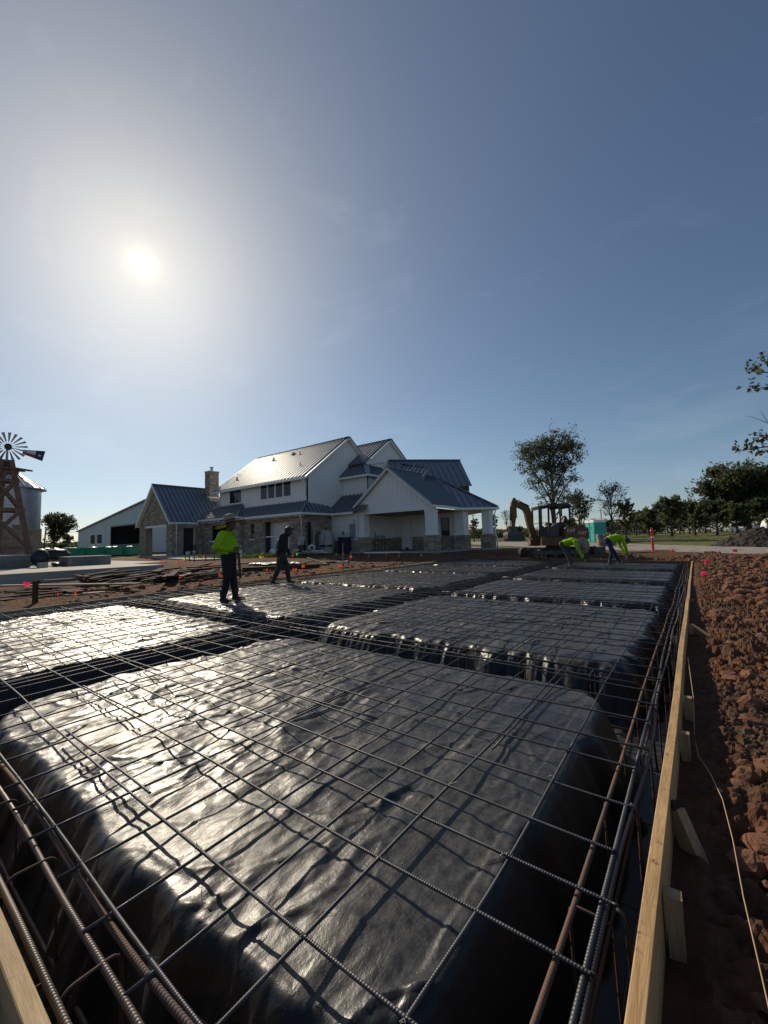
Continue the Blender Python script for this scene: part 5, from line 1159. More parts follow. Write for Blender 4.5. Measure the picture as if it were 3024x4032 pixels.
# ---------------------------------------------------------------- marker flags
for nm, c in (('flag_orange',(0.85,0.13,0.02)),('flag_pink',(0.90,0.05,0.16)),('flag_lime',(0.42,0.75,0.06))):
    m = leaf_material(nm, c, tuple(x*0.85 for x in c), 0.55); MT[nm] = m
def make_flags():
    R = random.Random(4)
    FL_ = [(-29.7,6.04,'o','on the grey ledge, under the windmill'),(-14.4,2.85,'p','among dark boards left of the wide stake'),(-11.04,2.73,'o','right of the wide stake, the left one of a close pair'),(-10.78,2.95,'o','beside the left form, the right one of a close pair'),(-24.5,10.1,'o','between patio edge and stone gable'),(-22.9,10.1,'o','just right of the patio edge'),(-21.3,10.3,'o','left of the lime one by the lumber heap'),(-22.9,11.3,'l','above the lumber heap'),(-23.0,12.5,'o','near the dark pegs by the walkway'),(-12.94,6.28,'o','on the right part of the lumber heap'),(-17.0,9.6,'o','left of the straw hat worker\'s legs, far'),(-11.5,6.75,'o','next to the straw hat worker\'s legs, near'),(-19.6,14.2,'o','behind the lime one, between both standing workers'),(-19.75,14.1,'l','between both standing workers'),(-19.72,16.4,'o','right of the black dressed worker, at the weeds'),(-19.4,16.5,'l','right of the black dressed worker, at the weeds'),(-11.25,9.4,'o','right behind the black dressed worker\'s front foot'),(-12.85,11.2,'o','right of the black dressed worker on a soil lump'),(-11.8,8.7,'o','seen between the black dressed worker\'s legs'),(-17.1,17.5,'l','before the grey tank, the left one of two'),(-16.6,17.6,'l','before the grey tank, the right one of two'),(-14.95,16.4,'o','by the short pale stake before the garage'),(-13.7,18.0,'o','below the white pipe rail'),(-10.87,11.3,'o','beside the tall thin stake at the left form'),(-12.25,19.3,'l','before the garage door column'),(-9.3,23.0,'s','on dark soil between garage and excavator'),(1.2,22.5,'p','farthest right, near the gravel road'),(0.16,16.5,'p','at the far end of the right form board'),(0.04,11.7,'p','halfway along the right form board'),(-1.0,23.6,'r','near the red tube marker')]
    nm = {'o':('flag_orange','small orange marker flag '),'p':('flag_pink','small hot pink marker flag '),'l':('flag_lime','small lime green marker flag '),'s':('flag_pink','small salmon pink marker flag '),'r':('flag_orange','small red marker flag ')}
    for x,y,k,l in FL_:
        z = gzf(x,y); d = math.hypot(x,y)
        if -33 < x < -18.7 and y < 8.4: z = FL
        h = 0.20+0.10*R.random(); s = 0.105
        f = thing('marker_flag', nm[k][1]+l, 'marker flag', (x,y,z), R.uniform(-.5,.5)+0.6, 'wire marker flags around the slab')
        mb = MB(); mb.cyl((0,0,-0.1),(R.uniform(-.05,.05),0,h+s*.5),0.004,5); mb.build('wire', MT['steel'], f, world=False)
        mb = MB(); n = 5; vs = []
        for i in range(n):
            for j in range(4):
                u, w = i/(n-1), j/3
                vs.append((0.005+u*s*1.25, 0.028*math.sin(u*4+x)+0.012*math.sin(w*5+y), h-s*.5+w*s+0.02*math.sin(u*3+y)-0.03*u*R.uniform(0,1)))
        mb.add(vs,[(i*4+j,(i+1)*4+j,(i+1)*4+j+1,i*4+j+1) for i in range(n-1) for j in range(3)]); mb.build('cloth', MT[nm[k][0]], f, world=False)
make_flags()
# ---------------------------------------------------------------- equipment by the house
mk('tank_grey', (0.34,0.35,0.345), 0.45, var=0.06, vscale=3); mk('pvc', (0.75,0.75,0.74), 0.35); mk('bin_blue', (0.020,0.030,0.060), 0.5); mk('panel_grey', (0.25,0.265,0.28), 0.5, 0.2)
mk('filter_black', (0.03,0.03,0.032), 0.4)
def make_equipment():
    c = (-23.4,22.2); z0 = 0.36
    c = (-22.1,21.7)
    T = thing('cooling_tank','round grey fibreglass tank with domed shoulder and dark louvre band','tank',(c[0],c[1],z0))
    mb = MB(); mb.lathe([(0.50,z0),(0.52,z0+0.05),(0.55,z0+0.42),(0.60,z0+0.44),(0.60,z0+0.48)],(c[0],c[1],0),28); mb.build('basin', MT['tank_grey'], T, smooth=False)
    mb = MB(); mb.lathe([(0.46,z0+0.48),(0.46,z0+0.66)],(c[0],c[1],0),24); mb.build('louvre', MT['filter_black'], T)
    mb = MB(); mb.lathe([(0.60,z0+0.66),(0.60,z0+0.70),(0.555,z0+0.72),(0.555,z0+1.30),(0.52,z0+1.38),(0.43,z0+1.47),(0.42,z0+1.66),(0.46,z0+1.67),(0.46,z0+1.72),(0.40,z0+1.72)],(c[0],c[1],0),28); mb.build('shell', MT['tank_grey'], T)
    for k in range(6):
        an = k*math.pi/3+.3; mb = MB(); mb.box((c[0]+0.56*math.cos(an),c[1]+0.56*math.sin(an),z0+0.57),(0.05,0.05,0.2),rz=an); mb.build('strut', MT['tank_grey'], T)
    mb = MB(); mb.cyl((c[0],c[1],z0+1.7),(c[0],c[1],z0+1.82),0.07,10); mb.blob((c[0],c[1],z0+1.86),(0.14,0.14,0.06),2); mb.build('motor', MT['filter_black'], T)
    mb = MB(); mb.tube([(c[0]+0.30,c[1]-0.40,z0+1.5),(c[0]+0.33,c[1]-0.48,z0+1.2),(c[0]+0.30,c[1]-0.52,z0+0.8),(c[0]+0.28,c[1]-0.55,z0+0.2)],0.018,6); mb.build('cable', MT['black'], T)
    f = (-23.2,20.0)
    f = (-22.35,19.55)
    Fo = thing('pool_filter','small dark grey domed filter canister left of the grey tank','filter',(f[0],f[1],z0))
    mb = MB(); mb.lathe([(0.30,z0),(0.31,z0+0.62),(0.33,z0+0.63),(0.33,z0+0.68)],(f[0],f[1],0),20); mb.build('base', MT['filter_black'], Fo)
    mb = MB(); mb.lathe([(0.33,z0+0.69),(0.32,z0+0.74),(0.28,z0+1.18),(0.22,z0+1.28),(0.10,z0+1.34),(0.05,z0+1.38)],(f[0],f[1],0),20); mb.build('dome', MT['tank_grey'], Fo, smooth=True)
    def pipe(pts, label, r=0.045, mat='pvc'):
        mb = MB(); mb.tube(pts, r, 8); tag(mb.build('pipe', MT[mat], smooth=True),label,'pipe','white plumbing pipes beside the tank')
    y0 = 19.15
    pipe([(-21.9,y0,0.62),(-21.6,y0+.25,0.60),(-20.9,y0+.8,0.60),(-20.7,y0+1.0,0.58)],'upper white pipe running along the foot of the grey tank',0.06)
    pipe([(-22.4,y0-.35,0.30),(-22.4,y0-.35,0.58),(-22.3,y0-.3,0.68),(-22.1,y0-.1,0.74)],'short white elbow pipe rising in front of the small filter',0.05)
    pipe([(-22.3,y0-.25,0.50),(-21.5,y0+.4,0.50),(-20.8,y0+.95,0.50),(-20.6,y0+1.1,0.48)],'lower white pipe along the foot of the grey tank',0.05)
    pipe([(-21.5,y0+.3,0.62),(-21.5,y0+.3,0.95),(-21.4,y0+.45,1.05),(-21.3,y0+.6,0.95),(-21.3,y0+.6,0.62)],'white bent pipe loop between filter and tank',0.065)
    pipe([(-21.75,y0+.1,0.62),(-21.7,y0+.1,1.35),(-21.7,y0+.1,1.42)],'dark valve post standing in the white pipe work',0.06,'filter_black')
    pipe([(-23.9,18.6,0.4),(-23.9,18.6,1.62),(-23.9,18.55,1.70),(-24.3,18.3,1.70),(-24.6,18.15,1.70)],'white pipe frame standing right of the black dressed worker',0.05)
    mb = MB(); mb.lathe([(0.2,0.36),(0.24,0.5),(0.24,0.72),(0.12,0.84)],(-24.0,18.3,0),14); tag(mb.build('pump', MT['pvc'], smooth=True),'small white pump pot at the foot of the white pipe frame','pump')
    mb = MB(); mb.cyl((-22.88,21.2,0.5),(-22.88,21.2,2.35),0.05,8); tag(mb.build('vent_pipe', MT['galv']),'thin grey pipe standing against the stone wall behind the tank','pipe')
    mb = MB(); mb.cyl((-22.86,20.55,1.4),(-22.86,20.55,2.3),0.05,8); mb.blob((-22.8,20.5,2.42),(0.14,0.14,0.12),2,0.2); tag(mb.build('wall_lamp', MT['filter_black']),'dark lamp on a short pipe fixed to the stone wall','lamp')
    b = thing('trash_bin','tall dark blue ribbed bin standing by the white wall','bin',(-21.25,22.8,0.36))
    mb = MB(); mb.box((-21.25,22.8,0.92),(0.74,0.6,1.12)); mb.build('body', MT['bin_blue'], b)
    for k in range(6): mb = MB(); mb.box((-21.55+0.12*k,22.49,0.9),(0.03,0.03,1.0)); mb.build('rib', MT['bin_blue'], b)
    mb = MB(); mb.box((-21.25,22.79,1.52),(0.80,0.66,0.08)); mb.build('lid', MT['bin_blue'], b)
    e = thing('electric_panel','grey electric meter panel on the white wall above two conduits','electric panel',(-20.62,23.1,1.5))
    mb = MB(); mb.bb(-20.86,-20.46,22.98,23.17,1.55,2.55); mb.build('box', MT['panel_grey'], e)
    mb = MB(); mb.cyl((-20.66,22.97,2.02),(-20.66,22.92,2.02),0.08,14); mb.build('meter', MT['galv'], e)
    for dx in (-0.06,0.06): mb = MB(); mb.cyl((-20.62+dx,23.08,1.55),(-20.62+dx,23.08,0.3),0.04,8); mb.build('conduit', MT['panel_grey'], e)
    mb = MB(); mb.cyl((-20.50,23.1,2.55),(-20.50,23.1,2.85),0.035,8); mb.build('conduit', MT['panel_grey'], e)
    mb = MB(); mb.bb(-21.72,-21.58,23.05,23.17,1.72,2.0); tag(mb.build('outlet_box', MT['panel_grey']),'small dark outlet box on the white wall above the bin','outlet box')
    mb = MB(); mb.tube([(-21.22+0.13*math.cos(t*.4),23.13,1.74+0.11*math.sin(t*.4)) for t in range(16)],0.016,6); tag(mb.build('hose_coil', MT['panel_grey']),'small coiled cable hanging on the white wall','cable')
    r = thing('pipe_rail','white plastic pipe rail resting on two short wooden stakes','rail',(-14.7,19.1,0.2))
    mb = MB(); mb.tube([(-15.85,18.72,0.50),(-13.72,19.5,0.50)],0.045,10); mb.build('pipe', MT['pvc'], r, smooth=True)
    for (x,y) in ((-15.62,18.85),(-13.86,19.48)): mb = MB(); mb.box((x,y,0.25),(0.07,0.05,0.55),rz=.35); mb.build('stake', MT['stake'], r)
    t = thing('tool_cart','dark metal tool cart standing inside the garage porch by the left column','cart',(-19.3,24.6,FL))
    mb = MB(); mb.bb(-19.6,-18.9,24.4,24.9,1.35,1.62); mb.build('tray', MT['panel_grey'], t); 
    for x in (-19.55,-18.95):
        for y in (24.45,24.85): mb = MB(); mb.cyl((x,y,FL),(x,y,1.36),0.02,6); mb.build('leg', MT['black'], t)
    mb = MB(); mb.beam((-19.62,24.6,1.4),(-19.72,24.6,1.95),0.04,0.05); mb.build('handle', MT['black'], t)
    for i,(x,y,h) in enumerate([(-36.6,17.3,.22),(-36.0,18.8,.35),(-35.2,17.8,.3),(-35.9,18.3,.3)]):
        k = thing('bucket',['white bucket at the foot of the downspout pier','tall white pail near the dark doorway','white bucket with tools before the dark doorway','second white bucket before the dark doorway'][i],'bucket',(x,y,FL),0,'buckets by the stone doorway')
        mb = MB(); mb.lathe([(0.12,FL),(0.15,FL+h),(0.135,FL+h),(0.11,FL+0.03)],(x,y,0),12); mb.build('pail', MT['pvc'], k, smooth=True)
        mb = MB(); mb.tube([(x-.15,y,FL+h-.02),(x-.08,y,FL+h+.07),(x+.08,y,FL+h+.07),(x+.15,y,FL+h-.02)],0.006,4); mb.build('handle', MT['steel'], k)
    mb = MB(); mb.beam((-17.2,24.2,FL+0.06),(-16.2,24.6,FL+0.06),0.3,0.08); mb.blob((-16.6,24.4,FL+0.16),(0.16,0.12,0.09),2,0.2); tag(mb.build('tool_heap', MT['black']),'small dark heap of tools on the garage floor by the column','tools')
make_equipment()
# ---------------------------------------------------------------- mini excavator, portable toilets, road side things
mk('cat_yellow', (0.19,0.090,0.027), 0.6, base2=(0.105,0.052,0.022), vscale=3.5, bump=0.05, bscale=20)
mk('mach_black', (0.016,0.016,0.017), 0.5); mk('mach_grey', (0.10,0.095,0.09), 0.6, base2=(0.05,0.045,0.04), vscale=5); mk('red_mark', (0.35,0.02,0.015), 0.5); mk('teal', (0.015,0.36,0.29), 0.4, var=0.08, vscale=2); mk('teal_light', (0.04,0.45,0.37), 0.4, base2=(0.02,0.30,0.25), vscale=9); mk('marker_red', (0.70,0.05,0.03), 0.5)
mk('lime_shirt', (0.34,0.60,0.022), 0.9, spec=0.1, base2=(0.24,0.46,0.016), vscale=4, bump=0.5, bscale=14)
def make_excavator():
    K = 354.0
    X = lambda zx: (zx-850)/K
    Zc = lambda zy: (1283-zy)/K
    e = thing('mini_excavator','yellow mini excavator with open canopy and raised boom behind the slab','excavator',(-6.2,22.2,gzf(-6.2,22.2)+0.01),math.radians(37.3))
    def pr(name, poly, y0, y1, mat, par=None, smooth=False):
        mb = MB(); mb.prism([(X(a),Zc(b)) for a,b in poly], y0, y1); return mb.build(name, MT[mat], par or e, world=False)
    # tracks: band with grousers, wheels, rollers
    for sy in (-1,1):
        yc = sy*0.72; x0, x1, r = X(495), X(1400), 0.235
        pts = []
        for i in range(13): a = math.pi/2+math.pi*i/12; pts.append((x0+r*math.cos(a), 0.245+r*math.sin(a)))
        for i in range(1,12): pts.append((x0+(x1-x0)*i/12, 0.245-r))
        for i in range(13): a = -math.pi/2+math.pi*i/12; pts.append((x1+r*math.cos(a), 0.245+r*math.sin(a)))
        for i in range(1,12): pts.append((x1+(x0-x1)*i/12, 0.245+r-0.015*math.sin(math.pi*i/12)))
        mb = MB(); n = len(pts); vs = []
        for (px,pz) in pts:
            cx = min(max(px,x0),x1); d = V3((px-cx,0,pz-0.245)); d = d.normalized()*0.045
            vs += [(px,yc-0.2,pz),(px,yc+0.2,pz),(px-d.x,yc+0.2,pz-d.z),(px-d.x,yc-0.2,pz-d.z)]
        mb.add(vs,[(i*4+j,i*4+(j+1)%4,((i+1)%n)*4+(j+1)%4,((i+1)%n)*4+j) for i in range(n) for j in range(4)])
        tr = mb.build('track', MT['rubber'], e, world=False)
        g = MB()
        for i in range(n):
            px,pz = pts[i]; cx = min(max(px,x0),x1); d = V3((px-cx,0,pz-0.245)).normalized(); M = Matrix((V3((d.z,0,-d.x)),V3((0,1,0)),d)).transposed(); g.box(V3((px,yc,pz))+d*0.008,(0.05,0.38,0.03),M=M)
        g.build('grousers', MT['rubber'], tr, kind='stuff')
        for nm,xx,rr in (('idler',x0,0.17),('sprocket',x1,0.18)):
            mb = MB(); mb.cyl((xx,yc-0.17,0.245),(xx,yc+0.17,0.245),rr,20); mb.cyl((xx,yc-0.21,0.245),(xx,yc+0.21,0.245),rr*.45,12); mb.build(nm, MT['mach_grey'], tr)
        for i in range(4):
            xx = x0+(x1-x0)*(i+1)/5; mb = MB(); mb.cyl((xx,yc-0.16,0.11),(xx,yc+0.16,0.11),0.075,12); mb.build('roller', MT['mach_grey'], tr)
        mb = MB(); mb.bb(x0+0.1,x1-0.1,yc-0.13,yc+0.13,0.15,0.36); mb.build('track_frame', MT['mach_grey'], tr)
    mb = MB(); mb.bb(X(700),X(1250),-0.55,0.55,0.22,0.45); mb.cyl((X(950),0,0.40),(X(950),0,0.62),0.36,20); mb.build('undercarriage', MT['mach_grey'], e, world=False)
    # upper body
    pr('platform',[(640,1070),(1060,1075),(1070,935),(735,935),(700,900),(640,905)],-0.80,0.80,'cat_yellow')
    pr('platform_skirt',[(720,1040),(1050,1045),(1050,950),(720,950)],-0.815,-0.80,'cat_yellow')
    hood = pr('hood',[(1055,955),(1062,775),(1085,748),(1265,745),(1272,955)],-0.82,0.2,'cat_yellow')
    tail = pr('counterweight',[(1272,955),(1272,748),(1440,752),(1490,775),(1495,955),(1440,975)],-0.79,0.79,'cat_yellow')
    pr('hood_rear',[(1055,955),(1062,790),(1272,770),(1272,955)],0.2,0.80,'cat_yellow')
    pr('body_side',[(1050,1075),(1062,955),(1495,955),(1440,1000),(1300,1075)],-0.78,0.78,'mach_black')
    mb = MB(); mb.bb(X(1455),X(1485),-0.812,-0.795,Zc(885),Zc(850)); mb.build('vent', MT['mach_black'], tail)
    def text(s, x, z, size, par, off):
        cu = bpy.data.curves.new('lettering','FONT'); cu.body = s; cu.size = size; cu.extrude = 0.003; cu.materials.append(MT['flag_white']); cu.space_character = 1.0; cu.offset = 0.004
        tmp = bpy.data.objects.new('tmp',cu); COL.objects.link(tmp); me = bpy.data.meshes.new_from_object(tmp.evaluated_get(bpy.context.evaluated_depsgraph_get())); bpy.data.objects.remove(tmp); me.name = 'lettering'
        o = bpy.data.objects.new('lettering',me); COL.objects.link(o); o.parent = par; o.location = (x,off,z); o.rotation_euler = (math.radians(90),0,0); return o
    for zx, zy, sz, par, off in ((1095,838,0.215,hood,-0.8235),(1303,885,0.215,tail,-0.7935)):
        m = MB(); bx = X(zx+(62)); m.prism([(bx-0.02,Zc(zy+28)),(bx+0.17,Zc(zy+28)),(bx+0.19,Zc(zy-12)),(bx+0.10,Zc(zy-60))],off-0.003,off+0.004); m.build('badge', MT['red_mark'], par)
        text('CAT', X(zx), Zc(zy), sz, par, off-0.005)
    # canopy and posts
    pr('canopy',[(795,330),(830,308),(1185,310),(1240,345),(1238,395),(1205,395),(1185,362),(1090,362),(1050,405),(1020,405),(1000,362),(845,362),(830,388),(800,350)],-0.55,0.55,'mach_black')
    pr('visor',[(648,352),(655,345),(800,345),(835,365),(700,385),(672,410),(650,410)],-0.50,0.50,'mach_black')
    def bar(name, a, b, y, w=0.075, mat='mach_black'):
        mb = MB(); mb.beam((X(a[0]),y,Zc(a[1])),(X(b[0]),y,Zc(b[1])),w,w,up=(0,1,0)); return mb.build(name, MT[mat], e, world=False)
    for y in (-0.5,0.5):
        bar('post',(664,400),(655,905),y); bar('post',(832,360),(818,920),y); bar('post',(1025,380),(1045,680),y,0.06); bar('post',(1215,380),(1212,740),y,0.075); bar('rail',(660,662),(820,655),y,0.03)
    for zy in (402,905): mb = MB(); mb.beam((X(660),-0.5,Zc(zy)),(X(660),0.5,Zc(zy)),0.06,0.06); mb.build('rail', MT['mach_black'], e, world=False)
    pr('front_guard',[(655,905),(658,690),(690,690),(800,790),(800,905)],-0.50,-0.46,'mach_black')
    pr('seat',[(1010,745),(1010,660),(1120,650),(1160,540),(1180,535),(1200,580),(1170,700),(1150,745)],-0.28,0.28,'mach_black')
    pr('seat_base',[(940,930),(960,745),(1150,745),(1150,930)],-0.4,0.4,'mach_black')
    pr('console',[(855,905),(860,740),(930,690),(1000,700),(1000,905)],-0.48,-0.32,'mach_grey'); pr('console',[(855,905),(860,740),(930,690),(1000,700),(1000,905)],0.32,0.48,'mach_grey')
    pr('floor_plate',[(650,935),(650,905),(1010,905),(1010,935)],-0.78,0.6,'mach_black')
    bar('lever',(870,740),(830,650),-0.4,0.03); bar('lever',(930,700),(915,640),0.4,0.03)
    mb = MB(); mb.blob((X(1130),0.52,Zc(545)),(0.04,0.09,0.11),2); mb.build('mirror', MT['steel'], e, world=False); bar('mirror_arm',(1110,620),(1128,560),0.52,0.025)
    # boom, stick, bucket and rams
    boom = pr('boom',[(560,1045),(640,1055),(655,900),(600,690),(572,470),(545,380),(520,345),(330,255),(265,175),(235,205),(290,330),(425,405),(450,470),(480,650),(530,870)],-0.12,0.12,'cat_yellow')
    pr('swing_post',[(500,1060),(520,960),(620,930),(725,945),(730,1065),(620,1080),(540,1075)],-0.22,0.22,'cat_yellow')
    mb = MB(); mb.cyl((X(668),-0.26,Zc(1005)),(X(668),0.26,Zc(1005)),0.11,16); mb.build('pivot', MT['mach_black'], e, world=False)
    stick = pr('stick',[(245,170),(285,172),(305,235),(300,470),(265,640),(248,760),(195,765),(205,560),(198,340),(210,250)],-0.085,0.085,'cat_yellow')
    pr('stick_lug',[(270,480),(305,470),(300,510),(310,545),(268,520)],-0.07,0.07,'mach_black')
    bar('ram',(480,470),(515,700),-0.0,0.10); bar('ram_rod',(515,700),(575,1000),0,0.06,'steel')
    bar('ram',(535,335),(370,250),0,0.10); bar('ram_rod',(370,250),(270,185),0,0.055,'steel')
    bar('ram',(205,330),(185,590),0,0.09); bar('ram_rod',(188,590),(165,720),0,0.05,'steel')
    mb = MB(); mb.tube([(X(290),-0.1,Zc(260)),(X(340),-0.16,Zc(215)),(X(420),-0.14,Zc(290)),(X(530),-0.12,Zc(350))],0.018,6); mb.tube([(X(520),-0.2,Zc(860)),(X(500),-0.25,Zc(900)),(X(500),-0.25,Zc(960)),(X(540),-0.2,Zc(1020))],0.02,6); mb.build('hoses', MT['mach_black'], e, world=False)
    pr('linkage',[(130,705),(165,690),(260,770),(245,800),(150,760)],-0.12,0.12,'mach_grey')
    b = pr('bucket',[(88,805),(130,800),(230,795),(300,800),(335,820),(355,900),(385,925),(385,968),(340,978),(110,980),(78,930),(72,860)],-0.40,0.40,'mach_grey')
    pr('bucket_lip',[(340,978),(388,972),(384,925),(362,905)],-0.42,0.42,'mach_black')
    for k in range(4): mb = MB(); mb.box((X(392),-0.33+0.22*k,Zc(950)),(0.10,0.07,0.05)); mb.build('tooth', MT['mach_grey'], b)
    # dozer blade at the back
    pr('blade',[(1545,1235),(1560,1090),(1600,1120),(1760,1110),(1763,1240)],-0.85,-0.79,'mach_grey')
    mb = MB(); mb.bb(X(1560),X(1600),-0.85,0.85,Zc(1245),Zc(1110)); mb.build('blade', MT['mach_grey'], e, world=False)
    for y in (-0.4,0.4): bar('blade_arm',(1250,1180),(1560,1190),y,0.10,'mach_grey')
make_excavator()
def make_toilets():
    def toilet(x, y, rz, label):
        z = gzf(x,y); t = thing('portable_toilet',label,'portable toilet',(x,y,z),rz,'portable toilets by the road')
        mb = MB(); mb.bb(-0.55,0.55,-0.55,0.55,0.10,2.05); mb.build('body', MT['teal'], t, world=False)
        mb = MB(); mb.bb(-0.60,0.60,-0.60,0.60,0.0,0.10); mb.build('base', MT['mach_grey'], t, world=False)
        for k in range(5): mb = MB(); mb.bb(-0.45+0.2*k,-0.40+0.2*k,-0.565,-0.55,0.2,1.95); mb.build('panel_rib', MT['teal'], t, world=False)
        mb = MB(); mb.bb(-0.575,-0.552,-0.45,0.45,0.16,2.0); d = mb.build('door', MT['teal_light'], t, world=False)
        mb = MB(); mb.bb(-0.59,-0.576,-0.32,-0.22,1.0,1.16); mb.build('latch', MT['mach_black'], d); mb = MB(); mb.bb(-0.59,-0.576,-0.05,0.18,1.40,1.62); mb.build('sign', MT['flag_blue'], d)
        mb = MB(); mb.prism([(-0.6,2.05),(0.6,2.05),(0.6,2.15),(0.45,2.28),(0.2,2.35),(-0.2,2.35),(-0.45,2.28),(-0.6,2.15)],-0.6,0.6,'x'); 
        mb.build('roof', MT['trim'], t, world=False); mb = MB(); mb.cyl((0.3,0.3,2.3),(0.3,0.3,2.5),0.05,8); mb.build('vent', MT['trim'], t, world=False)
    toilet(-8.35,46.5,math.radians(30.4),'left teal portable toilet with white roof, partly behind the other')
    toilet(-7.72,45.4,math.radians(30.4),'right teal portable toilet with white roof, showing its dark side')
    z = gzf(-1.8,25.3); m = thing('tube_marker','slender red tube marker post with flared foot by the road','marker post',(-1.8,25.3,z))
    mb = MB(); mb.lathe([(0.14,0),(0.14,0.05),(0.06,0.08),(0.055,1.0),(0.075,1.03),(0.075,1.1),(0.05,1.14),(0.045,1.22),(0.02,1.25)],(0,0,0),12); mb.build('post', MT['marker_red'], m, world=False)
    mb = MB(); mb.cyl((0,0,0.70),(0,0,0.80),0.059,12); mb.build('band', MT['flag_white'], m, world=False)
    # stacked stones on a pallet behind the last worker
    x, y = -4.9, 31.5; z = gzf(x,y); p = thing('stone_pallet','pallet of stacked grey brown stones behind the worker in jeans','stone pallet',(x,y,z))
    R = random.Random(8)
    for r in range(5):
        for k in range(3): 
            for j in range(2):
                mb = MB(); mb.box((x-0.35+0.36*k+R.uniform(-.02,.02),y-0.25+0.45*j,z+0.22+0.16*r),(0.34,0.42,0.15),rz=R.uniform(-.06,.06)+.6); mb.build('stone', MT['block_tan' if R.random() < .5 else 'block_grey'], p)
    mb = MB(); mb.box((x,y,z+0.06),(1.1,0.95,0.12),rz=.6); mb.build('pallet_base', MT['wood_dark'], p)
    for i,(a,b,w,l) in enumerate([((-5.2,23.6,.26),(-2.6,24.2,.24),.12,'pale batten on the soil behind the two bending workers'),((-3.0,24.1,.27),(-0.9,24.9,.27),.30,'pale plank lying at the foot of the red tube marker'),((-3.6,23.2,.24),(-2.2,23.5,.26),.09,'thin pale stick on the soil right of the bending worker in jeans')]):
        mb = MB(); mb.beam(a,b,w,0.05); tag(mb.build('loose_board', MT['wood_grey']),l,'board','loose boards on the far soil')
    # soil heap by the road
    n = 110; gx, gy = np.meshgrid(np.linspace(-3.0,3.0,n),np.linspace(-2.6,2.6,n)); q = np.hypot(gx/2.5,gy/2.2)
    q = q*(1+0.30*(fbm(gx*1.3+5,gy*1.3,9,3)-.5)); h = 1.35*np.maximum(0,1-np.sqrt(q*q+0.02)+0.0)**1.05+(0.22*(fbm(gx*2.5,gy*2.5,7,4)-.5)+0.12*(np.maximum(0,vnoise(gx*6,gy*6,6)-.45))+0.10*(np.abs(2*fbm(gx*5,gy*5,8,3)-1)-.25))*sm((1.1-q)/0.3)
    cx, cy = 2.65, 28.9
    hs = link('soil_heap', grid_mesh('soil_heap', cx+gx, cy+gy, gz(cx+gx,cy+gy)-0.10+h, MT['dirt_dark'], smooth=False)); tag(hs,'big heap of dark soil by the gravel road, in front of the oak','soil heap')
    # white trailer beyond the oak
    t = thing('white_trailer','white trailer parked beyond the big oak and soil heap','trailer',(13.0,108,0.66),0.3)
    mb = MB(); mb.prism([(-2.6,0.5),(2.6,0.5),(2.6,2.5),(2.3,2.8),(-1.6,2.8),(-2.3,2.2),(-2.6,1.4)],-1.1,1.1); mb.build('body', MT['trim'], t, world=False)
    for x in (-0.5,0.5): mb = MB(); mb.cyl((x,-1.15,0.35),(x,-0.9,0.35),0.35,14); mb.build('wheel', MT['rubber'], t, world=False)
    t = thing('white_pickup','white vehicle parked beyond the fence, left of the white trailer','vehicle',(8.6,119,0.7),0.4)
    mb = MB(); mb.prism([(-2.6,0.5),(2.6,0.5),(2.6,1.1),(1.6,1.2),(1.0,1.85),(-0.4,1.85),(-0.7,1.2),(-2.6,1.2)],-0.95,0.95); mb.build('body', MT['trim'], t, world=False)
    for x in (-1.6,1.6): mb = MB(); mb.cyl((x,-1.0,0.4),(x,-0.8,0.4),0.4,14); mb.build('wheel', MT['rubber'], t, world=False)
    mb = MB(); mb.bb(-0.3,0.9,-0.96,-0.95,1.25,1.75); mb.build('window', MT['glass_dark'], t, world=False)
make_toilets()
def make_fence():
    mk('fence_wood', (0.16,0.135,0.115), 0.85)
    f = thing('field_fence','long post and wire fence across the far field','fence',(0,112,0.7))
    pts = []; 
    for i in range(34):
        x = -34+1.6*i if i < 22 else 1.2+2.4*(i-22); y = 108+0.16*x+ (0.0 if x < 5 else (x-5)*0.25); pts.append((x,y))
    for x,y in pts:
        z = gzf(x,y); mb = MB(); mb.cyl((x,y,z-0.1),(x,y,z+1.45),0.085,7); mb.build('post', MT['fence_wood'], f)
    for h in (0.5,0.95,1.35):
        mb = MB(); mb.tube([(x,y-0.09,gzf(x,y)+h) for x,y in pts],0.015,4); mb.build('wire', MT['steel'], f)
    p = thing('power_line','distant utility poles carrying two thin wires above the treeline','power line',(-40,150,1))
    q = [(-100,118),(-62,133),(-24,148),(14,160)]
    for x,y in q:
        z = gzf(x,y); mb = MB(); mb.cyl((x,y,z),(x,y,z+8.6),0.14,6); mb.box((x,y,z+8.2),(1.8,0.1,0.12)); mb.build('pole', MT['fence_wood'], p)
    for d, h in ((0.8,8.3),(-0.8,7.6)):
        pp = []
        for (a,b) in zip(q[:-1],q[1:]):
            for t in np.linspace(0,1,9,endpoint=False): x = a[0]+(b[0]-a[0])*t; y = a[1]+(b[1]-a[1])*t; pp.append((x+d,y,gzf(x,y)+h-1.3*4*t*(1-t)))
        mb = MB(); mb.tube(pp,0.025,4); mb.build('wire', MT['mach_black'], p)
make_fence()
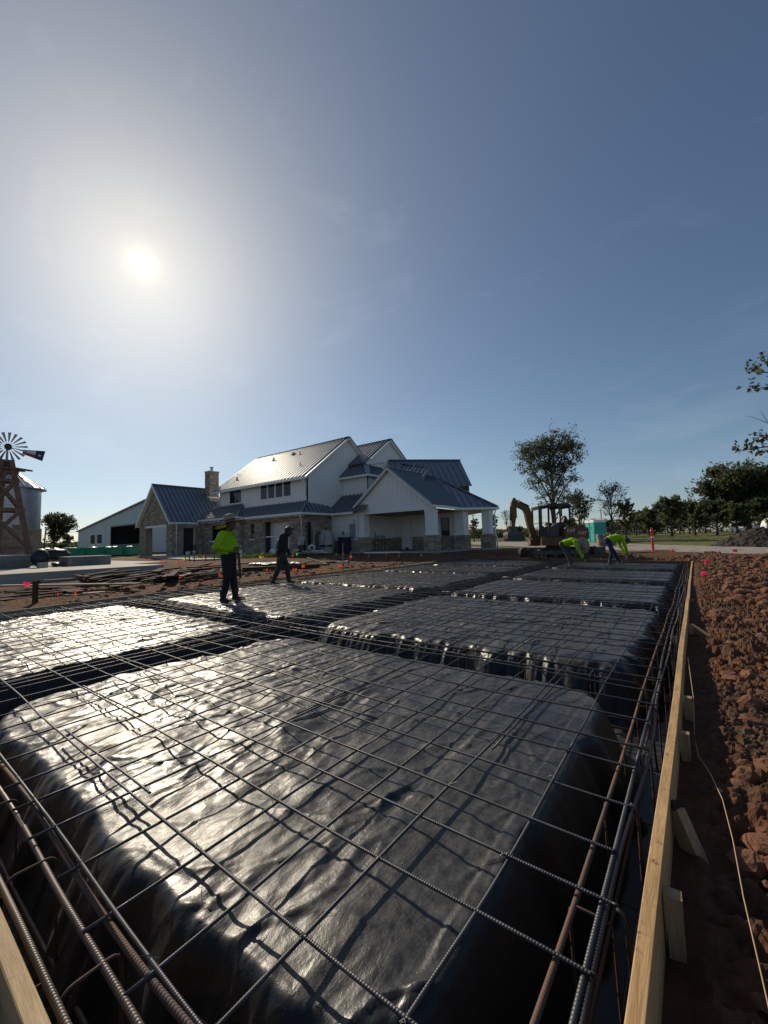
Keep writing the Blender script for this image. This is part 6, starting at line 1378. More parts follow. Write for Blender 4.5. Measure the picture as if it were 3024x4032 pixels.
# ---------------------------------------------------------------- trees, woods, grass and weeds
mk('bark', (0.085,0.068,0.055), 0.9, base2=(0.045,0.036,0.030), vscale=3, bump=0.5, bscale=12)
MT['leaf_dark'] = leaf_material('leaf_dark', (0.058,0.074,0.036), (0.125,0.142,0.068), 0.6)
MT['leaf_mid'] = leaf_material('leaf_mid', (0.066,0.086,0.034), (0.140,0.160,0.070), 0.6)
MT['leaf_olive'] = leaf_material('leaf_olive', (0.060,0.066,0.028), (0.11,0.11,0.05), 0.35)
MT['leaf_far'] = leaf_material('leaf_far', (0.075,0.092,0.050), (0.140,0.160,0.090), 0.6)
MT['weed'] = leaf_material('weed', (0.075,0.110,0.022), (0.150,0.180,0.050), 0.45)
MT['grass_blade'] = leaf_material('grass_blade', (0.060,0.085,0.020), (0.125,0.130,0.045), 0.4)
def leaf_mesh(name, C, size, mat, seed=0, up=0.0, asp=0.55, jit=0.45):
    C = np.asarray(C, float); n = len(C); R = np.random.default_rng(seed)
    a = R.normal(size=(n,3)); a /= np.linalg.norm(a,axis=1)[:,None]
    b = R.normal(size=(n,3)); b[:,2] += up; b -= a*(a*b).sum(1)[:,None]; b /= np.linalg.norm(b,axis=1)[:,None]
    s = size*(1+jit*(R.random(n)*2-1))
    P = np.stack([C-a*s[:,None]*0.5, C+b*s[:,None]*asp*0.5, C+a*s[:,None]*0.5, C-b*s[:,None]*asp*0.5], 1).reshape(-1,3)
    me = bpy.data.meshes.new(name); me.vertices.add(4*n); me.vertices.foreach_set('co', P.ravel())
    me.loops.add(4*n); me.loops.foreach_set('vertex_index', np.arange(4*n, dtype=np.int32))
    me.polygons.add(n); me.polygons.foreach_set('loop_start', np.arange(0,4*n,4,dtype=np.int32)); me.materials.append(mat); me.update(calc_edges=True); return me
def tree(name, label, x, y, h, w, cb, tr, nl, ls, mat, seed, nlimb=9, ntw=9, skew=(0,0), group=None, top=0.8, spread=0.38, leafy=1.0, cat='tree', wy=None, bias=0.0):
    R = random.Random(seed); z0 = gzf(x,y)-0.05
    t = thing(name,label,cat,(x,y,z0),0,group)
    cz, rz = (cb+h)/2, (h-cb)/2; wy = wy or w
    def inside(p, k=1.0):
        q = V3(((p.x-skew[0]*max(0,p.z-cb)/(h-cb+.01))/w,(p.y-skew[1]*max(0,p.z-cb)/(h-cb+.01))/wy,(p.z-cz)/rz)); return q.length < k
    mb = MB(); th = h*top
    tp = [V3((skew[0]*0.35*(i/6)**2+0.06*tr*R.uniform(-1,1)*i, skew[1]*.35*(i/6)**2+0.06*tr*R.uniform(-1,1)*i, th*i/6)) for i in range(7)]
    mb.tube(tp,[tr*1.25]+[tr*(1-0.85*i/6) for i in range(1,7)],8)
    def on_trunk(z):
        u = min(5.999,max(0,z/th*6)); i = int(u); return tp[i].lerp(tp[i+1],u-i)
    C = []
    for i in range(nlimb):
        an = i*2.4+R.uniform(-.4,.4); hz = cb*0.75+(th-cb*0.75)*((i+0.5)/nlimb)**0.9
        s = on_trunk(hz); el = R.uniform(0.0,0.9)
        rad = R.uniform(0.62,0.92)
        e = V3((math.cos(an)*w*rad*math.cos(el),math.sin(an)*wy*rad*math.cos(el),0)); e.z = min(h*0.97, max(cb+0.1*rz, hz+ (h-hz)*R.uniform(0.15,0.85)+bias*rz))
        e.x += skew[0]*(e.z/h); e.y += skew[1]*(e.z/h)
        for _ in range(6):
            if inside(e,0.93): break
            e = e.lerp(V3((0,0,cz)),0.15)
        m = s.lerp(e,0.45)+V3((0,0,(e-s).length*0.10))
        pts = [(s*(1-u)**2+m*2*u*(1-u)+e*u*u)+V3((R.uniform(-1,1),R.uniform(-1,1),R.uniform(-1,1)))*0.02*h*(u*(1-u)) for u in [k/6 for k in range(7)]]
        r0 = tr*0.42*(1-0.5*hz/h); mb.tube(pts,[r0*(1-0.85*k/6)+0.004*h*.2 for k in range(7)],6)
        for j in range(ntw):
            u = R.uniform(0.25,1.0); k = min(5,int(u*6)); b = pts[k].lerp(pts[k+1],u*6-k)
            d = V3((R.gauss(0,1),R.gauss(0,1),R.gauss(0.25+bias,0.7))).normalized(); L = w*spread*R.uniform(0.5,1.1); q = b+d*L
            for _ in range(4):
                if inside(q,1.02): break
                q = b.lerp(q,0.75)
            mid = b.lerp(q,0.5)+V3((R.uniform(-1,1),R.uniform(-1,1),R.uniform(0,1)))*L*0.10
            mb.tube([b,mid,q],[r0*0.22+.002*h*.3,r0*0.15+.001*h,0.0012*h],4,cap=False)
            for g in range(3):
                v = R.uniform(0.3,1); b2 = b.lerp(q,v); q2 = b2+V3((R.gauss(0,1),R.gauss(0,1),R.gauss(.3,.8))).normalized()*L*R.uniform(0.25,0.5)
                mb.tube([b2,q2],[0.0016*h,0.0008*h],3,cap=False)
                if R.random() < leafy:
                    for s2 in range(max(1,int(nl/(nlimb*ntw*3)))):
                        v2 = R.uniform(0.1,1.05); C.append(b2.lerp(q2,v2)+V3((R.gauss(0,1),R.gauss(0,1),R.gauss(0,1)))*L*0.15)
    mb.build('trunk', MT['bark'], t, world=False, smooth=True)
    if C: link('crown', leaf_mesh('crown',[tuple(c) for c in C],ls,MT[mat],seed), t, world=False)
    return t
tree('tall_tree','tall dark tree with upright crown standing behind the mini excavator',-13.4,51.3,13.8,4.7,3.6,0.30,11500,0.22,'leaf_dark',21,nlimb=24,ntw=13,spread=0.40,top=0.86,bias=0.05)
tree('bare_tree','thin branched sparse tree right of the portable toilets',-6.75,47.5,6.4,1.9,1.4,0.12,1900,0.15,'leaf_olive',22,nlimb=14,ntw=12,spread=0.5,leafy=0.8,bias=.3)
tree('small_tree','small leafy tree overlapping the thin branched tree right of the toilets',-6.2,52.8,5.2,1.4,0.9,0.10,2600,0.20,'leaf_olive',23,nlimb=10,ntw=8)
tree('olive_tree','round sparse olive tree between the excavator and the portable toilets',-12.5,60.7,7.0,2.3,1.0,0.14,3000,0.24,'leaf_olive',24,nlimb=13,ntw=10,spread=.45)
tree('bare_tree','bare young tree seen left of the excavator stick',-24.6,65.5,5.6,1.25,1.6,0.10,160,0.16,'leaf_olive',25,nlimb=12,ntw=9,spread=.5,leafy=0.2,bias=.5)
tree('round_tree','small round tree seen through the open garage porch',-27.0,58.0,4.0,1.0,1.3,0.09,1500,0.20,'leaf_mid',26,nlimb=9,ntw=7)
tree('bushy_tree','dark bushy tree just right of the garage porch column',-23.0,55.4,4.4,1.1,1.2,0.10,2000,0.20,'leaf_dark',27,nlimb=9,ntw=7)
tree('windblown_tree','small dark tree leaning to one side, left of the metal barn',-43.75,10.5,4.3,1.55,0.95,0.09,5200,0.17,'leaf_dark',28,nlimb=16,ntw=10,skew=(0.1,0.75),spread=.46,top=.8)
tree('live_oak','huge spreading live oak behind the soil heap',7.6,97.8,14.0,9.5,2.2,0.60,24000,0.55,'leaf_dark',29,nlimb=18,ntw=14,spread=0.30,top=0.55)
tree('broad_tree','broad dark tree left of the live oak, beyond the fence',-3.2,85.0,7.0,3.0,1.2,0.2,5200,0.38,'leaf_mid',30,nlimb=11,ntw=9)
tree('broad_tree','smaller tree left of the broad dark one beyond the fence',-6.5,88.0,5.4,2.5,0.9,0.16,3800,0.38,'leaf_far',31,nlimb=10,ntw=8)
tree('broad_tree','tree right below the left end of the live oak crown',0.0,92.0,6.8,2.7,1.1,0.18,4600,0.40,'leaf_dark',32,nlimb=10,ntw=9)
tree('broad_tree','tree standing in front of the live oak trunk, left of the soil heap',2.9,88.0,6.3,3.0,1.3,0.18,5200,0.36,'leaf_dark',33,nlimb=11,ntw=9)
tree('broad_tree','dark tree directly behind the peak of the soil heap',5.2,84.5,5.6,2.3,1.1,0.16,3600,0.36,'leaf_mid',34,nlimb=10,ntw=8)
tree('broad_tree','dark tree at the far right edge beyond the soil heap',9.6,90.0,6.6,2.9,1.2,0.18,4800,0.38,'leaf_dark',35,nlimb=10,ntw=9)
def far_trees():
    P = [tree('field_tree','dark distant tree in the tree row beyond the field left of the excavator',-20,128,5.0,2.2,0.8,0.15,1800,0.5,'leaf_far',40,nlimb=9,ntw=7,group='distant trees in the row beyond the field left of the excavator'),
         tree('field_tree','dark distant tree in the tree row beyond the field left of the excavator',-30,132,6.0,2.6,0.8,0.15,2000,0.5,'leaf_dark',41,nlimb=9,ntw=7,group='distant trees in the row beyond the field left of the excavator')]
    R = random.Random(6)
    S = [(-45,130,.8),(-52,122,.9),(-38,140,.85),(-60,135,.8),(-14,125,.8),(-9,118,1.0),(-3,122,1.1),(-24,140,.95),(-70,128,.75),(-7,105,.9),(2,125,1.35),(-5,135,1.5),(12,128,1.6),(-11,112,.95),(-1,112,1.05),(18,130,1.7),(-120,38,.55),(-128,46,.6),(-118,30,.5),(-135,55,.6),(-126,33,.65)]
    for x,y,s in S:
        reg = 'beyond the field left of the excavator' if -75 < x < -18 else ('between the windmill and the barn' if x < -100 else ('behind the bare tree and small tree' if x < -6 else 'around and behind the live oak'))
        o = copy_tree(R.choice(P),(x,y,gzf(x,y)-.05),R.uniform(0,6.28),'dark distant tree in the tree row '+reg,'distant trees in the row '+reg); o.scale = (s*R.uniform(.8,1.4),s*R.uniform(.8,1.4),s*R.uniform(.7,1.25))
far_trees()
def far_woods():
    R = np.random.default_rng(12)
    pts = [(-167.8,27.3,3.0),(-161.8,52,2.6),(-149,81,2.6),(-127,113,2.8),(-96,140,3.0),(-78,151,3.2),(-59.6,159,3.4),(-41.8,165,3.5),(-25,168,4.6),(-15,169.5,7.0),(-9.7,170,9.0),(4,170,9.5),(16,169,11),(45,163,11),(70,150,10)]
    C = []
    for (x0,y0,h0),(x1,y1,h1) in zip(pts[:-1],pts[1:]):
        L = math.hypot(x1-x0,y1-y0); n = int(L*300)
        t = R.random(n); dx, dy = (y1-y0)/L, -(x1-x0)/L; dep = -R.random(n)**1.5*14+R.random(n)*3
        x = x0+(x1-x0)*t+dx*dep*-1; y = y0+(y1-y0)*t+dy*dep*-1
        hh = (h0+(h1-h0)*t)*(0.45+0.95*fbm(x*0.16,y*0.16,77,3))
        z = 0.8+hh*R.random(n)**0.7
        C.append(np.stack([x,y,z],1))
    o = link('far_woods', leaf_mesh('far_woods',np.concatenate(C),0.62,MT['leaf_far'],3,asp=0.7)); tag(o,kind='stuff'); o['label'] = 'far woods along the horizon'
far_woods()
def near_branches():
    # tree standing just outside the frame on the right: trunk, limbs and leaf sprays reaching in
    t = thing('broadleaf_tree','broadleaf tree at the right edge with leafy branch tips reaching into the sky','tree',(2.55,10.8,gzf(2.55,10.8)))
    R = random.Random(17); mb = MB(); C = []
    mb.tube([(2.55,10.8,-0.1),(2.52,10.8,1.5),(2.60,10.78,3.0),(2.5,10.8,4.6),(2.55,10.85,6.0)],[0.13,0.10,0.085,0.06,0.02],9)
    def spray(pts, n, r=0.012, leaf=1.0):
        pts = [V3(p) for p in pts]; mb.tube(pts,[r*(1-.8*i/(len(pts)-1)) for i in range(len(pts))],5)
        for k in range(n):
            u = R.uniform(0.12,1.0)*(len(pts)-1); i = min(len(pts)-2,int(u)); b = pts[i].lerp(pts[i+1],u-i)
            q = b+V3((R.gauss(-.02,.06),R.gauss(0,.08),R.gauss(.035,.06))); mb.tube([b,q],[0.0022,0.001],3,cap=False)
            if R.random() < leaf:
                for _ in range(R.choice((3,5,6))): C.append(tuple(q+V3((R.gauss(0,.025),R.gauss(0,.04),R.gauss(0,.022)))))
    spray([(2.5,10.8,4.0),(1.9,10.85,4.2),(1.45,10.9,4.30),(1.22,10.93,4.37),(1.07,10.95,4.45)],16,0.02)
    spray([(1.5,10.9,4.30),(1.38,10.92,4.5),(1.36,10.92,4.75)],8,0.008)
    spray([(1.25,10.93,4.38),(1.17,10.94,4.52),(1.15,10.94,4.60)],7,0.006)
    spray([(2.5,10.8,3.6),(1.9,10.85,3.9),(1.4,10.9,4.02),(1.2,10.93,4.05),(1.06,10.95,4.13)],17,0.02)
    spray([(2.5,10.8,2.5),(1.8,10.85,2.75),(1.3,10.93,2.86),(1.05,10.95,2.86),(0.85,10.97,2.84),(0.74,10.98,2.88)],24,0.018)
    spray([(1.4,10.92,2.86),(1.25,10.93,3.0),(1.10,10.95,3.12),(1.02,10.95,3.14)],13,0.010)
    spray([(2.5,10.8,2.9),(1.7,10.86,3.15),(1.30,10.92,3.30),(1.12,10.95,3.46),(0.95,10.96,3.55)],2,0.010,0.0)
    spray([(1.30,10.92,3.30),(1.22,10.93,3.5),(1.18,10.94,3.62)],1,0.005,0.0)
    spray([(2.5,10.8,2.3),(1.7,10.9,2.55),(1.3,10.93,2.62),(1.18,10.94,2.66)],9,0.012)
    for k in range(14):
        an = R.uniform(-1.2,1.2); z = R.uniform(2.4,5.6); spray([(2.55,10.8,z),(2.55+0.8*math.cos(an),10.8+0.8*math.sin(an),z+.25),(2.55+1.4*math.cos(an),10.8+1.4*math.sin(an),z+.5)],22,0.02)
    mb.build('trunk', MT['bark'], t, smooth=True)
    m = leaf_mesh('crown',C,0.085,MT['leaf_dark'],5,asp=0.5); link('crown', m, t)
near_branches()
def weeds():
    R = np.random.default_rng(4); C = []
    for (cx,cy,sx,sy,n) in ((-23.2,16.3,1.9,0.7,1500),(-26.0,14.4,1.5,0.6,800),(-21.0,18.6,1.0,0.5,350)):
        x = cx+R.normal(size=n)*sx*.5+R.normal(size=n)*.1; y = cy+0.45*(x-cx)+R.normal(size=n)*sy*.6
        C.append(np.stack([x,y,np.array([gzf(a,b) for a,b in zip(x,y)])+R.random(n)**1.4*0.34*fbm(x*2,y*2,6,3)*1.7],1))
    o = link('weed_patch', leaf_mesh('weed_patch',np.concatenate(C),0.15,MT['weed'],2,up=1.2,asp=0.3)); tag(o,kind='stuff'); o['label'] = 'pale green weeds growing by the walkway before the house'
    n = 26000; C = []
    x = R.uniform(-45,18,n*3); y = R.uniform(26,100,n*3); d = np.hypot((x+6.2)*.77,y-8)
    k = (d+7*0.5 > 30.5) & (fbm(x*.09,y*.09,20,3) > .42); k &= ~((x < -12) & (y < 40)); k &= (np.abs(y-(33-(x+5)*1.25)) > 6) | (y < 34)
    k &= ~((y < 33.5) & (x > -8)) 
    x, y = x[k][:n], y[k][:n]
    z = gz(x,y)+0.02
    o = link('field_grass', leaf_mesh('field_grass',np.stack([x,y,z],1),0.13,MT['grass_blade'],9,up=1.0,asp=0.3)); tag(o,kind='stuff'); o['label'] = 'rough grass on the far field'
weeds()
# ---------------------------------------------------------------- workers
mk('skin', (0.15,0.078,0.048), 0.6); mk('hair', (0.012,0.010,0.009), 0.7); mk('jeans', (0.022,0.034,0.075), 0.85, base2=(0.012,0.018,0.042), vscale=5, bump=0.4, bscale=16); mk('trousers_black', (0.012,0.013,0.018), 0.85, bump=0.4, bscale=14)
mk('trousers_khaki', (0.050,0.042,0.034), 0.85, base2=(0.028,0.024,0.020), vscale=5, bump=0.4, bscale=14); mk('trousers_grey', (0.085,0.085,0.088), 0.85, base2=(0.045,0.045,0.047), vscale=5, bump=0.4, bscale=14)
mk('jacket_black', (0.010,0.010,0.013), 0.8, bump=0.5, bscale=10); mk('boot_brown', (0.060,0.036,0.024), 0.7, base2=(0.03,0.02,0.015), vscale=9); mk('boot_tan', (0.30,0.22,0.14), 0.75, base2=(0.18,0.13,0.085), vscale=9)
mk('straw', (0.33,0.27,0.20), 0.8, base2=(0.24,0.19,0.14), vscale=14, bump=0.3, bscale=60); mk('glove', (0.030,0.030,0.034), 0.8); mk('leather', (0.05,0.035,0.025), 0.6); mk('cap_navy', (0.010,0.018,0.045), 0.8); mk('bottle', (0.75,0.80,0.82), 0.08, trans=0.85); mk('label_white', (0.6,0.65,0.7), 0.5)
def ball(mb, c, r, n=10): 
    rx, ry, rz = r if hasattr(r,'__len__') else (r,r,r); c = V3(c); vs = []; m = 7
    for i in range(1,m):
        th = math.pi*i/m
        for j in range(n): vs.append(c+V3((rx*math.sin(th)*math.cos(2*math.pi*j/n), ry*math.sin(th)*math.sin(2*math.pi*j/n), rz*math.cos(th))))
    b = len(vs); vs += [c+V3((0,0,rz)), c-V3((0,0,rz))]
    fs = [(i*n+j,(i+1)*n+j,(i+1)*n+(j+1)%n,i*n+(j+1)%n) for i in range(m-2) for j in range(n)]+[(b,j,(j+1)%n) for j in range(n)]+[(b+1,(m-2)*n+(j+1)%n,(m-2)*n+j) for j in range(n)]
    mb.add(vs,fs)
def limb(mb, pts, rs, n=10):
    P = [V3(p) for p in pts]; Q = []; RR = []
    for i in range(len(P)-1):
        for k in range(4): u = k/4; Q.append(P[i].lerp(P[i+1],u)); RR.append(rs[i]+(rs[i+1]-rs[i])*u)
    Q.append(P[-1]); RR.append(rs[-1]); mb.tube(Q,RR,n)
    for p, r in zip(P, rs): ball(mb,p,r,n)
def sweep(mb, st, n=14):
    # stations: (centre, right vector, front vector)
    vs = []
    for c, a, b in st:
        for j in range(n): t = 2*math.pi*j/n; vs.append(V3(c)+V3(a)*math.cos(t)+V3(b)*math.sin(t))
    k = len(st); mb.add(vs,[(i*n+j,i*n+(j+1)%n,(i+1)*n+(j+1)%n,(i+1)*n+j) for i in range(k-1) for j in range(n)]+[tuple(range(n-1,-1,-1)),tuple((k-1)*n+j for j in range(n))])
FOLD = bpy.data.textures.new('cloth_folds','CLOUDS'); FOLD.noise_scale = 0.09; FOLD.noise_depth = 2
def soft(mb, name, mat, par, vox=0.014, smooth=4, fold=0.0):
    o = mb.build(name, MT[mat], par, world=False, smooth=True)
    m = o.modifiers.new('union','REMESH'); m.mode = 'VOXEL'; m.voxel_size = vox; m.use_smooth_shade = True
    if fold: d = o.modifiers.new('folds','DISPLACE'); d.texture = FOLD; d.strength = fold; d.mid_level = 0.5
    s = o.modifiers.new('soften','SMOOTH'); s.factor = 0.5; s.iterations = smooth
    return o
def hand(mb, w, d, up, curl=0.5, side=1):
    # palm, four fingers of different lengths and a thumb leaving the side of the palm
    w = V3(w); d = V3(d).normalized(); up = V3(up); up = (up-d*up.dot(d)).normalized(); s = d.cross(up)*side
    sweep(mb,[(w,s*0.026,up*0.020),(w+d*0.03,s*0.038,up*0.016),(w+d*0.085,s*0.042,up*0.014),(w+d*0.095,s*0.038,up*0.010)],10)
    for k,(o,l) in enumerate(((0.030,0.070),(0.010,0.080),(-0.011,0.074),(-0.031,0.058))):
        b = w+d*0.088+s*o; a1 = d*math.cos(curl*.7)-up*math.sin(curl*.7); a2 = d*math.cos(curl*1.6)-up*math.sin(curl*1.6); a3 = d*math.cos(curl*2.4)-up*math.sin(curl*2.4)
        q1 = b+a1*l*.45; q2 = q1+a2*l*.32; q3 = q2+a3*l*.25; limb(mb,[b,q1,q2,q3],[0.0105,0.0100,0.0092,0.0080],7)
    b = w+d*0.022+s*0.030; q1 = b+(d*0.55+s*0.65-up*0.35).normalized()*0.045; q2 = q1+(d*0.85+s*0.2-up*0.4).normalized()*0.034; limb(mb,[b,q1,q2],[0.014,0.0115,0.009],7)
def head(mb, c, f, up, k=1.0):
    c = V3(c); f = V3(f).normalized(); up = V3(up); up = (up-f*up.dot(f)).normalized(); s = f.cross(up)
    sweep(mb,[(c+up*0.112+f*-.01,s*0.020,f*0.025),(c+up*0.095-f*.01,s*0.055,f*0.068),(c+up*0.05-f*.008,s*0.074,f*0.095),(c,s*0.076,f*0.098),(c-up*0.045+f*.008,s*0.068,f*0.088),(c-up*0.085+f*0.020,s*0.052,f*0.066),(c-up*0.112+f*0.030,s*0.030,f*0.040)],14)
    sweep(mb,[(c+up*0.015+f*0.088,s*0.010,f*0.010),(c-up*0.018+f*0.100,s*0.015,f*0.020),(c-up*0.030+f*0.098,s*0.017,f*0.016)],8)
    sweep(mb,[(c-up*0.058+f*0.090,s*0.026,f*0.010),(c-up*0.066+f*0.088,s*0.024,f*0.010)],8)
    sweep(mb,[(c+up*0.032+f*0.082,s*0.050,f*0.014),(c+up*0.026+f*0.082,s*0.052,f*0.014)],10)
    for q in (-1,1): sweep(mb,[(c+s*q*0.076+up*0.028-f*.01,s*0.010,f*0.020),(c+s*q*0.080+up*0.0-f*.008,s*0.010,f*0.022),(c+s*q*0.074-up*0.032,s*0.008,f*0.012)],8)
    return s, up
def eyes(par, c, f, up):
    c = V3(c); f = V3(f).normalized(); up = V3(up); up = (up-f*up.dot(f)).normalized(); s = f.cross(up)
    for q in (-1,1): mb = MB(); ball(mb,c+s*q*0.032+up*0.006+f*0.082,0.0125,8); mb.build('eye', MT['hair'], par); 
def hat(par, c, f, up, rb=0.235, dip=0.03, crown=0.125, mat='straw', band='leather'):
    c = V3(c); f = V3(f).normalized(); up = V3(up); up = (up-f*up.dot(f)).normalized(); s = f.cross(up); n = 28
    prof = [(rb,-dip),(rb*0.8,-dip*0.45),(0.128,0.0),(0.120,0.01),(0.114,crown*.55),(0.096,crown*.92),(0.05,crown*1.03),(0.008,crown*.97)]
    def ring(r, z, th=0): return [c+s*(r*math.cos(2*math.pi*j/n)*0.92)+f*(r*math.sin(2*math.pi*j/n)*1.05)+up*(z+th+0.012*math.cos(4*math.pi*j/n)*(r/rb)**3) for j in range(n)]
    mb = MB(); vs = []
    for r,z in prof: vs += ring(r,z)
    k = len(prof); inn = [(0.108,0.0),(rb*.8,-dip*.45-0.004),(rb-0.002,-dip-0.004)]
    for r,z in inn: vs += ring(r,z)
    fs = [(i*n+j,i*n+(j+1)%n,(i+1)*n+(j+1)%n,(i+1)*n+j) for i in range(k-1) for j in range(n)]
    fs += [((k+i)*n+j,(k+i)*n+(j+1)%n,(k+i+1)*n+(j+1)%n,(k+i+1)*n+j) for i in range(2) for j in range(n)]+[((k+2)*n+j,(k+2)*n+(j+1)%n,(j+1)%n,j) for j in range(n)]+[tuple((k-1)*n+j for j in range(n))]
    mb.add(vs,fs); h = mb.build('hat', MT[mat], par, world=False, smooth=True)
    m2 = MB(); v2 = ring(0.1225,0.010)+ring(0.1195,0.05); m2.add(v2,[(j,(j+1)%n,n+(j+1)%n,n+j) for j in range(n)]); m2.build('hat_band', MT[band], h, smooth=True)
    return h
def boot(mb, an, toe, h=0.26, r=0.062):
    an = V3(an); toe = V3((toe[0],toe[1],0)).normalized(); s = V3((toe.y,-toe.x,0)); g = V3((an.x,an.y,an.z-0.075))
    sweep(mb,[(an+V3((0,0,h-.075)),s*r*1.15,toe*r*1.2),(an+V3((0,0,.06)),s*r*.95,toe*r),(an-V3((0,0,.01)),s*.046,toe*.056),(g+toe*.02+V3((0,0,0.0)),s*.042,toe*.075)],12)
    sweep(mb,[(g-toe*0.075+V3((0,0,.035)),s*.030,V3((0,0,.035))),(g-toe*0.03+V3((0,0,.04)),s*.043,V3((0,0,.04))),(g+toe*0.06+V3((0,0,.042)),s*.044,V3((0,0,.042))),(g+toe*0.14+V3((0,0,.032)),s*.050,V3((0,0,.032))),(g+toe*0.20+V3((0,0,.024)),s*.036,V3((0,0,.024)))],12)
def person(label, loc, rz, J, top, legs, boots, gloves=False, bulk=1.0, tall=True):
    p = thing('person', label, 'person', loc, rz, 'construction workers on the rebar grid')
    b = bulk
    f, up = V3(J['face']), V3(J['hup'])
    # trousers
    mb = MB(); pv, ch = V3(J['pelvis']), V3(J['chest']); ax = (ch-pv).normalized(); rt = V3((1,0,0)); fr = rt.cross(ax)*-1
    fr = ax.cross(rt)*-1 if fr.y < 0 else fr
    fr = rt.cross(ax); fr = -fr if False else fr
    lat = rt
    sweep(mb,[(pv-ax*0.12,lat*0.11*b,fr*0.10*b),(pv-ax*0.05,lat*0.165*b,fr*0.125*b),(pv+ax*0.06,lat*0.16*b,fr*0.120*b),(pv+ax*0.12,lat*0.155*b,fr*0.115*b)])
    for s in ('L','R'): limb(mb,[J['hip'+s],J['kn'+s],J['an'+s]],[0.098*b,0.070*b,0.060])
    soft(mb,'trousers',legs,p,0.015,4,0.022)
    # shirt with sleeves
    mb = MB(); nk = V3(J['neck']); a2 = (nk-ch).normalized(); fr2 = rt.cross(a2)
    sweep(mb,[(pv+ax*0.03,lat*0.178*b,fr*0.140*b),(pv+ax*0.12,lat*0.180*b,fr*0.150*b),(pv.lerp(ch,0.55)-fr*0.0+J.get('belly',V3((0,0,0))),lat*0.182*b,fr*0.148*b),(ch,lat*0.190*b,fr*0.135*b),(ch.lerp(nk,0.5),lat*0.165*b,fr2*0.110*b),(ch.lerp(nk,0.85),lat*0.085,fr2*0.080),(nk,lat*0.060,fr2*0.062)],16)
    for s in ('L','R'): limb(mb,[J['sh'+s],J['el'+s],J['wr'+s]],[0.078*b,0.060*b,0.046])
    soft(mb,'shirt' if top == 'lime_shirt' else 'jacket',top,p,0.014,4,0.026)
    # body: head, neck, forearms and hands in one skin
    mb = MB(); hc = V3(J['head']); head(mb,hc,f,up); limb(mb,[ch.lerp(nk,0.6),nk,hc-up.normalized()*0.05],[0.07,0.056,0.054]); limb(mb,[pv,pv.lerp(ch,.5),ch],[0.10,0.10,0.10])
    for s in ('L','R'):
        el, wr = V3(J['el'+s]), V3(J['wr'+s]); limb(mb,[J['sh'+s],el,wr],[0.05,0.042,0.030]); limb(mb,[ch,J['sh'+s]],[0.07,0.05]); d = V3(J['hd'+s]) if 'hd'+s in J else (wr-el); 
        if not gloves: hand(mb,wr,d,J['pu'+s],J.get('curl',0.55),1 if s == 'L' else -1)
        limb(mb,[J['hip'+s],J['kn'+s],J['an'+s]],[0.07,0.05,0.042]); limb(mb,[pv,J['hip'+s]],[0.08,0.07])
    bo = soft(mb,'body','skin',p,0.0085,2)
    eyes(bo,hc,f,up)
    if gloves:
        for s in ('L','R'): mb = MB(); el, wr = V3(J['el'+s]), V3(J['wr'+s]); d = V3(J['hd'+s]) if 'hd'+s in J else (wr-el); limb(mb,[wr-(wr-el).normalized()*.05,wr],[0.045,0.036]); hand(mb,wr,d,J['pu'+s],J.get('curl',0.6),1 if s == 'L' else -1); soft(mb,'glove','glove',p,0.008,2)
    for s in ('L','R'): mb = MB(); boot(mb,J['an'+s],J['toe'+s],0.26 if tall else 0.15,0.062 if tall else 0.05); soft(mb,'boot',boots,p,0.010,3)
    return p
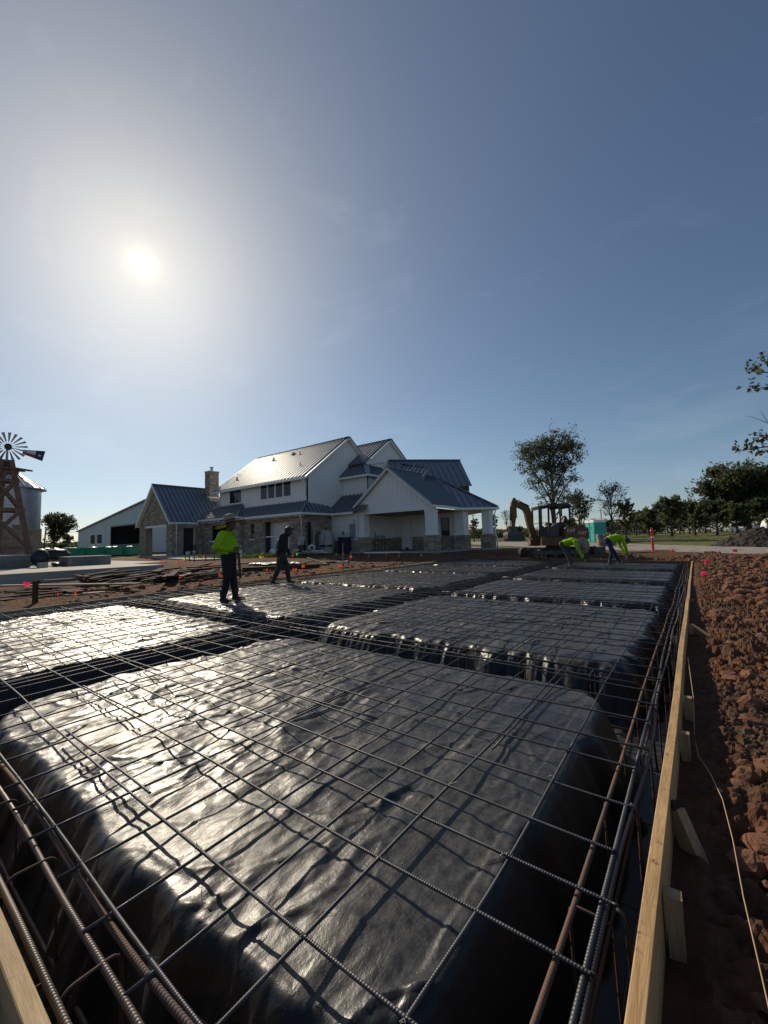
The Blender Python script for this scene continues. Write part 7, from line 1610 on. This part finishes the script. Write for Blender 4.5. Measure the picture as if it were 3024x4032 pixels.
def make_people():
    RT = math.radians(-52.7)
    zf = 0.022
    # 1 standing in straw hat, drinking bottle in hand
    J = dict(pelvis=(0,0,0.93),chest=(0,-0.03,1.24),neck=(0,0.0,1.44),head=(0,0.045,1.565),face=(0.05,1,-0.06),hup=(0,0.1,1),hipL=(-.09,0,.88),hipR=(.09,0,.88),knL=(-.10,.05,.50),knR=(.11,.02,.50),anL=(-.11,.10,.075),anR=(.12,-.07,.075),toeL=(-.1,1),toeR=(.35,1),
             shL=(-.19,-.02,1.36),shR=(.20,-.04,1.36),elL=(-.26,-.03,1.10),elR=(.29,-.15,1.09),wrL=(-.06,.22,1.07),wrR=(.16,.12,1.06),hdL=(.7,.6,.1),hdR=(-.45,.85,.08),puL=(0,1,.6),puR=(.9,.5,.2),belly=V3((0,.035,0)))
    w1 = person('worker in lime shirt and wide straw hat holding a water bottle',(-8.02,4.95,zf),RT,J,'lime_shirt','trousers_black','boot_brown',bulk=1.24)
    w1.scale = (1.04,1.04,1.04)
    hat(w1,(0,.035,1.625),(0,1,.30),(0,-.30,1),rb=0.305,dip=0.035,crown=0.165)
    mb = MB(); mb.beam((0.10,0.24,0.98),(0.13,0.29,0.46),0.055,0.02); mb.beam((0.19,0.05,1.00),(0.10,0.24,0.98),0.05,0.03); soft(mb,'belt_strap','leather',w1,0.008,1)
    mb = MB(); limb(mb,[(0.0,0.05,1.46),(-.005,0.10,1.40),(0.01,.13,1.24)],[0.012,0.010,0.008]); soft(mb,'hood_cord','black',w1,0.005,1)
    c = V3((0.075,0.285,1.03)); rot = Matrix.Rotation(RT,3,'Z'); wc = rot @ c + V3((-8.02,4.95,zf))
    bt = thing('water_bottle','clear plastic water bottle held by the worker in the straw hat','bottle',tuple(wc)); mb = MB(); mb.lathe([(0.030,-.10),(0.034,-.09),(0.034,0.0),(0.031,0.02),(0.034,0.04),(0.033,0.07),(0.014,0.115),(0.013,0.13)],(0,0,0),14); mb.build('body', MT['bottle'], bt, world=False, smooth=True); mb = MB(); mb.cyl((0,0,.13),(0,0,.15),0.016,10); mb.build('cap', MT['label_white'], bt, world=False); mb = MB(); mb.lathe([(0.0345,-.02),(0.0345,.045)],(0,0,0),14); mb.build('wrapper', MT['label_white'], bt, world=False)
    # 2 dressed in black, striding with bowed head
    J = dict(pelvis=(0,0,0.90),chest=(0,0.05,1.22),neck=(0,0.13,1.41),head=(0.01,0.235,1.50),face=(0.15,1,-.75),hup=(0,.55,.8),hipL=(-.09,0,.86),hipR=(.09,0,.86),knL=(-.12,.15,.50),knR=(.12,-.06,.48),anL=(-.13,.21,.075),anR=(.14,-.24,.075),toeL=(-.1,1),toeR=(.2,1),
             shL=(-.20,.07,1.34),shR=(.21,.04,1.34),elL=(-.27,.12,1.06),elR=(.28,-.03,1.06),wrL=(-.25,.24,.83),wrR=(.29,-.06,.81),puL=(-1,0,0),puR=(1,0,0),curl=0.7)
    w2 = person('worker dressed all in black walking with bowed head',(-9.75,7.72,zf),RT+0.25,J,'jacket_black','trousers_khaki','boot_brown',bulk=1.16,tall=False)
    w2.scale = (1.04,1.04,1.04)
    mb = MB(); hc = V3((0.01,0.235,1.50)); ball(mb,hc+V3((0,-.025,.028)),(0.094,0.118,0.105)); sweep(mb,[(hc+V3((0,.05,.075)),V3((.075,0,0)),V3((0,.02,.03))),(hc+V3((0,.15,.02)),V3((.06,0,0)),V3((0,.012,.012)))],10); limb(mb,[hc+V3((-.07,-.02,-.02)),hc+V3((-.07,.0,-.10)),hc+V3((0,-.06,-.14))],[.03,.04,.05]); limb(mb,[hc+V3((.07,-.02,-.02)),hc+V3((.07,.0,-.10)),hc+V3((0,-.06,-.14))],[.03,.04,.05]); limb(mb,[hc+V3((0,-.08,-.02)),hc+V3((0,-.13,-.10))],[.05,.06]); soft(mb,'hood_cap','black',w2,0.009,2)
    mb = MB(); mb.box((0.20,-.06,.86),(0.10,.16,.20)); mb.box((-.19,.02,.86),(.08,.14,.18)); mb.box((0,.0,.955),(.36,.27,.06)); soft(mb,'tool_belt','leather',w2,0.010,2)
    # 3 bending towards the camera, straw hat crown in front
    J = dict(pelvis=(0,-0.30,0.86),chest=(0,0.10,0.98),neck=(0,0.30,0.90),head=(0.0,0.40,0.79),face=(0,0.35,-1),hup=(0,1,.25),hipL=(-.10,-.30,.84),hipR=(.10,-.30,.84),knL=(-.14,-.10,.46),knR=(.14,-.12,.46),anL=(-.15,-.06,.075),anR=(.15,-.02,.075),toeL=(-.25,1),toeR=(.25,1),
             shL=(-.20,.17,.95),shR=(.20,.17,.95),elL=(-.26,.30,.64),elR=(.25,.28,.62),wrL=(-.12,.36,.36),wrR=(.10,.38,.34),hdL=(.3,.1,-1),hdR=(-.3,.1,-1),puL=(0,1,0),puR=(0,1,0))
    w3 = person('worker in lime shirt bending over the bars, straw hat facing the camera',(-3.85,16.95,zf),math.radians(-88),J,'lime_shirt','trousers_grey','boot_tan',gloves=True,tall=False)
    hat(w3,(.07,.455,.78),(-.2,.1,-1),(.575,.526,.12),rb=0.30,dip=0.05,crown=0.14)
    mb = MB(); mb.box((0.17,-.30,.86),(.07,.12,.17)); mb.box((-.17,-.30,.86),(.07,.12,.17)); soft(mb,'tool_pouch','leather',w3,0.012,2)
    # 4 bending, back level, dark cap, jeans
    J = dict(pelvis=(0,-0.22,0.95),chest=(0,0.20,1.06),neck=(0,0.43,0.98),head=(0.0,0.56,0.90),face=(0,0.75,-.85),hup=(0,.75,.65),hipL=(-.09,-.20,.92),hipR=(.09,-.20,.92),knL=(-.10,.06,.50),knR=(.11,-.14,.48),anL=(-.11,.26,.075),anR=(.12,-.24,.075),toeL=(-.1,1),toeR=(.25,1),
             shL=(-.19,.30,1.00),shR=(.20,.28,1.00),elL=(-.20,.40,.70),elR=(.22,.36,.69),wrL=(-.07,.50,.42),wrR=(.09,.48,.40),hdL=(.15,.35,-1),hdR=(-.15,.35,-1),puL=(0,1,.2),puR=(0,1,.2))
    w4 = person('worker in lime shirt, jeans and dark cap bending with level back',(-2.65,18.55,zf),RT,J,'lime_shirt','jeans','boot_tan',gloves=True,bulk=1.06,tall=False)
    mb = MB(); hc = V3((0,.56,.90)); ball(mb,hc+V3((0,.01,.045)),(0.088,0.105,0.09)); ball(mb,hc+V3((0,-.07,-.0)),(0.085,0.09,0.10)); sweep(mb,[(hc+V3((0,.08,.03)),V3((.07,0,0)),V3((0,.02,.02))),(hc+V3((0,.16,-.03)),V3((.05,0,0)),V3((0,.01,.01)))],10); soft(mb,'cap','cap_navy',w4,0.009,2)
    for k,(px,py,l) in enumerate([(-3.42,16.98,'tying pliers in the hands of the bending worker in the straw hat'),(-2.27,18.88,'tying pliers in the hands of the worker in jeans')]):
        mb = MB(); z = 0.20; mb.beam((px-.01,py,z+.09),(px+.01,py+.01,z-.10),0.012,0.012); mb.beam((px+.02,py,z+.09),(px,py+.01,z-.10),0.012,0.012); tag(mb.build('pliers', MT['steel']),l,'pliers')
make_people()
